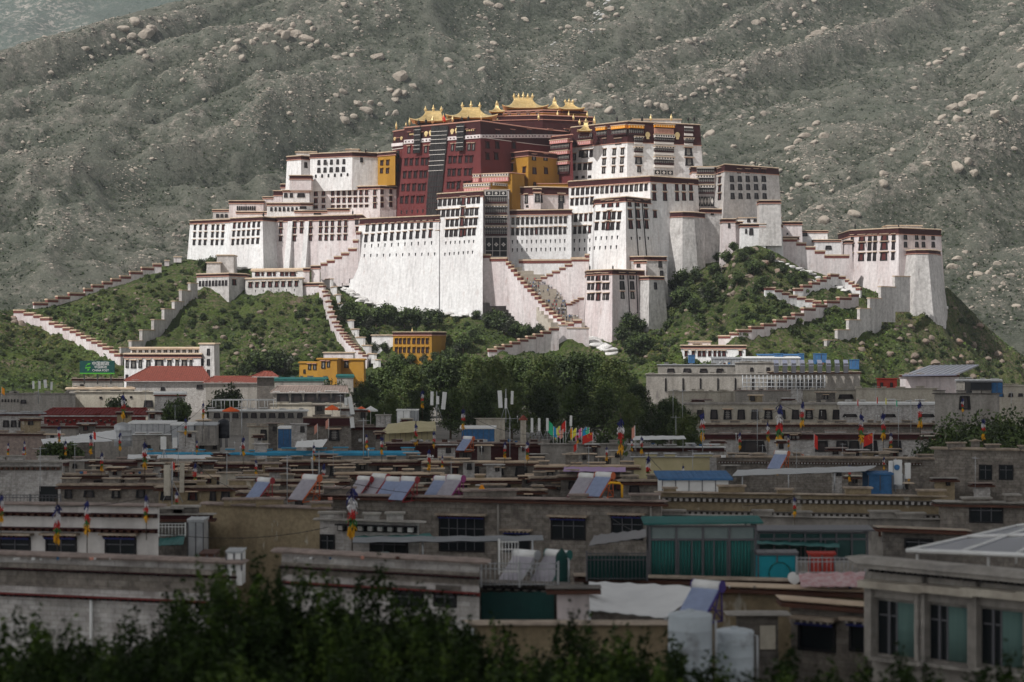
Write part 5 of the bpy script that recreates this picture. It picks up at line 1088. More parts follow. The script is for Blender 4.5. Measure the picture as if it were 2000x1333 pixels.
cluster([(1345,85,8),(1357,80,7),(1370,84,6),(1318,102,5),(1415,16,8),(1436,50,7),(1430,58,6),(1463,62,5),(1478,50,11),(1490,42,7),(1553,34,9),(1562,46,8),(1545,26,6),(1598,68,12),(1610,60,9),(1580,74,7),(1532,60,6),(1520,110,7),(1500,100,6),(1570,20,6),(1590,8,7),(1600,2,6),(1530,52,6)]+spray(1510,70,60,24,26,2,5,-.6), 'boulder on the upper slope right of the palace', 'boulders on the upper right slope')
cluster([(1450,135,7),(1434,155,9),(1453,143,8),(1420,152,7),(1386,170,9),(1375,176,8),(1405,180,7),(1365,178,6),(1353,192,8),(1397,160,6),(1448,165,6),(1425,174,6),(1330,200,7)]+spray(1410,165,40,10,14,2,4.5,-.6), 'long pale boulder in the diagonal row right of the white east palace', 'diagonal row of boulders')
cluster([(1446,230,6),(1470,233,7),(1463,245,6),(1492,228,10),(1388,266,10),(1501,270,7),(1468,250,5),(1432,290,9),(1545,293,11),(1558,280,9),(1573,270,14),(1584,255,8),(1595,246,10),(1611,270,12),(1559,315,6),(1590,285,7),(1520,268,5),(1440,235,5),(1404,330,7),(1520,340,9),(1560,365,8),(1548,372,8),(1582,362,9),(1540,385,8),(1580,350,10),(1625,375,8),(1658,353,6),(1668,424,12),(1610,437,13),(1544,420,6),(1540,440,6),(1600,415,8),(1745,297,7),(1740,308,6),(1726,345,10),(1725,370,11),(1758,355,5)]+spray(1590,350,55,50,40,2,5), 'pale boulder on the slope between the east block and the separate tower', 'boulders right of the east block')
cluster([(1831,125,10),(1845,116,7),(1815,128,7),(1850,100,8),(1880,110,7),(1885,100,8),(1905,45,7),(1860,105,6),(1785,175,8),(1796,196,5),(1993,100,8),(1996,130,9),(1958,70,8),(1975,12,7)]+spray(1850,110,40,12,14,2,5,-.6), 'boulder in the row near the upper right corner', 'boulders near the upper right corner')
cluster([(1860,215,14),(1880,208,12),(1900,195,14),(1918,188,10),(1840,232,10),(1870,240,12),(1888,222,10),(1855,250,8),(1940,235,12),(1960,240,9),(1985,195,11),(1830,245,8),(1900,280,10),(1810,328,9),(1870,335,16),(1890,325,12),(1900,345,12),(1970,350,8),(1980,300,9)]+spray(1890,260,60,40,30,2,6), 'brown boulder of the long outcrop at the right edge', 'outcrop at the right edge')
cluster([(1862,525,14),(1870,510,10),(1885,500,6),(1910,540,9),(1930,535,9),(1905,520,7),(1950,520,8),(1960,560,7),(1895,545,8),(1985,600,8),(1940,570,7),(1975,540,8)]+spray(1930,540,45,45,26,2,6), 'boulder low on the mountain right of the separate east tower', 'boulders right of the east tower')
SPEC.sort(key=lambda s: -s[0])
for r, me, M, label, group in SPEC[:292]: tag(inst('boulder', me, M), label, 'boulder', group)
# ---- scree: the countless small stones, one mesh
def scree():
    g = np.random.default_rng(3); P = []
    spots = [(410,120,80,16,-.5),(150,170,90,30,-.6),(700,110,90,80,0),(950,80,30,70,0),(1130,60,70,22,-.6),(1065,135,40,14,-.6),(1500,80,90,50,-.5),(1600,320,90,70,0),(1890,280,90,80,-.4),(1930,540,60,60,0),(560,180,90,60,0),(1260,170,90,50,0),(1800,420,120,70,-.3),(260,230,60,60,-.5),(260,350,20,50,0),(620,300,60,60,0),(1000,0,900,0,0)]
    V = []; Fc = []
    base = np.array([(1,0,0),(0,1,0),(-1,0,0),(0,-1,0),(0,0,.8),(0,0,-.5)]); fc = np.array([(0,1,4),(1,2,4),(2,3,4),(3,0,4),(1,0,5),(2,1,5),(3,2,5),(0,3,5)])
    n = 0; Fc2 = []
    for (cx, cy, sx, sy, an) in spots:
        N = 300 if sy else 0
        for _ in range(N):
            if sy: a, b = g.normal()*sx, g.normal()*sy; x = cx+a*math.cos(an)-b*math.sin(an); y = cy+a*math.sin(an)+b*math.cos(an)
            else: x = g.uniform(-20, 2020); y = g.uniform(-10, 560)
            if not (-40 < x < 2040 and -20 < y < 600): continue
            p = mountain_hit(x, y)
            if p is None: continue
            s = PX(g.uniform(.7, 2.3), p.y); M = g.normal(size=(6, 3))*.22+base*(1, 1, .8)
            a = g.uniform(0, 6.28); c_, s_ = math.cos(a), math.sin(a); Q = M.copy(); Q[:, 0] = M[:, 0]*c_-M[:, 1]*s_; Q[:, 1] = M[:, 0]*s_+M[:, 1]*c_
            V.append(Q*s*(1.2, 1, 1)+np.array(p)); Fc.append(fc+6*n); n += 1
    off = 6*n
    while n < 22000:                           # stones lie thick where the relief is bare rock
        m_ = 4000; Y = g.uniform(1300, 2300, m_); px = g.uniform(-30, 2030, m_); X = (px-1000)/F*Y; jx = np.clip(((X-xs[0])/GS).astype(int), 0, len(xs)-1); jy = np.clip(((Y-ys[0])/GS).astype(int), 0, len(ys)-1)
        k = g.random(m_) < (.025+ROCK[jy, jx]**1.5*.9); Z = mz(X, Y)
        for x, y, z in zip(X[k], Y[k], Z[k]):
            s = PX(.6+2.2*g.random()**3+2.6*g.random()**9, y); M = g.normal(size=(6, 3))*.22+base*(1, 1, .8); a = g.uniform(0, 6.28); c_, s_ = math.cos(a), math.sin(a); Q = M.copy(); Q[:, 0] = M[:, 0]*c_-M[:, 1]*s_; Q[:, 1] = M[:, 0]*s_+M[:, 1]*c_
            V.append(Q*s*(1.3, 1, 1)+np.array((x, y, z))); Fc.append(fc+6*n); n += 1
    off = 6*n
    for r, bm_, M, _, _ in SPEC[292:]:         # the smaller boulders
        v = np.array([M @ k.co for k in bm_.vertices]); Fc2.append([tuple(i+off for i in pl.vertices) for pl in bm_.polygons]); V.append(v); off += len(v)
    me = bpy.data.meshes.new('scree'); me.from_pydata(np.concatenate(V).tolist(), [], np.concatenate(Fc).tolist()+[t for l in Fc2 for t in l]); me.materials.append(MATS['boulder']); me.update()
    o = bpy.data.objects.new('scree', me); COL.objects.link(o); tag(o, kind='stuff')
scree()
def scrubmass():                               # dark scrub dotted over the mountain
    g = np.random.default_rng(12); m_ = 90000; Y = g.uniform(1300, 2300, m_); px = g.uniform(-30, 2030, m_); X = (px-1000)/F*Y
    jx = np.clip(((X-xs[0])/GS).astype(int), 0, len(xs)-1); jy = np.clip(((Y-ys[0])/GS).astype(int), 0, len(ys)-1)
    k = g.random(m_) < .05+.5*THICK[jy, jx]+.16*(fbm(X/40, Y/40, 3, 97) > .56); X, Y = X[k], Y[k]; Z = mz(X, Y); n = len(X)
    P = np.repeat(np.stack([X, Y, Z], -1), 3, 0); n *= 3; P = P+g.normal(size=(n, 3))*(.7, .7, .35)+(0, 0, .4); s = (.5+.8*g.random(n)**2)[:, None]
    nrm = g.normal(size=(n, 3))+np.array([0, -.5, .6]); nrm /= np.linalg.norm(nrm, axis=1)[:, None]; t = np.cross(nrm, g.normal(size=(n, 3))); t /= np.linalg.norm(t, axis=1)[:, None]; b = np.cross(nrm, t)
    V = np.stack([P-t*s, P-b*s*.7, P+t*s, P+b*s*.7], 1).reshape(-1, 3); me = bpy.data.meshes.new('scrub'); me.vertices.add(4*n); me.vertices.foreach_set('co', V.ravel()); me.loops.add(4*n); me.loops.foreach_set('vertex_index', np.arange(4*n, dtype=np.int32)); me.polygons.add(n); me.polygons.foreach_set('loop_start', np.arange(0, 4*n, 4, dtype=np.int32)); me.update(calc_edges=True); me.materials.append(MATS['leaf_dark'])
    o = bpy.data.objects.new('scrub', me); COL.objects.link(o); tag(o, kind='stuff')
scrubmass()
# ------------------------------------------------------------------ the town under the cloud's shade
mat('stone', (.30, .27, .235), (.19, .17, .15), .7, bump=.12, bscale=5, c3=(.36, .32, .28), s3=.35, brick=(.28, .62), grain=.4, gs=2.5)
mat('stone_dark', (.20, .18, .16), (.12, .11, .10), .7, bump=.12, bscale=5, brick=(.25, .55), grain=.4, gs=2.5)
mat('tanwall', (.33, .265, .165), (.24, .185, .115), .5, stretch=(1, 1, .4), bump=.06, c3=(.44, .40, .32), s3=.8, lo3=.62, hi3=.67, grain=.25, gs=3)
mat('concrete', (.37, .345, .31), (.24, .22, .195), .45, stretch=(1, 1, .25), bump=.08, c3=(.13, .12, .115), s3=.8, lo3=.56, hi3=.76, grain=.25, gs=2)
mat('cream', (.50, .46, .38), (.37, .33, .27), .4, stretch=(1, 1, .25), bump=.05, c3=(.22, .19, .165), s3=.8, lo3=.57, hi3=.76, grain=.2, gs=2)
mat('whitewall', (.60, .58, .56), (.44, .42, .40), .5, stretch=(1, 1, .25), bump=.06, c3=(.24, .22, .205), s3=.9, lo3=.55, hi3=.74, brick=(.2, .44), grain=.3, gs=2)
mat('plaster', (.70, .67, .64), (.56, .53, .50), .5, stretch=(1, 1, .25), bump=.06, c3=(.36, .33, .31), s3=.9, lo3=.58, hi3=.78, grain=.12, gs=2, streak=.2)
mat('coping_brown', (.44, .36, .275), (.28, .22, .17), .9, bump=.08, grain=.3, gs=2)
mat('coping_pink', (.34, .265, .23), (.24, .19, .165), 1.2, bump=.08, grain=.3, gs=2)
mat('brown', (.085, .035, .022), (.06, .028, .02), 1.5)
mat('tile_red', (.29, .080, .055), (.21, .058, .042), 1.2, bump=.1, grain=.3, gs=2)
mat('tile_dark', (.20, .028, .024), (.14, .022, .02), 1.2, bump=.1)
mat('teal', (.018, .125, .115), (.02, .09, .085), .8); mat('teal_cloth', (.02, .14, .125), (.015, .10, .09), .8, bump=.1)
mat('green_cloth', (.006, .045, .040), (.005, .030, .028), .5, bump=.15)
mat('cyan', (.02, .30, .36), (.015, .24, .30), .7)
mat('blue', (.05, .16, .34), (.04, .12, .26), .8, grain=.25, gs=2); mat('blue_sheet', (.05, .30, .48), (.04, .24, .40), .6)
mat('steel', (.42, .43, .44), (.30, .31, .32), 1.2, rough=.45, metal=.4); mat('steel_dark', (.10, .10, .11), rough=.5, metal=.3)
mat('whitepaint', (.72, .72, .71), (.62, .62, .60), 1.0, rough=.5); mat('tarp', (.66, .66, .65), (.54, .54, .54), .5, rough=.6, bump=.2, bscale=1.5)
mat('glass_green', (.05, .115, .11), (.075, .15, .14), .5, rough=.12, spec=.6); mat('glass_dark', (.010, .013, .015), rough=.3, spec=.15)
mat('curtain_green', (.12, .20, .18), (.08, .15, .14), 3, stretch=(1, 1, .05))
mat('cream_cloth', (.48, .42, .25), (.40, .35, .20), .7); mat('lilac', (.36, .24, .40), rough=.9)
mat('tank_white', (.46, .51, .54), (.36, .40, .43), .8, rough=.6, c3=(.24, .25, .26), s3=1.5); mat('tank_black', (.014, .016, .022), rough=.5)
mat('f_blue', (.030, .035, .14), rough=.9); mat('f_white', (.62, .60, .60), rough=.9); mat('f_red', (.50, .035, .03), rough=.9); mat('f_green', (.05, .17, .05), rough=.9); mat('f_yellow', (.70, .36, .02), rough=.9)
mat('f_pink', (.70, .16, .34), rough=.9); mat('f_cyan', (.03, .28, .55), rough=.9); mat('f_mint', (.05, .50, .25), rough=.9); mat('f_lemon', (.72, .66, .06), rough=.9); mat('f_salmon', (.60, .27, .20), rough=.9)
mat('collector', (.30, .36, .52), (.25, .30, .44), 3, rough=.3, spec=.6); mat('collector_grey', (.42, .40, .44), (.34, .32, .36), 3, rough=.35, spec=.6)
mat('sign_green', (.005, .055, .048), rough=.6); mat('sign_lime', (.07, .32, .03), rough=.6); mat('solar', (.20, .21, .27), (.16, .17, .22), 1.2, rough=.3, spec=.5)
mat('red_shed', (.40, .045, .03), (.32, .04, .03), .8); mat('plant', (.05, .09, .02))
def bay_window(bl, i, px, py, w, h, style='dark', awn='maroon', bars=True):
    """window > frame, pane, awning, sill - for the nearer houses (w, h in picture pixels)"""
    a, ex, ey, ez = bl.face(i); p = bl.hit(i, px, py); k = PX(1, p.y); W_ = w*k/max(abs(ex.x), .4); H_ = h*k
    M = Matrix(((ex.x, ey.x, ez.x, p.x), (ex.y, ey.y, ez.y, p.y), (ex.z, ey.z, ez.z, p.z), (0, 0, 0, 1)))
    f = MB(); t = .10
    f.box(-W_/2-t, -.10, -H_/2-t, -W_/2, .1, H_/2+t); f.box(W_/2, -.10, -H_/2-t, W_/2+t, .1, H_/2+t); f.box(-W_/2, -.10, H_/2, W_/2, .1, H_/2+t); f.box(-W_/2, -.10, -H_/2-t, W_/2, .1, -H_/2)
    if bars:
        n = max(2, int(W_/.6))
        for q in range(1, n): f.cbox((-W_/2+W_*q/n, -.05, 0), (.05, .06, H_), 1)
        f.cbox((0, -.045, H_*.18), (W_, .05, .05), 1)
    o = f.build('window', ['black' if style != 'plain' else 'concrete', 'steel_dark'], bl.root); o.matrix_basis = Matrix.Translation(-bl.root.location) @ M
    MB().box(-W_/2, -.02, -H_/2, W_/2, .05, H_/2).build('pane', 'glass_dark', o)
    if awn:
        v = MB(); v.box(-W_/2-.28, -.62, H_/2+.22, W_/2+.28, .1, H_/2+.34, 0)
        n = max(4, int(W_/.22))
        for q in range(n): v.cbox((-W_/2-.15+(W_+.3)*(q+.5)/n, -.30, H_/2+.165), (.11, .5, .105), 1)
        v.box(-W_/2-.1, -.36, H_/2+.0, W_/2+.1, -.33, H_/2+.11, 2)
        v.build('awning', ['coping_brown', awn, 'f_blue' if style == 'dark' else awn], o)
    return o
def dentils(bl, i, x0, x1, py, hpx, m1='brown', m2='whitewall', step=.34, depth=.42):
    """cornice of beam ends under a thin tile ledge"""
    a, ex, ey, ez = bl.face(i); p0 = bl.hit(i, x0, py); p1 = bl.hit(i, x1, py); L_ = (p1-p0).length; k = PX(hpx, p0.y); n = max(3, int(L_/step)); o = bl.root.location
    M = Matrix(((ex.x, ey.x, 0, p0.x-o.x), (ex.y, ey.y, 0, p0.y-o.y), (0, 0, 1, p0.z-o.z), (0, 0, 0, 1))); b = MB()
    b.box(0, -depth-.12, k*.35, L_, .08, k*.5, 0, M); b.box(0, -depth*.3, -k*.5, L_, .07, k*.345, 0, M)
    for q in range(n): b.cbox((L_*(q+.5)/n, -depth*.5-.06, 0), (step*.48, depth*.9, k*.62), 1, M)
    b.build('cornice', [m1, m2], bl.root)
TG = 'flat roofed town houses'
def H_(label, x0, x1, top, Y, back=12, m='stone', fr=0, frm='maroon', cop=3, copm='coping_brown', Y1=None, base=None, group=TG, cat='house', over=.35, name='house'):
    Y1 = Y1 or Y; yb = base or 666.5+ZC*F/min(Y, Y1)
    return Block(name, label, [(x0, Y), (x1, Y1)], top, yb, back=back, bat=0.004, m=m, fr=fr, frm=frm, cop=cop, copm=copm, group=group, cat=cat, over=over, parapet=.9, band='brown')
# ======== far row at the foot of the hill
h = H_('long grey concrete yard wall house at the far left under the antennas', -60, 147, 768, 560, 20, 'concrete', cop=1.5, copm='concrete'); h.win(0, 46, 785, 11, 8, 'bare')
for x in range(5, 40, 6): h.win(0, x, 783, 2, 6, 'bare')
h = H_('cream house with a dark garage opening left of the red hipped roof', 146, 304, 765, 580, 14, 'cream', cop=1.5, copm='cream'); h.win(0, 290, 789, 19, 14, 'bare'); h.win(0, 197, 777, 5, 4, 'bare'); h.win(0, 256, 776, 5, 4, 'bare')
h = H_('grey house with a thin maroon edge right below the green billboard', 141, 241, 739, 660, 12, 'concrete', fr=3, cop=1.2); h.win(0, 160, 756, 8, 10, 'bare')
h = H_('long low house with a pale blue sheet roof below the billboard house', 130, 262, 757, 640, 10, 'concrete', cop=4, copm='tan')
def hip(bl, over=1.0, hpx=28, rid=(.2, .8), m='tile_red', name='hipped_roof'):
    (x0, y0), (x1, y1), (x2, y2), (x3, y3) = bl.T; o = bl.root.location; z = bl.z1+.05; hh = PX(hpx, bl.Yr); b = MB()
    P = [Vector((x0-over, y0-over, z)), Vector((x1+over, y1-over, z)), Vector((x2+over, y2+over, z)), Vector((x3-over, y3+over, z))]
    ym = (y0+y2)/2; r0 = Vector((x0+(x1-x0)*rid[0], ym, z+hh)); r1 = Vector((x0+(x1-x0)*rid[1], ym, z+hh))
    V = [p-o for p in P]+[r0-o, r1-o]; b.add(V, [(0,1,5,4),(1,2,5),(2,3,4,5),(3,0,4)], 0); b.add([p-o-Vector((0,0,.25)) for p in P]+[p-o for p in P], [(3,2,1,0),(0,1,5,4),(1,2,6,5),(2,3,7,6),(3,0,4,7)], 1)
    n = int((x1-x0)/.7)
    for q in range(n+1):                      # tile ribs running down the near slope
        t = q/n; e = P[0].lerp(P[1], t); s = min(max((t-.0), rid[0]), rid[1]); f = 1.0 if rid[0] <= t <= rid[1] else (t/rid[0] if t < rid[0] else (1-t)/(1-rid[1]))
        top = e.lerp(Vector((e.x, ym, z+hh)), f); b.tube([e-o+Vector((0, 0, .06)), top-o+Vector((0, 0, .06))], .09, 4, 0, cap=False)
    b.tube([r0-o, r1-o], .28, 6, 0)
    for c, r in ((P[0], r0), (P[1], r1)): b.tube([c-o, r-o], .22, 6, 0)
    b.build(name, [m, 'whitewall'], bl.root)
h = H_('white house under a big red tiled hipped roof at the left', 247, 408, 745, 690, 26, 'whitewall', cop=1.5, copm='whitewall'); hip(h, 1.2, 27, (.2, .85)); h.win(0, 390, 756, 14, 8, 'bare'); h.win(0, 318, 760, 9, 7, 'bare')
h = H_('white shed with a red lined flat roof below the red hipped roof', 302, 362, 765, 560, 10, 'whitewall', fr=2, frm='tile_red', cop=6, copm='whitepaint')
h = H_('low house with a long red tile roof right of the hipped roof', 402, 508, 748, 680, 16, 'concrete', cop=1.5); hip(h, .8, 11, (.08, .92))
h = H_('dark grey square tower house with a small red tiled cap', 502, 535, 736, 640, 8, 'stone_dark', cop=1.5); hip(h, 1.6, 9, (.25, .75))
h = H_('long house with a teal sheet roof below the ochre houses', 536, 640, 737, 720, 10, 'concrete', cop=8, copm='teal')
h = H_('short annex with a teal sheet roof right of the lower ochre house', 658, 690, 731, 722, 8, 'concrete', cop=7, copm='teal')
h = H_('wide house with a faded red tile roof and a dark glazed top floor', 534, 676, 767, 600, 16, 'concrete', cop=1.5, copm='whitepaint'); hip(h, .8, 11, (.02, .98), 'coping_pink')
for k in range(5): h.win(0, 552+k*27, 777, 26, 16, 'bare')
h = H_('cream terrace storey in front of the dark glazed top floor', 528, 668, 789, 585, 6, 'cream', cop=1.5, copm='cream')
h = H_('long white roofed terrace building with pergola posts in the middle distance', 408, 600, 800, 520, 14, 'concrete', cop=4, copm='whitepaint'); 
for k in range(10): h.win(0, 424+k*18, 812, 13, 10, 'bare')
p = thing('pergola', 'white steel pergola frame on the terrace roof at the left', 'pergola', W(415, 800, 524)); b = MB(); k = PX(1, 524)
for x in range(0, 120, 17): b.tube([(x*k, 0, 0), (x*k, 0, 18*k)], .10, 5); b.tube([(x*k, 6, 0), (x*k, 6, 18*k)], .10, 5); b.tube([(x*k, 0, 18*k), (x*k, 6, 18*k)], .08, 5)
b.tube([(0, 0, 18*k), (119*k, 0, 18*k)], .12, 5); b.tube([(0, 6, 18*k), (119*k, 6, 18*k)], .12, 5); b.build('frame', 'whitepaint', p)
# right far group
h = H_('grey concrete block with cluttered roof at the right foot of the hill', 1285, 1480, 712, 690, 16, 'concrete', cop=2, copm='steel'); 
for x in (1310, 1342, 1374, 1406): h.win(0, x, 724, 16, 8, 'bare')
h.win(0, 1438, 722, 7, 7, 'bare')
h = H_('long concrete block in front of the cluttered roof at the right', 1262, 1500, 730, 640, 14, 'concrete', cop=2, copm='concrete')
for k in range(6): h.win(0, 1300+k*34, 752, 3, 26, 'bare')
h = H_('grey block with a tilted row of solar collectors on its roof edge', 1500, 1680, 726, 660, 18, 'concrete', fr=2, cop=1.5, copm='coping_brown'); h.row(0, 1505, 752, 1600, 752, 6, 12, 18, 'bare')
h = H_('small grey room with one window under the water tanks at the right', 1436, 1515, 708, 668, 8, 'concrete', cop=1.5, copm='concrete'); h.win(0, 1468, 722, 7, 8, 'bare'); h.win(0, 1500, 722, 8, 8, 'bare')
h = H_('beige wall house beside the poplar grove, with two dark tanks in front', 1305, 1436, 764, 520, 10, 'cream', cop=1.5, copm='cream')
h = H_('pale house with low parapet right of the beige wall house', 1436, 1545, 762, 510, 10, 'concrete', cop=2, copm='coping_pink')
h = H_('white hut standing between the pale parapet house and the beige annex', 1545, 1568, 760, 505, 8, 'whitewall', cop=1.5, copm='whitewall')
h = H_('beige annex with garage openings in the right middle distance', 1568, 1672, 761, 508, 10, 'cream', cop=2, copm='concrete'); h.win(0, 1652, 775, 32, 9, 'bare'); h.win(0, 1608, 772, 16, 14, 'bare')
h = H_('long pale blank wall house in front of the red shed', 1672, 1830, 758, 500, 12, 'cream', cop=1.5, copm='cream'); 
h = H_('red painted shed at the right foot of the hill', 1713, 1752, 739, 560, 6, 'red_shed', cop=2, copm='red_shed'); h.win(0, 1722, 752, 6, 9, 'bare'); h.win(0, 1741, 752, 6, 9, 'bare')
h = H_('white house with rust stains under a large slanted metal roof at the right', 1758, 1872, 732, 590, 10, 'pinkwhite', fr=2, frm='tile_red', cop=1.2); 
b = MB(); o = h.root.location; a = [W(1762, 733, 585), W(1868, 731, 585), W(1912, 712.5, 640), W(1815, 714, 640)]; b.add([p-o for p in a]+[p-o-Vector((0, 0, .4)) for p in a], [(0,1,2,3),(7,6,5,4),(0,4,5,1),(1,5,6,2),(2,6,7,3),(3,7,4,0)], 0)
for k in range(1, 9):
    t = k/9; b.tube([a[0].lerp(a[1], t)-o+Vector((0,0,.1)), a[3].lerp(a[2], t)-o+Vector((0,0,.1))], .12, 4, 1)
b.build('metal_roof', ['solar', 'steel'], h.root)
h = H_('long blue edged sheet roof shed right of the slanted metal roof', 1868, 1955, 741, 560, 10, 'concrete', cop=4, copm='steel')
h = H_('pale flat roofed house at the right edge of the far row', 1950, 2080, 752, 520, 14, 'cream', cop=3, copm='cream'); h.row(0, 1955, 772, 2050, 772, 6, 10, 7, 'bare')
# ======== middle rows
h = H_('long two storey house with a row of dark green windows at the right', 1338, 1640, 786, 430, 14, 'cream', cop=5, copm='concrete', fr=0)
for k in range(11): h.win(0, 1368+k*26.5, 810, 16, 19, 'lat' if k % 3 == 2 else 'bare')
h = H_('white low house with a long pale parapet right of the windowed house', 1640, 1830, 785, 410, 12, 'whitewall', cop=6, copm='whitepaint'); h.row(0, 1660, 812, 1810, 812, 3, 30, 6, 'bare')
h = H_('grey brick house with one square window below the black tank at the right', 1826, 1952, 768, 360, 12, 'concrete', cop=2, copm='stone_dark'); h.win(0, 1884, 787, 24, 27, 'bare')
h = H_('brown parapet house under the prayer poles at the right', 1372, 1850, 826, 370, 10, 'stone', cop=4, copm='coping_brown', fr=2)
h = H_('long maroon trimmed white house with wide dark openings at the right', 1376, 1842, 846, 320, 12, 'whitewall', fr=8, cop=3, copm='coping_pink')
for x, w_ in ((1470, 58), (1605, 28), (1644, 24), (1668, 24), (1700, 30), (1748, 26), (1815, 24)): h.win(0, x, 872, w_, 22, 'bare')
h = H_('flat roofed house with white sheeting left of the maroon trimmed white house', 1235, 1412, 872, 300, 10, 'whitewall', fr=5, cop=3, copm='whitepaint')
h = H_('long brown stone house with a pale roof strip at the right middle', 1400, 1830, 893, 232, 14, 'stone', cop=5, copm='coping_brown', Y1=228); dentils(h, 0, 1402, 1800, 903, 4)
h = H_('stone house with two barred windows at the right edge', 1826, 2080, 878, 205, 12, 'stone', cop=5, copm='coping_brown', Y1=200); bay_window(h, 0, 1925, 923, 20, 26, awn=None); bay_window(h, 0, 1965, 923, 22, 26, awn=None)
h = H_('red tiled roof house with white dots under its eaves at the left', 86, 284, 812, 430, 12, 'tile_dark', cop=2, copm='tile_dark'); hip(h, .8, 11, (.02, .96), 'tile_dark'); 
for k in range(22): h.win(0, 94+k*8.6, 822+(k % 2)*3, 3, 4, 'lat')
h = H_('grey block wall house below the red tiled roof at the left', 70, 300, 832, 410, 8, 'concrete', cop=1.5, fr=2, copm='coping_pink')
h = H_('pale blue railed terrace house at the far left', -40, 86, 806, 430, 10, 'whitewall', cop=3, copm='steel', fr=2)
for k in range(5): h.win(0, 12+k*15, 828, 12, 14, 'bare')
h = H_('low brown house with a pinkish balustrade at the far left', -40, 90, 846, 380, 10, 'coping_pink', cop=2, copm='coping_brown', fr=2)
h = H_('grey terraced house behind the silver water tank at the left', 250, 430, 848, 345, 12, 'concrete', cop=2, copm='whitepaint')
h.row(0, 290, 874, 420, 874, 6, 9, 9, 'bare')
h = H_('maroon topped stone house with a barred window in the middle', 594, 686, 814, 400, 12, 'stone', fr=14, cop=3, copm='coping_brown'); h.win(0, 653, 850, 22, 22, 'lat')
h = H_('beige house left of the blue cabin in the middle', 486, 556, 832, 395, 10, 'cream', cop=2, copm='coping_brown'); h.win(0, 515, 850, 14, 22, 'bare')
h = H_('low stone house behind the cream tarp, with clutter on its roof', 686, 800, 832, 410, 10, 'stone', fr=4, cop=3, copm='coping_pink')
h = H_('pale block wall house standing right of the blue roofed shed', 930, 986, 817, 380, 8, 'cream', cop=1.5, copm='cream')
h = H_('long dark maroon fronted house across the middle of the town', 756, 1060, 863, 300, 12, 'maroon', cop=4, copm='coping_pink', fr=3)
h = H_('long grey walled house below the row of little coloured flags', 1056, 1216, 866, 296, 10, 'concrete', cop=3, copm='concrete')
h = H_('pale yellow green sheet fence house in the middle right', 1238, 1386, 892, 235, 8, 'cream_cloth', cop=1.5, copm='steel')
h = H_('long low house roofed with bright blue sheeting, left half of the blue roofs', 285, 500, 884, 290, 12, 'concrete', cop=5, copm='blue_sheet')
h = H_('long low house roofed with bright blue sheeting, right half of the blue roofs', 500, 815, 881, 286, 12, 'concrete', cop=9, copm='blue_sheet')
BR_ = [  # crowded brown roofs: label, x0, x1, top, Y, back, wall, coping, frieze
 ('brown roofed house with a maroon edge left of the middle, behind the cream antenna panels', 126, 330, 898, 262, 10, 'stone', 'coping_pink', 5),
 ('stone house with a maroon edge in front of the left blue roofs', 318, 560, 902, 252, 10, 'stone', 'coping_brown', 5),
 ('brown house with open arcade below the right blue roofs', 552, 836, 898, 250, 10, 'stone_dark', 'coping_brown', 4),
 ('long tan edged house below the dark maroon front', 830, 1060, 900, 245, 12, 'stone', 'tan', 2),
 ('brown stone house with a chimney hut below the grey wall', 1050, 1245, 908, 235, 12, 'stone', 'tan', 2),
 ('pinkish roofed house left of the cream antenna panels', 120, 300, 924, 228, 9, 'coping_pink', 'coping_brown', 3),
 ('brown double edged house right of the cream antenna panels', 336, 600, 926, 222, 9, 'tanwall', 'coping_brown', 4),
 ('stone house with dark openings behind the two leftmost solar heaters', 470, 680, 936, 205, 9, 'stone', 'coping_brown', 3),
 ('tan edged stone house behind the middle solar heaters', 660, 860, 922, 215, 9, 'stone', 'tan', 3),
 ('tan roofed house behind the right pair of solar heaters', 850, 1045, 934, 205, 9, 'tanwall', 'tan', 3),
 ('stone house with dark window openings left of the lilac awning', 1040, 1110, 930, 200, 9, 'stone', 'coping_brown', 2),
 ('dark stone house under the lilac awning', 1095, 1240, 927, 198, 10, 'stone_dark', 'coping_brown', 2),
 ('stone walled house at the left behind the white house with awnings', 118, 330, 944, 190, 10, 'stone', 'coping_brown', 3),
 ('cream walled house under the cream antenna panels', 310, 480, 948, 186, 9, 'tanwall', 'coping_brown', 3),
 ('brown stone house behind the plastered tan house', 470, 700, 958, 172, 8, 'stone', 'coping_brown', 2),
 ('stone house behind the row of red framed solar heaters', 690, 1060, 954, 175, 8, 'stone_dark', 'coping_brown', 3),
 ('rough stone house between the lilac awning and the blue roofed cabin', 1215, 1300, 936, 182, 9, 'stone', 'coping_brown', 3)]
for lab, x0, x1, t, Y, bk, wm, cm, fr in BR_:
    h = H_(lab, x0, x1, t, Y, bk, wm, fr=fr, cop=5, copm=cm)
    q = random.Random(int(x0+t)); x = x0+q.uniform(14, 30)
    while x < x1-18:
        w_ = q.uniform(11, 26); h.win(0, x, t+21, w_, q.uniform(13, 20), q.choice(('bare', 'bare', 'redp', 'lat'))); x += w_+q.uniform(12, 34)
h = H_('weathered white house with a heavy cornice and a brown door at the left', -60, 121, 899, 205, 12, 'whitewall', cop=5, copm='concrete', over=.5); dentils(h, 0, -60, 120, 915, 8, 'stone', 'brown', .5); bay_window(h, 0, 95, 967, 32, 30, awn=None, bars=False)
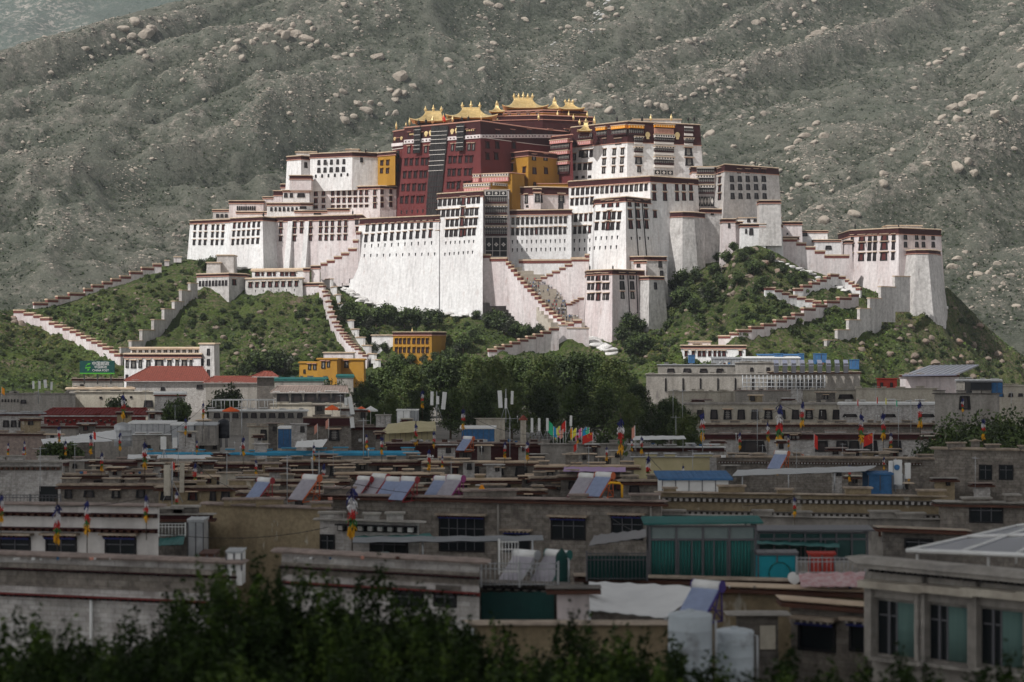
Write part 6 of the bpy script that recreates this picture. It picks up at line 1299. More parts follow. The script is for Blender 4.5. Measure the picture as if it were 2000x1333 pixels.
# ======== near rows
h = H_('white house with three awninged windows and two dark cornices at the left', -80, 309, 985, 112, 9, 'plaster', cop=5, copm='coping_pink', Y1=110); dentils(h, 0, -80, 308, 1002, 8, 'maroon', 'brown', .42); dentils(h, 0, -80, 308, 1031, 8, 'maroon', 'brown', .42)
for x in (30, 120, 236): bay_window(h, 0, x, 1070, 56, 34, awn='maroon')
h = H_('dark passage house with a railing between the white house and the tan house', 300, 408, 1003, 135, 6, 'stone_dark', cop=3, copm='concrete', fr=8)
h = H_('plain tan plastered house with peeling patches at left centre', 402, 636, 990, 140, 10, 'tanwall', cop=5, copm='coping_pink', Y1=136)
h = H_('long grey stone house with blue valanced windows carrying the solar heaters', 634, 1292, 977, 142, 14, 'stone', cop=4, copm='coping_pink', Y1=136, fr=3); h0 = h
bay_window(h, 0, 902, 1044, 84, 62); bay_window(h, 0, 1110, 1034, 62, 36); bay_window(h, 0, 1225, 1032, 56, 40); bay_window(h, 0, 1010, 1060, 46, 34, awn='coping_brown')
b = MB(); o = h.root.location
for x in (973, 1271):
    a = h.hit(0, x, 985); b.tube([a-o-Vector((0, .2, 0)), a-o-Vector((0, .2, 4.5))], .07, 8)
b.build('drainpipe', 'concrete', h.root)
h = H_('small white gabled hut with a beam end cornice in front of the stone house', 625, 818, 1018, 128, 5, 'whitewall', cop=4, copm='concrete', Y1=126); dentils(h, 0, 660, 815, 1030, 14, 'black', 'whitewall', .6); bay_window(h, 0, 622+18, 1062, 24, 30, awn=None); bay_window(h, 0, 760, 1068, 70, 24, awn=None)
h = H_('long house with two rows of striped tile cornices at the right centre', 1290, 1838, 968, 150, 12, 'tanwall', cop=3, copm='coping_brown', Y1=146); dentils(h, 0, 1292, 1836, 975, 9, 'stone_dark', 'whitewall', .42); dentils(h, 0, 1292, 1836, 1002, 12, 'stone_dark', 'whitewall', .42)
h2 = H_('grey lower storey with tile hooded windows under the striped cornices', 1296, 1860, 1014, 146, 6, 'concrete', cop=1.5, copm='concrete', Y1=142)
for x in (1330, 1510, 1635, 1750): dentils(h2, 0, x-34, x+34, 1040, 16, 'brown', 'cream', .5)
h = H_('stone house with a big dark barred window at the right', 1836, 2090, 982, 140, 8, 'stone', cop=4, copm='concrete', Y1=138, fr=3, frm='stone_dark'); bay_window(h, 0, 1926, 1003, 58, 32, awn=None)
h = H_('dark stone roof terrace house left of the grey right hand house', 1725, 1880, 1034, 120, 8, 'stone_dark', cop=3, copm='coping_brown', Y1=118, fr=2, frm='tile_dark'); bay_window(h, 0, 1795, 1062, 46, 14, awn=None)
LP = H_('low long house with a stone frieze over a white wall, lower left', -80, 462, 1093, 88, 7, 'whitewall', cop=8, copm='coping_pink', fr=0, Y1=84); 
def stripe(bl, i, x0, x1, y0, y1, m, d=.06, name='wall_band'):
    M, w_, h_ = bl.panel(i, x0, y0, x1, y1); o = MB().box(-w_/2, -d, -h_/2, w_/2, .05, h_/2).build(name, m, bl.root); o.matrix_basis = Matrix.Translation(-bl.root.location) @ M
stripe(LP, 0, -78, 461, 1105, 1150, 'stone'); dentils(LP, 0, -80, 462, 1107, 5, 'maroon', 'black', .3, .3); dentils(LP, 0, -80, 462, 1157, 7, 'tile_dark', 'black', .3, .3)
b = MB(); o = LP.root.location; a = LP.hit(0, 180, 1165); b.tube([a-o-Vector((0, .2, 0)), a-o-Vector((0, .2, 3))], .07, 8); b.build('drainpipe', 'whitepaint', LP.root)
LM = H_('low long stone topped house with patchy white walls, behind the trees at the centre', 550, 936, 1092, 84, 7, 'whitewall', cop=8, copm='coping_pink', Y1=80)
stripe(LM, 0, 551, 935, 1108, 1132, 'stone'); dentils(LM, 0, 550, 936, 1107, 5, 'maroon', 'black', .3, .3); dentils(LM, 0, 550, 936, 1138, 7, 'tile_dark', 'black', .3, .3); bay_window(LM, 0, 800, 1170, 46, 22, awn=None); bay_window(LM, 0, 870, 1170, 36, 22, awn=None)
stripe(LM, 0, 760, 832, 1144, 1156, 'stone_dark', .05); stripe(LM, 0, 852, 900, 1144, 1156, 'stone_dark', .05)
h = H_('terrace house carrying the iron railing and the dark green netting', 934, 1092, 1140, 84, 8, 'stone_dark', cop=3, copm='stone_dark', Y1=83); dentils(h, 0, 934, 1092, 1148, 5, 'black', 'concrete', .35, .3)
h = H_('plain pinkish stub wall between the green netting and the white tarp', 1088, 1152, 1146, 80, 5, 'pinkwhite', cop=3, copm='stone_dark', fr=2, frm='stone_dark')
GT = H_('stone terrace house under the green glass conservatory', 1140, 1560, 1132, 92, 9, 'stone', cop=4, copm='coping_brown', fr=3, Y1=90)
h = H_('tan terraced roof house behind the blue framed solar heater', 1390, 1705, 1150, 86, 6, 'tanwall', cop=6, copm='tan', Y1=84, fr=3)
h = H_('stone house with two black windows left of the grey right hand house', 1545, 1712, 1180, 78, 6, 'stone', cop=6, copm='tan', Y1=76, fr=3); bay_window(h, 0, 1596, 1244, 58, 46, awn='concrete', bars=False); bay_window(h, 0, 1690, 1246, 46, 46, awn='concrete', bars=False)
h = H_('grey roofed shed with a slatted door beside the pale water tanks', 1440, 1520, 1196, 76, 4, 'stone_dark', cop=6, copm='concrete'); stripe(h, 0, 1484, 1514, 1222, 1268, 'cream', .08, 'door')
h = H_('low tan walled yard house at the bottom centre behind the trees', 820, 1305, 1215, 70, 5, 'tanwall', cop=5, copm='coping_brown')
# the grey house at the right
RB = Block('house', 'large grey house with three recessed windows and a heavy cornice at the lower right', [(1703, 72), (2130, 66)], 1088, 1900, back=14, bat=0, m='concrete', fr=0, cop=20, copm='concrete', group=TG, cat='house', over=.55, ref=0, parapet=1.1)
dentils(RB, 0, 1706, 2120, 1112, 9, 'stone_dark', 'black', .22, .35)
for k, x in enumerate((1760, 1859, 1964, 2074)):
    y = 1226+k*9; s = 1+.03*k; w_, h_ = 76*s, 104*s
    M, ww, hh = RB.panel(0, x-w_/2-14, y-h_/2-32, x+w_/2+14, y+h_/2+8); b = MB(); o = RB.root.location
    for sx in (-1, 1): b.box(sx*ww/2-.14, -.42, -hh/2, sx*ww/2+.14, .05, hh/2-.15)
    b.box(-ww/2, -.22, hh/2-.5, ww/2, .05, hh/2-.2); b.box(-ww/2-.2, -.75, hh/2-.14, ww/2+.2, .05, hh/2+.10, 1); b.box(-ww/2, -.5, -hh/2-.12, ww/2, .05, -hh/2)
    f = b.build('window', ['concrete', 'cream'], RB.root); f.matrix_basis = Matrix.Translation(-o) @ M
    x0, x1, z0, z1 = -ww/2+.30, ww/2-.2, -hh/2+.1, hh/2-.62
    MB().box(x0-.1, -.045, z0, x1+.05, .04, z1).build('pane', 'glass_dark', f)
    c = MB(); n = 14
    for q in range(n): c.tube([(x0+(x1-x0)*(.42+.58*(q+.5)/n), -.06, z0), (x0+(x1-x0)*(.42+.58*(q+.5)/n), -.06, z1)], (x1-x0)*.58/n*.6, 6)
    c.build('curtain', 'curtain_green', f)
    c = MB(); c.box(x0+(x1-x0)*.20, -.12, z0, x0+(x1-x0)*.26, -.03, z1); c.box(x0+(x1-x0)*.40, -.12, z0, x0+(x1-x0)*.44, -.03, z1); c.box(x0, -.11, z0+(z1-z0)*.72, x0+(x1-x0)*.42, -.03, z0+(z1-z0)*.75); c.build('sash', 'steel_dark', f)
b = MB(); o = RB.root.location
for x in (1808, 1912, 2020):
    a, ex, ey, ez = RB.face(0); p = RB.hit(0, x, 1125); b.tube([p-o-ey*.1, p-o-ey*.1-Vector((0, 0, 9))], .07, 8)
b.build('downpipe', 'stone_dark', RB.root)
# stair huts and low sheds crowding the roofs
q = random.Random(33)
for x0, x1, y0, y1, n, lab in ((130, 640, 880, 925, 9, 'blue roofs'), (600, 1280, 940, 962, 9, 'solar heaters'), (760, 1240, 866, 900, 9, 'long maroon front'), (1320, 1980, 905, 960, 10, 'grey awning'), (130, 600, 905, 945, 12, 'brown roofs at the left'), (640, 1240, 900, 945, 14, 'brown roofs at the centre'), (1380, 1820, 850, 900, 9, 'roofs at the right'), (10, 440, 815, 860, 7, 'far left roofs'), (1300, 1820, 770, 800, 8, 'far right roofs'), (460, 800, 800, 860, 8, 'roofs left of the poplars')):
    for k in range(n):
        x = x0+(x1-x0)*(k+q.uniform(.1, .9))/n; y = q.uniform(y0, y1); Y = float(np.interp(y, (770, 800, 830, 860, 890, 915, 945), (520, 455, 375, 315, 272, 238, 200))); w_ = q.uniform(14, 40); hh = q.uniform(9, 16)
        h = H_('small flat roofed stair hut crowded among the '+lab, x, x+w_, y-hh, Y, 4, q.choice(('stone', 'cream', 'whitewall', 'concrete', 'tanwall', 'stone_dark', 'whitewall')), fr=q.choice((0, 2, 3)), cop=2.5, copm=q.choice(('coping_brown', 'tan', 'coping_pink', 'concrete', 'cream', 'whitewall')), group='stair huts on the '+lab)
        if q.random() < .8: h.win(0, x+w_*q.uniform(.25, .75), y-hh*.2, q.uniform(6, 12), q.uniform(7, 12), q.choice(('bare', 'bare', 'redp', 'lat')))
sc_ = thing('scaffolding', 'grey steel scaffold lattice against the concrete block at the right hill foot', 'scaffold', W(1530, 775, 636)); b = MB(); k = PX(1, 636)
for x in range(-80, 81, 8): b.tube([(x*k, 0, 0), (x*k, 0, 42*k)], .09, 4); b.tube([(x*k, -1.2, 0), (x*k, -1.2, 42*k)], .09, 4)
for z in range(4, 43, 8): b.tube([(-80*k, 0, z*k), (80*k, 0, z*k)], .09, 4); b.tube([(-80*k, -1.2, z*k), (80*k, -1.2, z*k)], .09, 4); b.box(-80*k, -1.1, z*k-.25, 80*k, -.1, z*k-.15)
b.build('frame', 'steel', sc_)
# ------------------------------------------------------------------ things on the roofs
def solar_heater(coll, frame, seed):
    r = thing('solar_heater', 'x', 'solar heater', (0, 0, -500), 'x')
    b = MB(); b.tube([(-.75, .75, 1.62), (.75, .75, 1.62)], .27, 14); b.build('water_drum', 'whitepaint', r)
    for s in (-1, 1): MB().tube([(s*.751, .75, 1.62), (s*.80, .75, 1.62)], .285, 14).build('end_cap', frame, r)
    M = Matrix.Rotation(math.atan2(1.55, 1.65), 4, 'X'); b = MB(); b.box(-.72, 0, 0, .72, 2.0, .05, 0, Matrix.Translation((0, -.95, .12)) @ M)
    for k in range(13): b.box(-.68+k*.109, 0, .055, -.62+k*.109, 1.96, .085, 0, Matrix.Translation((0, -.95, .12)) @ M)
    b.build('collector_panel', coll, r)
    b = MB()
    for s in (-1, 1):
        b.tube([(s*.70, .85, 0), (s*.72, .75, 1.5)], .045, 6); b.tube([(s*.70, -.95, .0), (s*.70, .85, .06)], .04, 6); b.tube([(s*.74, -.95, .10), (s*.74, .62, 1.52)], .055, 6); b.tube([(s*.70, .1, .05), (s*.71, .5, 1.3)], .035, 6); b.tube([(s*.70, .85, .06), (s*.72, -.1, .95)], .035, 6)
    b.tube([(-.7, .85, .5), (.7, .85, .5)], .035, 6); b.build('stand', frame, r)
    PROTOS.append(r); return r
mat('parasol_red', (.70, .11, .02), rough=.8)
mat('frame_red', (.26, .03, .035), rough=.6); mat('frame_plum', (.24, .03, .15), rough=.6); mat('frame_violet', (.05, .03, .17), rough=.6); mat('frame_orange', (.45, .10, .03), rough=.6)
SH = {k: solar_heater(c, f, 1) for k, (c, f) in {'br': ('collector', 'frame_red'), 'gr': ('collector_grey', 'frame_red'), 'bp': ('collector', 'frame_plum'), 'gp': ('collector_grey', 'frame_plum'), 'bv': ('collector', 'frame_violet'), 'go': ('collector_grey', 'frame_orange'), 'bo': ('collector', 'frame_orange'), 'gs': ('collector_grey', 'steel'), 'gt': ('collector_grey', 'teal')}.items()}
for k, x, yb, Y, s, lab in (('br', 506, 979, 141, .85, 'leftmost solar heater with a blue panel and dark red frame'), ('go', 595, 979, 140, .95, 'solar heater with a grey panel and an orange drum end'), ('gr', 702, 973, 152, .85, 'solar heater with a grey panel, left of a red framed pair'), ('gr', 731, 973, 152, .95, 'solar heater with a ribbed grey panel beside a blue pair'),
    ('br', 759, 979, 142, .88, 'solar heater with a blue panel, left of the middle blue pair'), ('br', 788, 979, 140, .88, 'solar heater with a blue panel, right of the middle blue pair'), ('bp', 853, 977, 143, .88, 'solar heater with a blue panel in the plum framed pair'), ('gp', 878, 977, 141, .9, 'solar heater with a mauve panel and a plum frame'),
    ('gr', 1137, 972, 152, .95, 'solar heater with a mauve panel left of the orange pipe'), ('bo', 1170, 972, 151, .98, 'solar heater with a blue panel and orange frame by the orange pipe'), ('gs', 1012, 1143, 90, .8, 'grey solar heater behind the iron railing, left one'), ('gt', 1074, 1143, 90, .8, 'grey solar heater with a green drum end behind the iron railing'),
    ('bv', 1366, 1216, 70, .74, 'near solar heater with a violet frame beside the white tarp'), ('bo', 1520, 918, 205, 1.0, 'white drum solar heater with an orange end above the grey awning'), ('bo', 908, 882, 270, 1.05, 'distant white and blue solar panel on the maroon fronted house')):
    dup(SH[k], W(x, yb, Y), math.radians(-38), s, lab, 'solar water heaters on the roofs')
def prayer_pole(seed):
    q = random.Random(seed); r = thing('prayer_pole', 'x', 'prayer pole', (0, 0, -500), 'x')
    b = MB(); b.tube([(0, 0, -1.5), (.03, 0, 2.5), (0, .02, 5.0)], [.05, .04, .02], 5)
    for k in range(5): b.tube([(0, 0, 4.4), (q.uniform(-.25, .25), q.uniform(-.2, .2), 5.3)], .012, 4)
    b.build('pole', 'bark', r)
    z = 4.6
    for c, hh in (('f_blue', .8), ('f_white', .75), ('f_red', .8), ('f_green', .6), ('f_yellow', .9)):
        b = MB()
        for k in range(30):                     # ragged strips of cloth tied to the stick
            a = q.uniform(0, 6.28); d = q.uniform(.01, .10); w_ = q.uniform(.03, .10); l = q.uniform(.35, 1.05)*hh; zz = z-q.uniform(-.1, hh*.75); t = a+q.uniform(-1.2, 1.2); sp = q.uniform(.02, .24)
            c0 = Vector((d*math.cos(a), d*math.sin(a), zz)); e = Vector((math.cos(t), math.sin(t), 0))*w_; o = Vector((math.cos(a), math.sin(a), 0))*sp
            b.add([c0-e*.4, c0+e*.4, c0+e*1.2+o-Vector((0, 0, l*.5)), c0-e+o*1.2-Vector((0, 0, l*.55)), c0+e*q.uniform(-1, 1)+o*q.uniform(.7, 1.4)-Vector((0, 0, l))], [(0, 1, 2, 3), (3, 2, 4)])
        b.build(c[2:]+'_cloth', c, r); z -= hh*.86
    PROTOS.append(r); return r
PP = [prayer_pole(60+i) for i in range(4)]
for i, (x, yt, yb, Y, lab) in enumerate(((825,758,806,330,'against the dark poplars left of the white antennas'),(905,793,850,330,'in front of the blue roofed shed'),(848,838,884,295,'with a thick green top left of the blue shed'),(812,820,880,298,'beside a leafy green stem in the middle'),(688,940,1078,126,'in front of the stone house with solar heaters'),(1212,808,906,240,'tall and thick, right of the row of coloured flags'),(1266,884,958,205,'in front of the pale yellow green fence'),
    (632,900,962,215,'above the orange pennant in the middle'),(241,765,830,330,'left of the red hipped roof, against the red tiled house'),(397,783,826,340,'on the terrace at the left of the white pergola'),(16,862,897,262,'at the far left above the white cornice house'),(48,858,896,262,'second from the left edge above the white cornice house'),(128,858,896,258,'beside the dark hedge at the left'),(178,843,898,250,'with a red flag at the left of the white sheets'),(283,855,930,222,'with a long red tail left of the blue roofs'),(381,898,958,190,'right of the cream antenna panels'),
    (112,975,1082,105,'in front of the left window of the white awning house'),(170,968,1062,105,'between the first and second windows of the white awning house'),(286,960,1034,105,'at the right end of the white awning house'),(345,955,1004,150,'above the dark passage at the left'),(2,960,1034,106,'at the left edge of the picture'),(1372,798,876,290,'at the edge of the poplar grove on the right'),(1523,780,892,300,'with a tall blue and white top on the long windowed house'),(1567,778,846,330,'right of the tall blue and white pole'),(1540,846,880,300,'with a yellow tail below the tall blue and white pole'),
    (1682,800,880,300,'left of the big red flag at the right'),(1725,800,872,300,'right of the big red flag'),(1797,776,850,300,'in front of the grey brick house at the right'),(1880,775,812,310,'before the square window of the grey brick house'),(1921,812,870,230,'against the dark trees at the right edge'),(1552,966,1018,130,'of violet and white cloth above the green sheet roof'),(1030,856,908,235,'left of the grey wall with two red flags'),(986,858,904,240,'at the right end of the dark maroon front'),(746,848,898,245,'in front of the right blue roofs'),(716,844,884,262,'left of its neighbour in front of the right blue roofs'),(1500,820,872,305,'at the left of the wide dark openings on the right'),(475,850,900,250,'in front of the left blue roofs'),(838,872,930,210,'thin one above the right pair of solar heaters'))):
    p = W(x, yb, Y); hh = PX(yb-yt, Y)
    dup(PP[i % 4], p, R.random()*6.28, (hh/5.2*1.15, hh/5.2*1.15, hh/5.2), 'prayer flag pole '+lab, 'prayer flag poles on the roofs')
q = random.Random(91)
for k in range(22):
    y = q.uniform(850, 955); x = q.uniform(30, 1960); Y = float(np.interp(y, (830, 860, 890, 915, 945, 960), (375, 315, 272, 238, 200, 180))); hh = PX(q.uniform(30, 52), Y)
    dup(PP[k % 4], W(x, y, Y), q.uniform(0, 6.28), (hh/5.2*1.1, hh/5.2*1.1, hh/5.2), 'small prayer flag pole rising from the crowded middle roofs', 'small prayer poles on the crowded roofs')
# ---- flags
def flag(x, yt, yb, w_, h_, col, Y, label, lean=0, droop=.6, stars=False, group='flags on the roofs', name='flag'):
    k = PX(1, Y); r = thing(name, label, 'flag', W(x, yb, Y), group); H_m = (yb-yt)*k
    b = MB(); b.tube([(0, 0, -.6), (lean*k, 0, H_m)], .035 if Y < 200 else .035, 6); b.build('pole', 'whitepaint', r)
    n, m_ = 10, 6; vs = []
    for j in range(m_+1):
        for i in range(n+1):
            u, v = i/n, j/m_; sx = -1 if w_ < 0 else 1
            vs.append((lean*k*(1-v*.4)+sx*(abs(w_)*k*u*(1-droop*.35)), .12*math.sin(u*7+v*3)*abs(w_)*k*.25, H_m-v*h_*k-droop*abs(w_)*k*(u**1.4)*.75+.03*math.sin(u*9)))
    c = MB(); c.add(vs, [(j*(n+1)+i, (j+1)*(n+1)+i, (j+1)*(n+1)+i+1, j*(n+1)+i+1) for j in range(m_) for i in range(n)], 0, True); cl = c.build('cloth', col, r)
    if stars:
        s = MB()
        def star(u, v, rad):
            i = min(int(u*n), n-1); j = min(int(v*m_), m_-1); c0 = Vector(vs[j*(n+1)+i]); pts = []
            for q in range(10):
                a = math.pi/2+q*math.pi/5; rr = rad*(1 if q % 2 == 0 else .42); pts.append(c0+Vector((rr*math.cos(a), -.06, rr*math.sin(a))))
            s.add(pts, [tuple(range(10))])
        A = abs(w_)*k; star(.2, .25, A*.12); 
        for u, v in ((.42, .1), (.52, .22), (.52, .38), (.42, .5)): star(u, v, A*.045)
        s.build('stars', 'f_yellow', r)
    return r
for x, yt, h_, w_, col, nm in ((1069,820,34,8,'f_mint','mint green'),(1081,833,26,5,'f_cyan','blue'),(1088,836,22,5,'f_pink','pink, narrow'),(1094,832,26,-7,'f_lemon','yellow, left'),(1100,838,22,-4,'f_salmon','pale orange'),(1105,822,28,-6,'cloth_red','tall red'),(1118,835,26,-3,'cloth_orange','orange'),(1126,836,20,-8,'f_lemon','yellow, right'),(1136,836,22,-9,'f_pink','pink, wide'),(1146,834,20,-6,'f_cyan','bright blue'),(1151,835,22,-8,'f_mint','green, rightmost')):
    flag(x, yt, 866, w_*2.0, h_*.72, col, 300, 'small %s flag in the row before the poplars' % nm, group='row of small coloured flags', droop=.9)
flag(1158, 845, 884, -24, 16, 'cloth_red', 292, 'big red flag with yellow stars in front of the grey wall', droop=.45, stars=True)
flag(1127, 866, 886, -9, 13, 'cloth_red', 290, 'small red flag beside the big starred flag on the grey wall', droop=.8)
flag(1705, 846, 884, -22, 20, 'cloth_red', 300, 'red flag with yellow stars among the prayer poles at the right', droop=.5, stars=True)
flag(1590, 848, 885, 10, 26, 'cloth_red', 300, 'hanging red flag left of the starred flag at the right', droop=.8)
flag(3, 756, 775, 8, 13, 'cloth_orange', 480, 'small orange red flag at the left edge', droop=.7)
flag(337, 902, 926, 6, 14, 'cloth_red', 186, 'small red flag beside the cream antenna panels', droop=.8)
flag(182, 843, 862, 7, 14, 'cloth_red', 248, 'small red flag above the prayer pole by the white sheets', droop=.7)
for x, yt, yb, lab in ((597,832,858,'leftmost'),(620,828,858,'middle'),(642,818,850,'tallest')): flag(x, yt, yb, -9, 16, 'f_salmon', 380, 'faded salmon pennant by the maroon topped house, %s of three' % lab, droop=.9)
flag(1240, 832, 870, -9, 22, 'f_salmon', 236, 'faded salmon pennant right of the thick prayer pole', droop=.9)
flag(655, 948, 975, -10, 24, 'f_salmon', 146, 'large salmon pennant between the solar heaters', droop=.5)
for x, t in ((1674,780),(1712,775),(1729,777),(1750,781)): flag(x, t, t+18, 4, 12, {1674: 'cloth_red', 1712: 'cloth_red', 1729: 'f_lemon', 1750: 'f_mint'}[x], 405, {1674: 'tiny red pennant', 1712: 'tiny dark red pennant, second in line,', 1729: 'tiny yellow pennant', 1750: 'tiny green pennant'}[x]+' on the white parapet at the right', droop=1.0, group='tiny pennants on the white parapet')
# ---- antennas
def antenna(x, yt, yb, Y, panels, label, m='whitepaint'):
    k = PX(1, Y); r = thing('antenna', label, 'antenna', W(x, yb, Y), 'mobile antennas on the roofs'); H_m = (yb-yt)*k
    b = MB(); b.tube([(0, 0, -.5), (0, 0, H_m)], .05+.0004*Y*.2, 6); b.tube([(-.05, 0, H_m*.5), (-.9, .3, -.3)], .04, 5); b.tube([(.05, 0, H_m*.5), (.9, .3, -.3)], .04, 5); b.build('mast', 'steel', r)
    for dx, y0, y1, w_, tilt in panels:
        b = MB(); b.box(-w_*k/2, -.16, -(y1-y0)*k/2, w_*k/2, .0, (y1-y0)*k/2); b.box(-w_*k/2*.8, -.19, -(y1-y0)*k/2*.96, w_*k/2*.8, -.161, (y1-y0)*k/2*.96); b.cbox((0, .1, 0), (.08, .24, .3)); 
        o = b.build('panel', m, r); o.location = (dx*k, -.25, (yb-(y0+y1)/2)*k); o.rotation_euler = (0, tilt, .15*dx/10)
for x, yt, yb, Y, ps in ((853,765,815,345,[(-9,765,792,6,.02),(2,774,790,6,0),(14,766,800,8,.10)]),(988,760,820,340,[(-11,763,797,8,-.06),(0,778,798,5,0),(12,764,790,5,.03)])): antenna(x, yt, yb, Y, ps, 'mast with three white panel antennas %s of the poplar grove' % ('at the left front' if x < 900 else 'in front of the middle'))
for x, y0, y1, lab in ((1039,817,845,'leftmost post'),(1053,817,842,'middle post'),(1069,817,842,'rightmost post')): antenna(x, y0, 862, 300, [(0, y0, y1, 5, 0)], 'single white panel antenna left of the coloured flags, '+lab)
antenna(1115, 812, 860, 310, [(0, 812, 832, 5, .02)], 'lone white panel antenna above the coloured flags')
antenna(336, 905, 975, 182, [(-8, 908, 968, 13, 0), (20, 904, 962, 9, .02)], 'mast with two tall cream panels at the left', 'cream')
antenna(684, 774, 835, 400, [(2, 775, 810, 8, -.18), (-8, 777, 792, 6, 0), (4, 815, 836, 8, -.1)], 'leaning white antenna at the left edge of the poplar grove')
antenna(75, 742, 785, 520, [(-9, 745, 760, 4, 0), (3, 745, 760, 4, 0), (14, 742, 758, 6, -.1), (26, 746, 762, 4, .05)], 'mast with four white antennas at the far left')
antenna(320, 852, 910, 262, [(0, 853, 878, 11, 0), (22, 855, 876, 9, 0)], 'mast with two grey panels in front of the metal sheds')
antenna(1749, 896, 950, 178, [(-10, 900, 925, 9, 0), (3, 898, 946, 16, 0), (22, 904, 935, 11, 0)], 'mast with three bulky pale panels right of the blue tank')
o = MB(); o.tube([(0, -.23, 0), (0, -.19, 0)], .25, 16); ob = o.build('antenna_logo', 'blue'); ob.location = W(1751, 913, 177.6)
an = [a for a in COL.objects if a.get('label', '').endswith('right of the blue tank')][0]; ob.parent = an; ob.location = Vector(ob.location)-Vector(an.location)
# ---- tanks, sheds, tarps
def tank(x, w_, yt, yb, Y, m, label, dome=.12, legs=False, name='water_tank'):
    k = PX(1, Y); r = w_*k/2; h = (yb-yt)*k; t = thing(name, label, 'water tank', W(x, yb, Y), 'water tanks on the roofs'); b = MB()
    prof = [(r*.96, 0), (r, h*.02)]
    for q in range(1, 4): prof += [(r, h*q/4-.008*h), (r*1.008, h*q/4), (r, h*q/4+.008*h)]
    prof += [(r, h*.96), (r*.97, h*.985), (r*.75, h*(1+dome*.4)), (r*.3, h*(1+dome)), (r*.18, h*(1+dome)), (r*.18, h*(1+dome)+.06), (.01, h*(1+dome)+.06)]
    b.lathe((0, 0, 0), prof, 24); b.build('shell', m, t)
    if legs:
        b = MB()
        for a in range(4): b.tube([(r*.7*math.cos(a*1.57+.7), r*.7*math.sin(a*1.57+.7), -1.6), (r*.7*math.cos(a*1.57+.7), r*.7*math.sin(a*1.57+.7), 0)], .07, 6)
        b.build('stand', 'steel_dark', t)
    b = MB(); b.tube([(r*.9, -.2, h*.9), (r*1.12, -.25, h*.9), (r*1.12, -.25, -.3)], .035, 6); b.build('pipe', 'steel', t)
tank(1348, 86, 1197, 1330, 61, 'tank_white', 'tall pale blue water tank at the bottom right of centre', .02); tank(1434, 77, 1230, 1330, 62, 'tank_white', 'shorter pale blue water tank beside the tall one', .02)
tank(240, 34, 830, 872, 330, 'steel', 'silver grey water tank at the left', .1); tank(437, 22, 822, 856, 345, 'tank_black', 'black ribbed water tank beside the metal sheds', .1, True)
tank(1097, 24, 1085, 1140, 88, 'green_cloth', 'dark green round tank behind the iron railing', .2); tank(895, 50, 1222, 1262, 66, 'whitewall', 'squat whitish round cistern at the bottom centre', .25)
tank(1750, 26, 925, 955, 180, 'steel', 'grey tank between the blue tank and the pale antennas', .1)
def shed(x0, x1, yt, yb, Y, depth, m, roofm, label, slope=0, name='shed', cat='shed', posts=True, group='sheds on the roofs'):
    k = PX(1, Y); t = thing(name, label, cat, W((x0+x1)/2, yb, Y+depth/2), group); w_ = (x1-x0)*k; h = (yb-yt)*k; b = MB()
    b.box(-w_/2, -depth/2, -.6, w_/2, depth/2, h); n = max(2, int(w_/.9))
    for q in range(n+1): b.cbox((-w_/2+w_*q/n, -depth/2-.02, h/2), (.06, .06, h), 1)
    b.build('wall', [m, 'steel_dark' if m != 'tank_black' else 'black'], t)
    ov = min(.3, w_*.06); tk = min(.18, h*.12); r = MB(); r.add([(-w_/2-ov, -depth/2-ov, h+.02-slope), (w_/2+ov, -depth/2-ov, h+.02-slope), (w_/2+ov, depth/2+ov, h+.05+slope), (-w_/2-ov, depth/2+ov, h+.05+slope), (-w_/2-ov, -depth/2-ov, h+tk-slope), (w_/2+ov, -depth/2-ov, h+tk-slope), (w_/2+ov, depth/2+ov, h+tk+.03+slope), (-w_/2-ov, depth/2+ov, h+tk+.03+slope)], [(3,2,1,0),(4,5,6,7),(0,1,5,4),(1,2,6,5),(2,3,7,6),(3,0,4,7)])
    n = max(3, int(w_/.35))
    for q in range(n+1): x = -w_/2-ov+(w_+2*ov)*q/n; r.tube([(x, -depth/2-ov-.01, h+tk-slope), (x, depth/2+ov, h+tk+.03+slope)], .2*tk, 5, cap=False)
    r.build('sheet_roof', roofm, t); return t
shed(1288, 1418, 931, 964, 158, 5, 'whitepaint', 'blue', 'white cabin with a corrugated blue roof at the right centre', .12)
shed(546, 590, 836, 868, 368, 5, 'blue', 'whitepaint', 'blue cabin with a pale roof in the middle of the town', .1); shed(902, 966, 836, 860, 345, 5, 'blue', 'whitepaint', 'blue walled shed with a white roof before the poplars', .1)
shed(340, 384, 829, 862, 342, 5, 'steel', 'whitepaint', 'grey metal shed left of its duller neighbour', .1); shed(386, 426, 829, 862, 341, 5, 'concrete', 'steel', 'dull metal shed beside the black tank', .1); shed(258, 338, 826, 846, 352, 5, 'steel', 'whitepaint', 'long low metal shed right of the silver tank', .1)
shed(776, 802, 802, 832, 380, 4, 'whitepaint', 'whitepaint', 'white cabinet like hut left of the poplars'); shed(803, 817, 802, 832, 382, 4, 'steel', 'whitepaint', 'narrow grey hut right of the white cabinet hut'); shed(735, 763, 812, 828, 400, 3, 'whitewall', 'concrete', 'small pale slatted hut before the poplars')
shed(1690, 1736, 926, 956, 176, 3, 'blue', 'blue', 'bright blue box tank on the right roofs', 0, 'box_tank', 'water tank'); shed(1890, 1930, 747, 768, 372, 5, 'tank_black', 'steel_dark', 'black box tank on the grey brick house', 0, 'box_tank', 'water tank'); shed(1930, 1952, 747, 768, 373, 5, 'blue', 'steel_dark', 'dark blue box tank beside the black one', 0, 'box_tank', 'water tank')
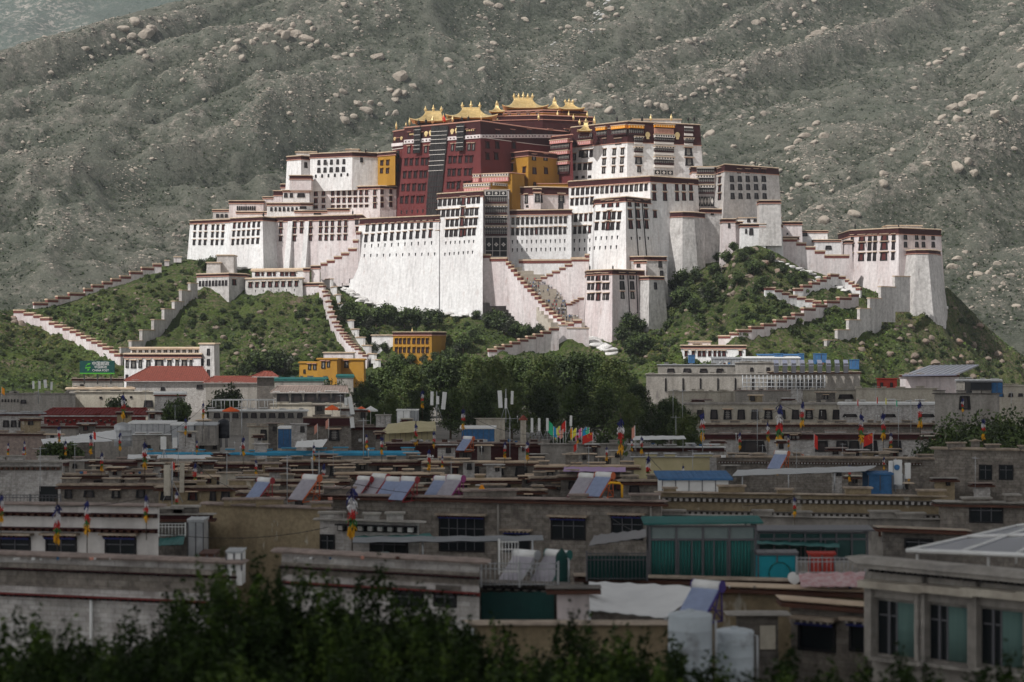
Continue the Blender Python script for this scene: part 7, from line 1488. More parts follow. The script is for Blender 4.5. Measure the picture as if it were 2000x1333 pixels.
for x0, x1, t, b_, lab in ((1345, 1356, 695, 706, 'in front of the small white house'), (1512, 1528, 692, 705, 'left of a cluttered roof middle'), (1560, 1569, 692, 703, 'small and pale, in the cluttered roof middle'), (1590, 1602, 692, 705, 'light one of a close pair'), (1603, 1613, 692, 705, 'dark one of a close pair'), (1661, 1676, 704, 718, 'on a stand above the solar collectors')): shed(x0, x1, t, b_, 676, 4, 'blue', 'blue', 'blue box tank at the hill foot, '+lab, 0, 'box_tank', 'water tank')
shed(1450, 1560, 699, 711, 672, 6, 'steel', 'whitepaint', 'cluttered grey roof shack row at the foot of the hill', .2); shed(1480, 1560, 694, 704, 690, 5, 'whitepaint', 'blue', 'low roof shack with a blue cover at the foot of the hill', .2); shed(1390, 1448, 700, 711, 694, 5, 'steel', 'steel', 'grey roof shack left of the blue covered one', .2)
shed(395, 424, 1080, 1098, 90, 1.6, 'brown', 'brown', 'brown wicker crate like box on the low left roof', 0, 'box', 'box'); shed(446, 476, 1078, 1112, 84, 1.2, 'whitepaint', 'steel', 'white metal cabinet at the right end of the low left roof', 0, 'cabinet', 'cabinet')
shed(372, 402, 1018, 1082, 128, 2, 'steel', 'steel', 'grey metal cupboard beside the teal awning', 0, 'cabinet', 'cabinet')
shed(1478, 1552, 1083, 1132, 92, 1.0, 'cyan', 'steel_dark', 'bright cyan panel box with a round mark beside the conservatory', 0, 'panel_box', 'panel'); 
b = MB(); b.tube([(0, -.05, 0), (0, .02, 0)], .48, 24, 0); b.tube([(.48*math.cos(a/24*6.283), -.06, .48*math.sin(a/24*6.283)) for a in range(25)], .03, 5, 1); ob = b.build('round_mark', ['cyan', 'teal']); pr = [a for a in COL.objects if a.get('label', '').startswith('bright cyan')][0]; ob.parent = pr; ob.location = (.1, -.56, .35)
for k in range(9): shed(1512+k*17, 1520+k*17, 710, 725, 655, 2.0, 'steel_dark', 'solar', 'tilted grey solar collector in the row along a roof edge at the hill foot', .9, 'collector', 'solar collector', group='row of solar collectors at the foot of the hill')
mat('quilt_pink', (.52, .42, .42), (.42, .20, .21), 4, rough=.9)
mat('awning_grey', (.20, .21, .225), (.14, .15, .16), 1.2, rough=.7)
def cloth(label, grid, m, posts=(), group='tarps and awnings', sag=.3, name='tarp', edge=None):
    """tarp stretched between corner points (px, py, Y): nw, ne, se, sw"""
    c = [W(*g) for g in grid]; o = sum(c, Vector())/4; t = thing(name, label, name, o, group); n = 14; vs = []
    for j in range(n+1):
        for i in range(n+1):
            u, v = i/n, j/n; p = c[0]*(1-u)*(1-v)+c[1]*u*(1-v)+c[2]*u*v+c[3]*(1-u)*v
            p = p-Vector((0, 0, sag*16*u*(1-u)*v*(1-v)+.035*math.sin(u*31+v*6)*(1-v*.3))); vs.append(p-o)
    b = MB(); q = [(j*(n+1)+i, (j+1)*(n+1)+i, (j+1)*(n+1)+i+1, j*(n+1)+i+1) for j in range(n) for i in range(n)]; b.add(vs, q, 0, True); b.add([v-Vector((0, 0, .03)) for v in vs], [tuple(reversed(f)) for f in q], 0, True); b.build('sheet', m, t)
    if posts:
        b = MB()
        for (x, y0, y1, Y) in posts: b.tube([W(x, y0, Y)-o, W(x, y1, Y)-o], .05, 6)
        b.build('posts', 'steel', t)
cloth('big white tarp slung below the conservatory', [(1150,1136,86),(1378,1146,82),(1300,1208,74),(1152,1192,75)], 'tarp', sag=.35, posts=[(1152,1192,1260,75),(1300,1206,1260,74)])
cloth('dark green netting hung under the iron railing', [(940,1157,83.2),(1082,1157,82.4),(1082,1250,81.5),(940,1246,82)], 'green_cloth', sag=.0, name='netting')
cloth('cream arched tarp before the poplars', [(758,828,365),(850,823,365),(852,842,352),(746,848,350)], 'cream_cloth', sag=-.9); shed(752, 846, 842, 866, 354, 4, 'cream_cloth', 'cream_cloth', 'cream sided shelter with dark openings under the arched tarp', 0)
cloth('lilac awning over the dark stone house', [(1102,912,204),(1222,913,204),(1222,922,194),(1100,921,194)], 'lilac', sag=.2)
cloth('long grey corrugated awning at the right centre', [(1440,918,186),(1712,910,182),(1690,921,172),(1430,930,174)], 'steel', sag=.1, posts=[(1450,928,962,174),(1540,926,962,173),(1630,924,960,172)])
cloth('long narrow grey plastic awning crossing the stone house', [(690,1049,120),(1060,1046,118),(1062,1056,112),(688,1060,113)], 'awning_grey', sag=.12, posts=[(826,1058,1096,113),(1040,1056,1098,112)])
cloth('teal netting heap on the low left roof', [(-20,1093,95),(150,1088,95),(140,1101,88),(-20,1106,88)], 'teal_cloth', sag=-.25); cloth('teal awning beside the passage at the left', [(312,1046,140),(362,1040,138),(358,1064,120),(309,1066,122)], 'teal', sag=.1)
cloth('dark teal net over the low middle roof', [(600,1084,96),(760,1078,96),(740,1094,86),(560,1096,87)], 'green_cloth', sag=-.2); cloth('dark green awning over the small hut', [(690,1046,128),(840,1042,127),(850,1052,118),(690,1056,118)], 'teal_cloth', sag=.1)
cloth('dark sheet roof leaning against the conservatory', [(1160,1046,104),(1262,1034,104),(1262,1050,94),(1150,1066,94)], 'steel_dark', sag=.1); cloth('white and red sunshade in the middle roofs', [(580,862,292),(640,858,292),(630,874,282),(576,874,282)], 'whitepaint', sag=.1)
cloth('white plastic sheet laid over the roofs at the left', [(80,858,300),(200,848,300),(220,862,288),(84,868,288)], 'tarp', sag=-.4); cloth('white plastic sheet left of the silver tank', [(150,850,320),(225,840,320),(228,858,308),(160,864,308)], 'tarp', sag=-.3); cloth('pale plastic sheet in front of the left blue roofs', [(250,888,270),(410,889,268),(420,896,262),(248,897,262)], 'tarp', sag=-.15)
cloth('pale sheet roof among the small pots at the right', [(1238,852,300),(1336,851,300),(1340,858,288),(1236,860,288)], 'tarp', sag=.1, posts=[(1242,858,884,290),(1334,857,884,290)])
def umbrella(x, yt, yb, w_, Y, m, label):
    k = PX(1, Y); t = thing('parasol', label, 'parasol', W(x, yb, Y), 'parasols on the terraces'); h = (yb-yt)*k; r = w_*k/2; b = MB(); n = 8
    b.add([(0, 0, h)]+[(r*math.cos(a*6.283/n), r*math.sin(a*6.283/n), h*.74) for a in range(n)], [(0, 1+a, 1+(a+1) % n) for a in range(n)]+[(0, 1+(a+1) % n, 1+a) for a in range(0)])
    b.add([(r*math.cos(a*6.283/n), r*math.sin(a*6.283/n), h*.74-d) for d in (0, .25) for a in range(n)], [(a, (a+1) % n, n+(a+1) % n, n+a) for a in range(n)]); b.build('canopy', m, t)
    b = MB(); b.tube([(0, 0, -.3), (0, 0, h)], .06, 6); b.build('pole', 'whitepaint', t)
umbrella(451, 795, 822, 34, 470, 'parasol_red', 'orange parasol left of the dark tower house, on the white terrace'); umbrella(649, 791, 822, 32, 470, 'parasol_red', 'orange parasol right of the dark tower house'); umbrella(706, 794, 828, 34, 420, 'parasol_red', 'orange parasol at the left foot of the poplars'); umbrella(724, 793, 826, 28, 424, 'whitepaint', 'white parasol beside the orange one under the poplars')
# ---- the green billboard
k = PX(1, 640); bb = thing('billboard', 'green billboard with white lettering on posts at the left', 'billboard', W(190, 745, 640)); b = MB(); b.box(-34*k, -.3, 14*k, 34*k, .3, 40*k); b.build('board', 'sign_green', bb)
b = MB(); b.box(-34*k, -.36, 14.1*k, 34*k, -.303, 16.5*k); b.build('lower_edge', 'sign_lime', bb)
b = MB(); 
for x in (-26, 26, 0): b.tube([(x*k, .5, -6*k), (x*k, .5, 30*k)], .2, 6)
b.build('posts', 'steel_dark', bb)
b = MB()
for pts in ([(-23,29),(-18,35),(-12,35.5),(-15,32),(-19,32),(-21,29)],[(-24,27),(-13,28.5),(-12,26),(-23,24.5)],[(-20,24),(-14,25),(-16,21),(-21,19),(-18,22)]): b.add([(x*k, -.34, z*k) for x, z in pts], [tuple(range(len(pts)))])
b.build('emblem', 'sign_lime', bb)
def text(s, x, z, size, parent, m):
    c = bpy.data.curves.new('lettering', 'FONT'); c.body = s; c.size = size; c.extrude = .02; c.align_x = 'CENTER'; c.align_y = 'CENTER'; c.materials.append(MATS[m])
    o = bpy.data.objects.new('lettering', c); COL.objects.link(o); o.parent = parent; o.location = (x, -.36, z); o.rotation_euler = (math.radians(90), 0, 0)
    bpy.context.view_layer.update(); me = bpy.data.meshes.new_from_object(o.evaluated_get(bpy.context.evaluated_depsgraph_get())); M = o.matrix_basis.copy(); bpy.data.objects.remove(o)
    o = bpy.data.objects.new('lettering', me); COL.objects.link(o); o.parent = parent; o.matrix_basis = M; return o
text('中国邮政', 7*k, 34*k, 8.6*k, bb, 'whitepaint'); text('中国邮政', 7*k, 27.3*k, 6.2*k, bb, 'whitepaint'); text('CHINA POST', 7*k, 21*k, 5.6*k, bb, 'whitepaint')
# ---- conservatories and railings near the viewer
mat('glass_pale', (.20, .25, .245), (.15, .19, .19), .8, rough=.2)
mat('glass_murk', (.02, .06, .058), (.03, .08, .075), .7, rough=.25, spec=.3)
def glasshouse(x0, x1, yt, yb, Y, depth, label, cols, roofslope=.35, rows=(.74,), drape=True):
    k = PX(1, Y); t = thing('conservatory', label, 'conservatory', W((x0+x1)/2, yb, Y+depth/2), 'green glass conservatories'); q9 = random.Random(cols); w_ = (x1-x0)*k; h = (yb-yt)*k; b = MB()
    MB().box(-w_/2+.06, -depth/2+.06, 0, w_/2-.06, depth/2, h-.1).build('glazing', 'glass_green' if drape else 'glass_murk', t)
    for q in range(cols+1): b.cbox((-w_/2+w_*q/cols, -depth/2, h/2), (.09, .12, h))
    for z in (0.05, h-.05)+tuple(h*r for r in rows): b.cbox((0, -depth/2, z), (w_, .11, .09))
    for s in (-1, 1): b.cbox((s*w_/2, 0, h-.05), (.1, depth, .1)); b.cbox((s*w_/2, depth/2-.05, h/2), (.1, .1, h))
    for q in (1, 2): b.cbox((-w_/2+w_*q/3-.3, -depth/2-.02, h*.36), (.06, .1, h*.7)); b.cbox((-w_/2+w_*q/3+.3, -depth/2-.02, h*.36), (.06, .1, h*.7))
    b.build('frame', 'steel_dark', t); r = MB(); r.add([(-w_/2-.3, -depth/2-.35, h+.03), (w_/2+.3, -depth/2-.35, h+.03+roofslope*.5), (w_/2+.3, depth/2, h+.1+roofslope), (-w_/2-.3, depth/2, h+.1+roofslope*.7), (-w_/2-.3, -depth/2-.35, h+.11), (w_/2+.3, -depth/2-.35, h+.11+roofslope*.5), (w_/2+.3, depth/2, h+.18+roofslope), (-w_/2-.3, depth/2, h+.18+roofslope*.7)], [(3,2,1,0),(4,5,6,7),(0,1,5,4),(1,2,6,5),(2,3,7,6),(3,0,4,7)]); r.build('sheet_roof', 'teal' if drape else 'steel_dark', t)
    if not drape: return
    MB().box(-w_/2+.1, -depth/2+.02, h*.76, w_/2-.1, -depth/2+.05, h-.1).build('upper_pane', 'glass_pale', t)
    c = MB(); n = int(w_/.16); on = [q9.random() < .6 for _ in range(int(n/6)+1)]
    for q in range(n):
        if on[q//6]: c.tube([(-w_/2+.15+(w_-.3)*q/n, -depth/2+.045, .15), (-w_/2+.15+(w_-.3)*q/n, -depth/2+.045, h*.72)], .06, 5)
    c.build('curtain', 'teal_cloth', t)
glasshouse(1266, 1473, 1022, 1131, 93, 1.6, 'large green glass conservatory with curtains at the right centre', 4, .12); glasshouse(1478, 1690, 1036, 1092, 104, 1.4, 'lower dark glass conservatory right of the large one', 7, .04, drape=False)
cloth('torn green sheet awning over the cyan panel', [(1476,1056,104),(1640,1062,104),(1640,1070,98),(1476,1062,98)], 'teal', sag=.08)
def railing(x0, x1, yt, yb, Y, label, m='steel_dark', gap=.16, back=None):
    k = PX(1, Y); t = thing('railing', label, 'railing', W((x0+x1)/2, yb, Y), 'iron railings on the terraces'); w_ = (x1-x0)*k; h = (yb-yt)*k; b = MB(); n = int(w_/gap)
    for q in range(n+1): b.tube([(-w_/2+w_*q/n, 0, 0), (-w_/2+w_*q/n, 0, h*.97)], .016, 5); 
    for z in (.08, h*.72, h*.94): b.tube([(-w_/2, 0, z), (w_/2, 0, z)], .025, 5)
    for q in range(int(w_/1.5)+1): b.cbox((-w_/2+w_*q/max(1, int(w_/1.5)), 0, h/2), (.08, .08, h*1.06))
    b.build('bars', m, t)
    if back: MB().box(-w_/2, .1, 0, w_/2, .16, h*.85).build('backing_sheet', back, t)
railing(940, 1090, 1098, 1146, 82.6, 'iron railing above the dark green netting', 'steel', .18); railing(1146, 1264, 1078, 1134, 90, 'iron railing with teal backing left of the conservatory', 'steel_dark', .16, 'green_cloth'); railing(1556, 1690, 1088, 1122, 86, 'pale iron railing before the red door', 'steel', .18); railing(-60, 118, 966, 988, 116, 'long iron railing on the roof of the white house with awnings', 'steel_dark', .2); railing(310, 362, 1022, 1048, 132, 'white balcony railing in the passage at the left', 'whitepaint', .2); railing(975, 1012, 1055, 1120, 88, 'tall barred white gate left of the near grey solar heaters', 'whitepaint', .12)
shed(1580, 1628, 1084, 1122, 90, .5, 'red_shed', 'red_shed', 'orange red door panel behind the pale railing', 0, 'door_panel', 'door'); cloth('pink and white quilt spread below the pale railing', [(1560,1120,85.4),(1690,1117,85.2),(1684,1146,83.6),(1564,1146,83.8)], 'quilt_pink', sag=.1, name='quilt')
# solar array on the grey house
def P3(px, py, Y): return W(px, py, Y)
sa = thing('solar_array', 'wide tilted solar panel array on the roof of the grey right hand house', 'solar array', W(1900, 1085, 76)); o = sa.location
a, b2, c, d = W(1772, 1078, 76), W(2100, 1092, 68), W(2150, 1010, 92), W(1985, 1030, 92)
for r_ in range(2):
    for q in range(3):
        def L4(u, v): return a.lerp(b2, u).lerp(d.lerp(c, u), v)-o
        u0, u1, v0, v1 = q/3+.008, (q+1)/3-.008, r_/2+.012, (r_+1)/2-.012; P_ = [L4(u0, v0), L4(u1, v0), L4(u1, v1), L4(u0, v1)]; m = MB(); m.add(P_+[p-Vector((0, 0, .06)) for p in P_], [(0,1,2,3),(7,6,5,4),(0,4,5,1),(1,5,6,2),(2,6,7,3),(3,7,4,0)])
        m.build('solar_panel', 'solar', sa)
m = MB()
for u in (0, 1/3, 2/3, 1): m.tube([L4(u, 0)+Vector((0, 0, .05)), L4(u, 1)+Vector((0, 0, .05))], .07, 6)
for v in (0, .5, 1): m.tube([L4(0, v)+Vector((0, 0, .05)), L4(1, v)+Vector((0, 0, .05))], .09, 6)
for u in (.05, .5, .95): m.tube([L4(u, .02), L4(u, .02)-Vector((0, 0, .6))], .05, 6); m.tube([L4(u, .95), L4(u, .95)-Vector((0, 0, 1.6))], .05, 6)
m.build('rack', 'whitepaint', sa)
# dish, chimneys, pots, pipe
t = thing('satellite_dish', 'small white satellite dish beside the cyan panel box', 'dish', W(1548, 1146, 86)); b = MB(); b.tube([(0, 0, 0), (0, 0, .25)], .02, 6); b.build('stand', 'steel_dark', t); b = MB(); b.lathe((0, 0, 0), [(.02, 0), (.12, .015), (.22, .06), (.27, .10)], 20); ob = b.build('dish', 'whitepaint', t); ob.location = (0, -.05, .33); ob.rotation_euler = (math.radians(60), math.radians(35), 0)
def chimney(x, w_, yt, yb, Y, m, capm, label):
    k = PX(1, Y); t = thing('chimney', label, 'chimney', W(x, yb, Y), 'chimneys on the roofs'); h = (yb-yt)*k; r = w_*k/2; b = MB(); b.box(-r, -r, -.4, r, r, h*.82); b.build('shaft', m, t); b = MB(); b.box(-r*1.5, -r*1.5, h*.82, r*1.5, r*1.5, h*.88); b.lathe((0, 0, h*.88), [(r*1.3, 0), (r*.9, h*.06), (r*.3, h*.12), (.02, h*.15)], 8); b.build('cap', capm, t)
chimney(1022, 11, 812, 862, 300, 'cream', 'tile_red', 'tall cream chimney with a red cap before the poplars'); chimney(1117, 26, 884, 906, 236, 'stone', 'coping_brown', 'squat stone chimney hut below the grey wall'); chimney(1868, 18, 864, 890, 206, 'stone', 'tan', 'small stone chimney left of the right edge stone house'); chimney(1905, 14, 858, 880, 206, 'stone', 'coping_brown', 'stone chimney at the right edge before the dark trees'); chimney(1480, 22, 884, 902, 232, 'stone', 'coping_brown', 'stone chimney at the left end of the long brown stone house'); chimney(1730, 24, 880, 902, 230, 'stone', 'coping_brown', 'stone chimney right of the starred red flag')
b = MB(); t = thing('pipe', 'bent orange pipe behind the right pair of solar heaters', 'pipe', W(1215, 972, 150)); k = PX(1, 150); b.tube([(0, 0, 0), (0, 0, 24*k), (-4*k, 0, 28*k), (-22*k, 0, 29*k), (-26*k, 0, 26*k)], .09, 8); b.build('tube', 'f_yellow', t)
t = thing('jar', 'orange clay jar on the roof right of the plum framed solar heaters', 'jar', W(941, 968, 143)); b = MB(); b.lathe((0, 0, 0), [(.12, 0), (.22, .25), (.2, .5), (.1, .66), (.13, .72)], 14); b.build('body', 'cloth_orange', t)
q = random.Random(9)
def clutter(x0, x1, y, Y, n, label, group):
    for k in range(n):
        x = q.uniform(x0, x1); s = PX(q.uniform(3, 8), Y); b = MB(); o = W(x, y, Y+q.uniform(-1, 2)); 
        if k % 3 == 0: b.lathe((0, 0, 0), [(s*.35, 0), (s*.5, s*.45), (s*.42, s*.8), (s*.48, s*.84)], 10)
        elif k % 3 == 1: b.box(-s*.6, -s*.4, 0, s*.6, s*.4, s*.6); b.box(-s*.65, -s*.45, s*.6, s*.65, s*.45, s*.7)
        else: b.lathe((0, 0, 0), [(s*.1, 0), (s*.55, s*.1), (s*.6, s*.4), (s*.35, s*.65), (.02, s*.7)], 9)
        m = q.choice(['whitepaint', 'concrete', 'steel', 'brown', 'f_salmon', 'blue', 'whitewall', 'tarp', 'stone_dark']); nm = ('pot', 'crate', 'sack')[k % 3]; o_ = b.build(nm, m, None, o); 
        o_.data.transform(Matrix.Translation(o)); o_.rotation_euler.z = q.uniform(0, 3)
        tag(o_, 'small %s among the clutter %s' % (nm, label), nm, '%ss %s' % (nm, group))
clutter(5, 460, 1094, 86, 26, 'on the low left roof', 'on the low left roof'); clutter(570, 930, 1093, 82, 16, 'on the low middle roof', 'on the low middle roof'); clutter(1400, 1660, 712, 676, 20, 'on the grey roofs at the foot of the hill', 'on the roofs at the hill foot'); clutter(700, 1010, 864, 298, 18, 'on the dark maroon fronted house', 'on the maroon house'); clutter(1400, 1840, 894, 231, 26, 'on the long brown stone house', 'on the brown stone house'); clutter(120, 600, 926, 224, 24, 'on the crowded brown roofs at the left', 'on the left brown roofs'); clutter(640, 1280, 977, 141, 18, 'among the solar heaters', 'among the solar heaters'); clutter(1240, 1420, 872, 299, 12, 'on the white sheeted house', 'on the white sheeted house'); clutter(1400, 1700, 1150, 85, 14, 'on the tan terraced roof', 'on the tan terraced roof')
def aerial_proto(seed):
    q_ = random.Random(seed); r = thing('aerial', 'x', 'aerial', (0, 0, -500), 'x'); b = MB(); b.tube([(0, 0, -.4), (0, 0, 3.2)], .03, 5); b.build('mast', 'steel', r); b = MB(); b.tube([(-.5, 0, 3.0), (.6, 0, 3.05)], .02, 4)
    for k in range(6): b.tube([(-.45+k*.2, -.35+.03*k, 3.02), (-.45+k*.2, .35-.03*k, 3.02)], .014, 4)
    b.build('elements', 'steel', r); PROTOS.append(r); return r
AE = aerial_proto(1); q = random.Random(41)
for k in range(34):
    y = q.uniform(790, 985); x = q.uniform(20, 1980); Y = float(np.interp(y, (770, 800, 830, 860, 890, 915, 945, 985), (520, 455, 375, 315, 272, 238, 200, 140)))
    dup(AE, W(x, y, Y), q.uniform(0, 6.28), q.uniform(.7, 1.2)*(1 if Y < 250 else 1.5), 'thin grey television aerial standing among the crowded roofs', 'television aerials on the roofs')
def vent_proto():
    r = thing('vent_pipe', 'x', 'pipe', (0, 0, -500), 'x'); b = MB(); b.lathe((0, 0, 0), [(.07, -.3), (.07, 1.1), (.15, 1.12), (.13, 1.3), (.03, 1.4)], 8); b.build('tube', 'whitepaint', r); PROTOS.append(r); return r
VP = vent_proto()
for k in range(30):
    y = q.uniform(800, 925); x = q.uniform(20, 1900); Y = float(np.interp(y, (770, 800, 830, 860, 890, 915, 945, 985, 1100), (520, 455, 375, 315, 272, 238, 200, 140, 86)))
    dup(VP, W(x, y, Y), 0, q.uniform(.5, .9), 'short white capped vent pipe on the crowded roofs', 'vent pipes on the roofs')
def cable(x0, y0, Y0, x1, y1, Y1, label):
    p, r_ = W(x0, y0, Y0), W(x1, y1, Y1); t = thing('cable', label, 'cable', p, 'cables over the roofs'); n = 14; sg = (r_-p).length*.03
    MB().tube([p.lerp(r_, k/n)-p-Vector((0, 0, sg*4*(k/n)*(1-k/n))) for k in range(n+1)], .018+.00004*Y0, 4).build('line', 'black', t)
for i, (x0, y0, Y0, x1, y1, Y1) in enumerate(((112,990,105,286,972,105),(-20,900,262,400,905,200),(381,905,190,690,945,126),(690,945,126,1212,830,240),(1212,840,240,1523,800,300),(905,805,330,1212,820,240),(1266,890,205,1552,970,130),(640,990,140,1300,984,142),(300,1040,112,640,1030,126),(1180,1000,138,1470,1018,93),(1523,790,300,1921,820,230),(180,850,250,400,792,340))):
    cable(x0, y0, Y0, x1, y1, Y1, 'thin dark cable %s' % ('over the white awning house','at the far left over the brown roofs','from the cream panels to the stone house','rising from the stone house to the thick prayer pole','from the thick prayer pole to the tall blue topped pole','before the poplars','down to the violet prayer pole','along the stone house roof edge','above the tan plastered house','to the conservatory roof','over the right prayer poles','up to the terrace pole at the left')[i])
# ------------------------------------------------------------------ trees in and before the town
def poplar_lobes(r, h, seed):
    q_ = random.Random(seed); L_ = []
    for i in range(24):
        t = q_.random()**.8; z = h*(.16+.70*t); w_ = r*(1.0-.72*max(0, t-.35)**1.1)*q_.uniform(.3, .8); a = q_.random()*6.28; s = r*q_.uniform(.22, .36)*(1.1-.45*t); L_.append(((w_*math.cos(a), w_*math.sin(a), z), (s, s, s*1.5)))
    for i in range(22):                        # pointed shoots
        t = q_.random(); w_ = r*.75*(1-t*.7)*q_.random()**.5; a = q_.random()*6.28; L_.append(((w_*math.cos(a), w_*math.sin(a), h*(.62+.33*t*(1-w_/r*.3))), (r*.11, r*.11, h*.065)))
    for t in (.3, .5, .68, .8): L_.append(((0, 0, h*t), (r*.6*(1.15-t*.75), r*.6*(1.15-t*.75), h*.14)))
    return L_
POP = [tree_proto('poplar_tree', 'x', 'tree', 'x', 7.5, 20, 0, 12000, .30, m, 500+i, trunk=.35, lobes=poplar_lobes(7.5, 20, 60+i)) for i, m in enumerate((['leaf_mid', 'leaf_dark', 'leaf_dark'], ['leaf_dark', 'leaf_mid'], ['leaf_mid', 'leaf_dark', 'leaf_mid'], ['leaf_mid', 'leaf_light', 'leaf_mid']))]
PROTOS += POP
q = random.Random(77)
for i, (x, yt, Y) in enumerate(((715,738,560),(745,712,600),(775,690,640),(805,706,590),(838,694,640),(868,690,600),(900,684,650),(930,690,580),(962,694,640),(995,690,600),(1030,690,650),(1062,684,590),(1095,688,640),(1128,678,600),(1160,682,650),(1192,690,590),(1220,718,620),(1245,742,570),(720,772,480),(765,762,500),(820,748,520),(880,752,500),(940,744,510),(1000,742,500),(1060,738,510),(1120,742,490),(1180,750,500),(1230,762,470),(1275,780,440),(1310,770,470),(1335,788,430),(1345,802,400),(700,792,450))):
    hh = ZZ(yt, Y); s = hh/20.3; place(POP[i % 4], Vector((*XY(x, Y), 0)), (s*q.uniform(1.0, 1.3), s*q.uniform(1.0, 1.3), s), 'tall leafy poplar in the dense grove below the palace', 'poplars of the grove')
place(POP[3], Vector((*XY(968, 545), 0)), (1.0, 1.0, ZZ(690, 545)/20.3), 'brighter yellow green poplar at the left top of the grove', 'bright poplars of the grove')
for x, yt, Y, kk, lab in ((448,742,560,2,'olive broad tree in front of the long red tile roof'),(425,756,545,2,'olive tree left of its twin before the long red tile roof'),(348,766,520,1,'small dark tree below the red hipped roof'),(332,776,515,0,'small dark tree left of its twin below the red hipped roof'),(232,765,520,0,'thin conifer like tree below the billboard house'),(1110,818,330,2,'round green tree behind the coloured flags'),(1180,822,330,1,'round green tree right of the coloured flags'),(640,736,690,2,'small round tree below the teal sheet roof'),(665,738,690,2,'small round tree right of its twin below the ochre houses')):
    hh = ZZ(yt, Y); s = hh/9.2; place(TREE[kk], Vector((*XY(x, Y), 0)), (s*.75, s*.75, s), lab, 'town trees')
for x in (95, 110, 125, 140): place(BUSH[1], W(x, 893, 268), .55, 'dark potted shrub in the hedge at the left roofs', 'roof hedge at the left')
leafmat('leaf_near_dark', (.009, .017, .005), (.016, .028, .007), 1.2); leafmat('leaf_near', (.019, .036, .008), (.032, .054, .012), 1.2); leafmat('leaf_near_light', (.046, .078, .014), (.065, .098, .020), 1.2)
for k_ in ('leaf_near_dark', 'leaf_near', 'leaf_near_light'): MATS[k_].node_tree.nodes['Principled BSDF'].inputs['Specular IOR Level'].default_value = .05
def near_lobes(seed):
    q_ = random.Random(seed); L_ = [((0, 0, 13.0), (2.2, 2.2, 2.7))]
    for k in range(44):
        a = q_.random()*6.28; d = q_.random()**.6*2.5; z = 11.6+q_.random()**.7*4.6*(1-.10*d); s = q_.uniform(.4, .8); L_.append(((math.cos(a)*d, math.sin(a)*d, z), (s, s, s*1.1)))
    for k in range(34):                        # upright shoots breaking the outline
        a = q_.random()*6.28; d = q_.random()**.7*2.4; z = 14.2+q_.random()*2.7*(1-.14*d); s = q_.uniform(.14, .28); L_.append(((math.cos(a)*d, math.sin(a)*d, z), (s, s, q_.uniform(.5, .95))))
    return L_
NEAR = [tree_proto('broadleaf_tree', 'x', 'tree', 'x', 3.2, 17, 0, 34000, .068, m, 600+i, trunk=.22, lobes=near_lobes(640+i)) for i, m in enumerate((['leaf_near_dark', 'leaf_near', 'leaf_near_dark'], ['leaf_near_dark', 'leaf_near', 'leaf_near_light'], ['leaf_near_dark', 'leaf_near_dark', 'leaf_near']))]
EDGE = [tree_proto('broadleaf_tree', 'x', 'tree', 'x', 4.2, 9.0, 11, 7000, .17, m, 680+i, low=.28) for i, m in enumerate((['leaf_dark', 'leaf_dark', 'leaf_mid'], ['leaf_dark', 'leaf_mid']))]
PROTOS += EDGE
PROTOS += NEAR
for i, (x, yt, Y) in enumerate(((1855,806,262),(1885,792,266),(1915,800,258),(1950,786,264),(1985,790,258),(2020,782,262),(1870,826,248),(1930,824,246),(1975,820,244))):
    hh = ZZ(yt, Y); s = hh/9.2; place(EDGE[i % 2], Vector((*XY(x, Y), 0)), (s*.9, s*.9, s), 'dark broad tree in the clump at the right edge', 'dark tree clump at the right edge')
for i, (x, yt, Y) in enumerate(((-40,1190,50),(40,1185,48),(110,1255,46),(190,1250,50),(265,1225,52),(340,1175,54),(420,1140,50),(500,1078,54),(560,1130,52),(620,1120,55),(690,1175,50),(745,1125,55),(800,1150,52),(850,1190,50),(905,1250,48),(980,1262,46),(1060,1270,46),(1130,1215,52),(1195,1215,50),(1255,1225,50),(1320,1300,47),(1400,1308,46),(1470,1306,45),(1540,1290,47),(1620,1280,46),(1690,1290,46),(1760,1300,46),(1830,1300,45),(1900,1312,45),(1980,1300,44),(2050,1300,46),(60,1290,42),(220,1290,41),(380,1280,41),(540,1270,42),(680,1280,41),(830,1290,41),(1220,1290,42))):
    hh = ZZ(yt-8, Y); s = hh/17.2; place(NEAR[i % 3], Vector((*XY(x, Y), 0)), (s*q.uniform(.95, 1.2), s*q.uniform(.95, 1.2), s), 'dark leafy tree in the shaded band along the bottom', 'dark trees along the bottom')
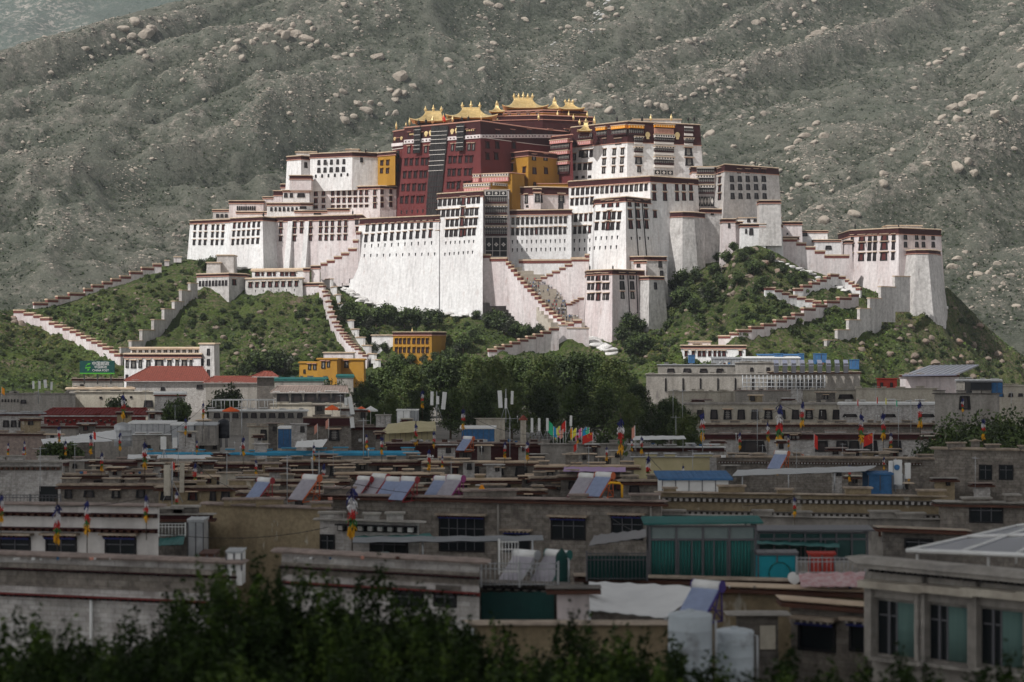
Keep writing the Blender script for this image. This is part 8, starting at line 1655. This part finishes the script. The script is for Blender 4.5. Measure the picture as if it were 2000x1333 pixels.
# ------------------------------------------------------------------ the cloud whose shade lies on the town
mat('cloud', (.85, .85, .85), rough=1)
t_ = MATS['cloud'].node_tree; tr_ = t_.nodes.new('ShaderNodeBsdfTranslucent'); tr_.inputs[0].default_value = (.92, .92, .92, 1); mx_ = t_.nodes.new('ShaderNodeMixShader'); mx_.inputs[0].default_value = .75     # sunlight soaks through a cloud
t_.links.new(t_.nodes['Principled BSDF'].outputs[0], mx_.inputs[1]); t_.links.new(tr_.outputs[0], mx_.inputs[2]); t_.links.new(mx_.outputs[0], t_.nodes['Material Output'].inputs['Surface'])
def cloud():
    HC = 1800.0; sh = HC/math.tan(SUN_EL); ox, oy = SUN_AZ[0]*sh, SUN_AZ[1]*sh
    xs_ = np.arange(-900, 701, 25.0); ys_ = np.arange(-900, 760, 25.0); X, Y = np.meshgrid(xs_, ys_)
    edge = 560+60*(fbm(X/150, Y/150, 3, 91)-.5)
    d = np.minimum.reduce([(edge-Y)/60, (Y+820)/90, (X+840)/90, (640-X)/90])
    th = np.sqrt(np.clip(d, 0, 1))*(40+120*fbm(X/130, Y/130, 4, 92)); keep = d > 0
    V = []; idx = -np.ones(X.shape, int); n = 0
    top = HC+th; bot = HC-th*.25
    Z = np.stack([bot, top]); q_ = MB(); ny, nx = X.shape
    v = np.concatenate([np.stack([X+ox, Y+oy, bot], -1).reshape(-1, 3), np.stack([X+ox, Y+oy, top], -1).reshape(-1, 3)]); N = nx*ny; f = []
    K = keep[:-1, :-1] | keep[1:, :-1] | keep[:-1, 1:] | keep[1:, 1:]
    for j, i in zip(*np.nonzero(K)):
        a = j*nx+i; f.append((a, a+nx, a+nx+1, a+1)); f.append((N+a, N+a+1, N+a+nx+1, N+a+nx))
    me = bpy.data.meshes.new('cloud'); me.from_pydata(v.tolist(), [], f); me.materials.append(MATS['cloud']); me.polygons.foreach_set('use_smooth', np.ones(len(f), bool)); me.update()
    o = bpy.data.objects.new('cloud', me); COL.objects.link(o); tag(o, kind='structure')
cloud()
# ------------------------------------------------------------------ the air
def haze(density):
    b = MB(); b.box(-2700, -480, -1, 2700, 6100, 880); o = b.build('haze', 'black'); m = bpy.data.materials.new('haze'); m.use_nodes = True; t = m.node_tree; t.nodes.remove(t.nodes['Principled BSDF'])
    v = t.nodes.new('ShaderNodeVolumePrincipled'); v.inputs['Color'].default_value = (.86, .92, 1, 1); v.inputs['Density'].default_value = density; t.links.new(v.outputs[0], t.nodes['Material Output'].inputs['Volume'])
    o.data.materials.clear(); o.data.materials.append(m); tag(o, kind='stuff')
haze(5e-5)
for p in BUSH+TREE+PROTOS: dropproto(p)
for o_ in S.objects:
    if o_.get('label') and len(o_['label'].split()) > 16: print('LONG', len(o_['label'].split()), o_['label'])
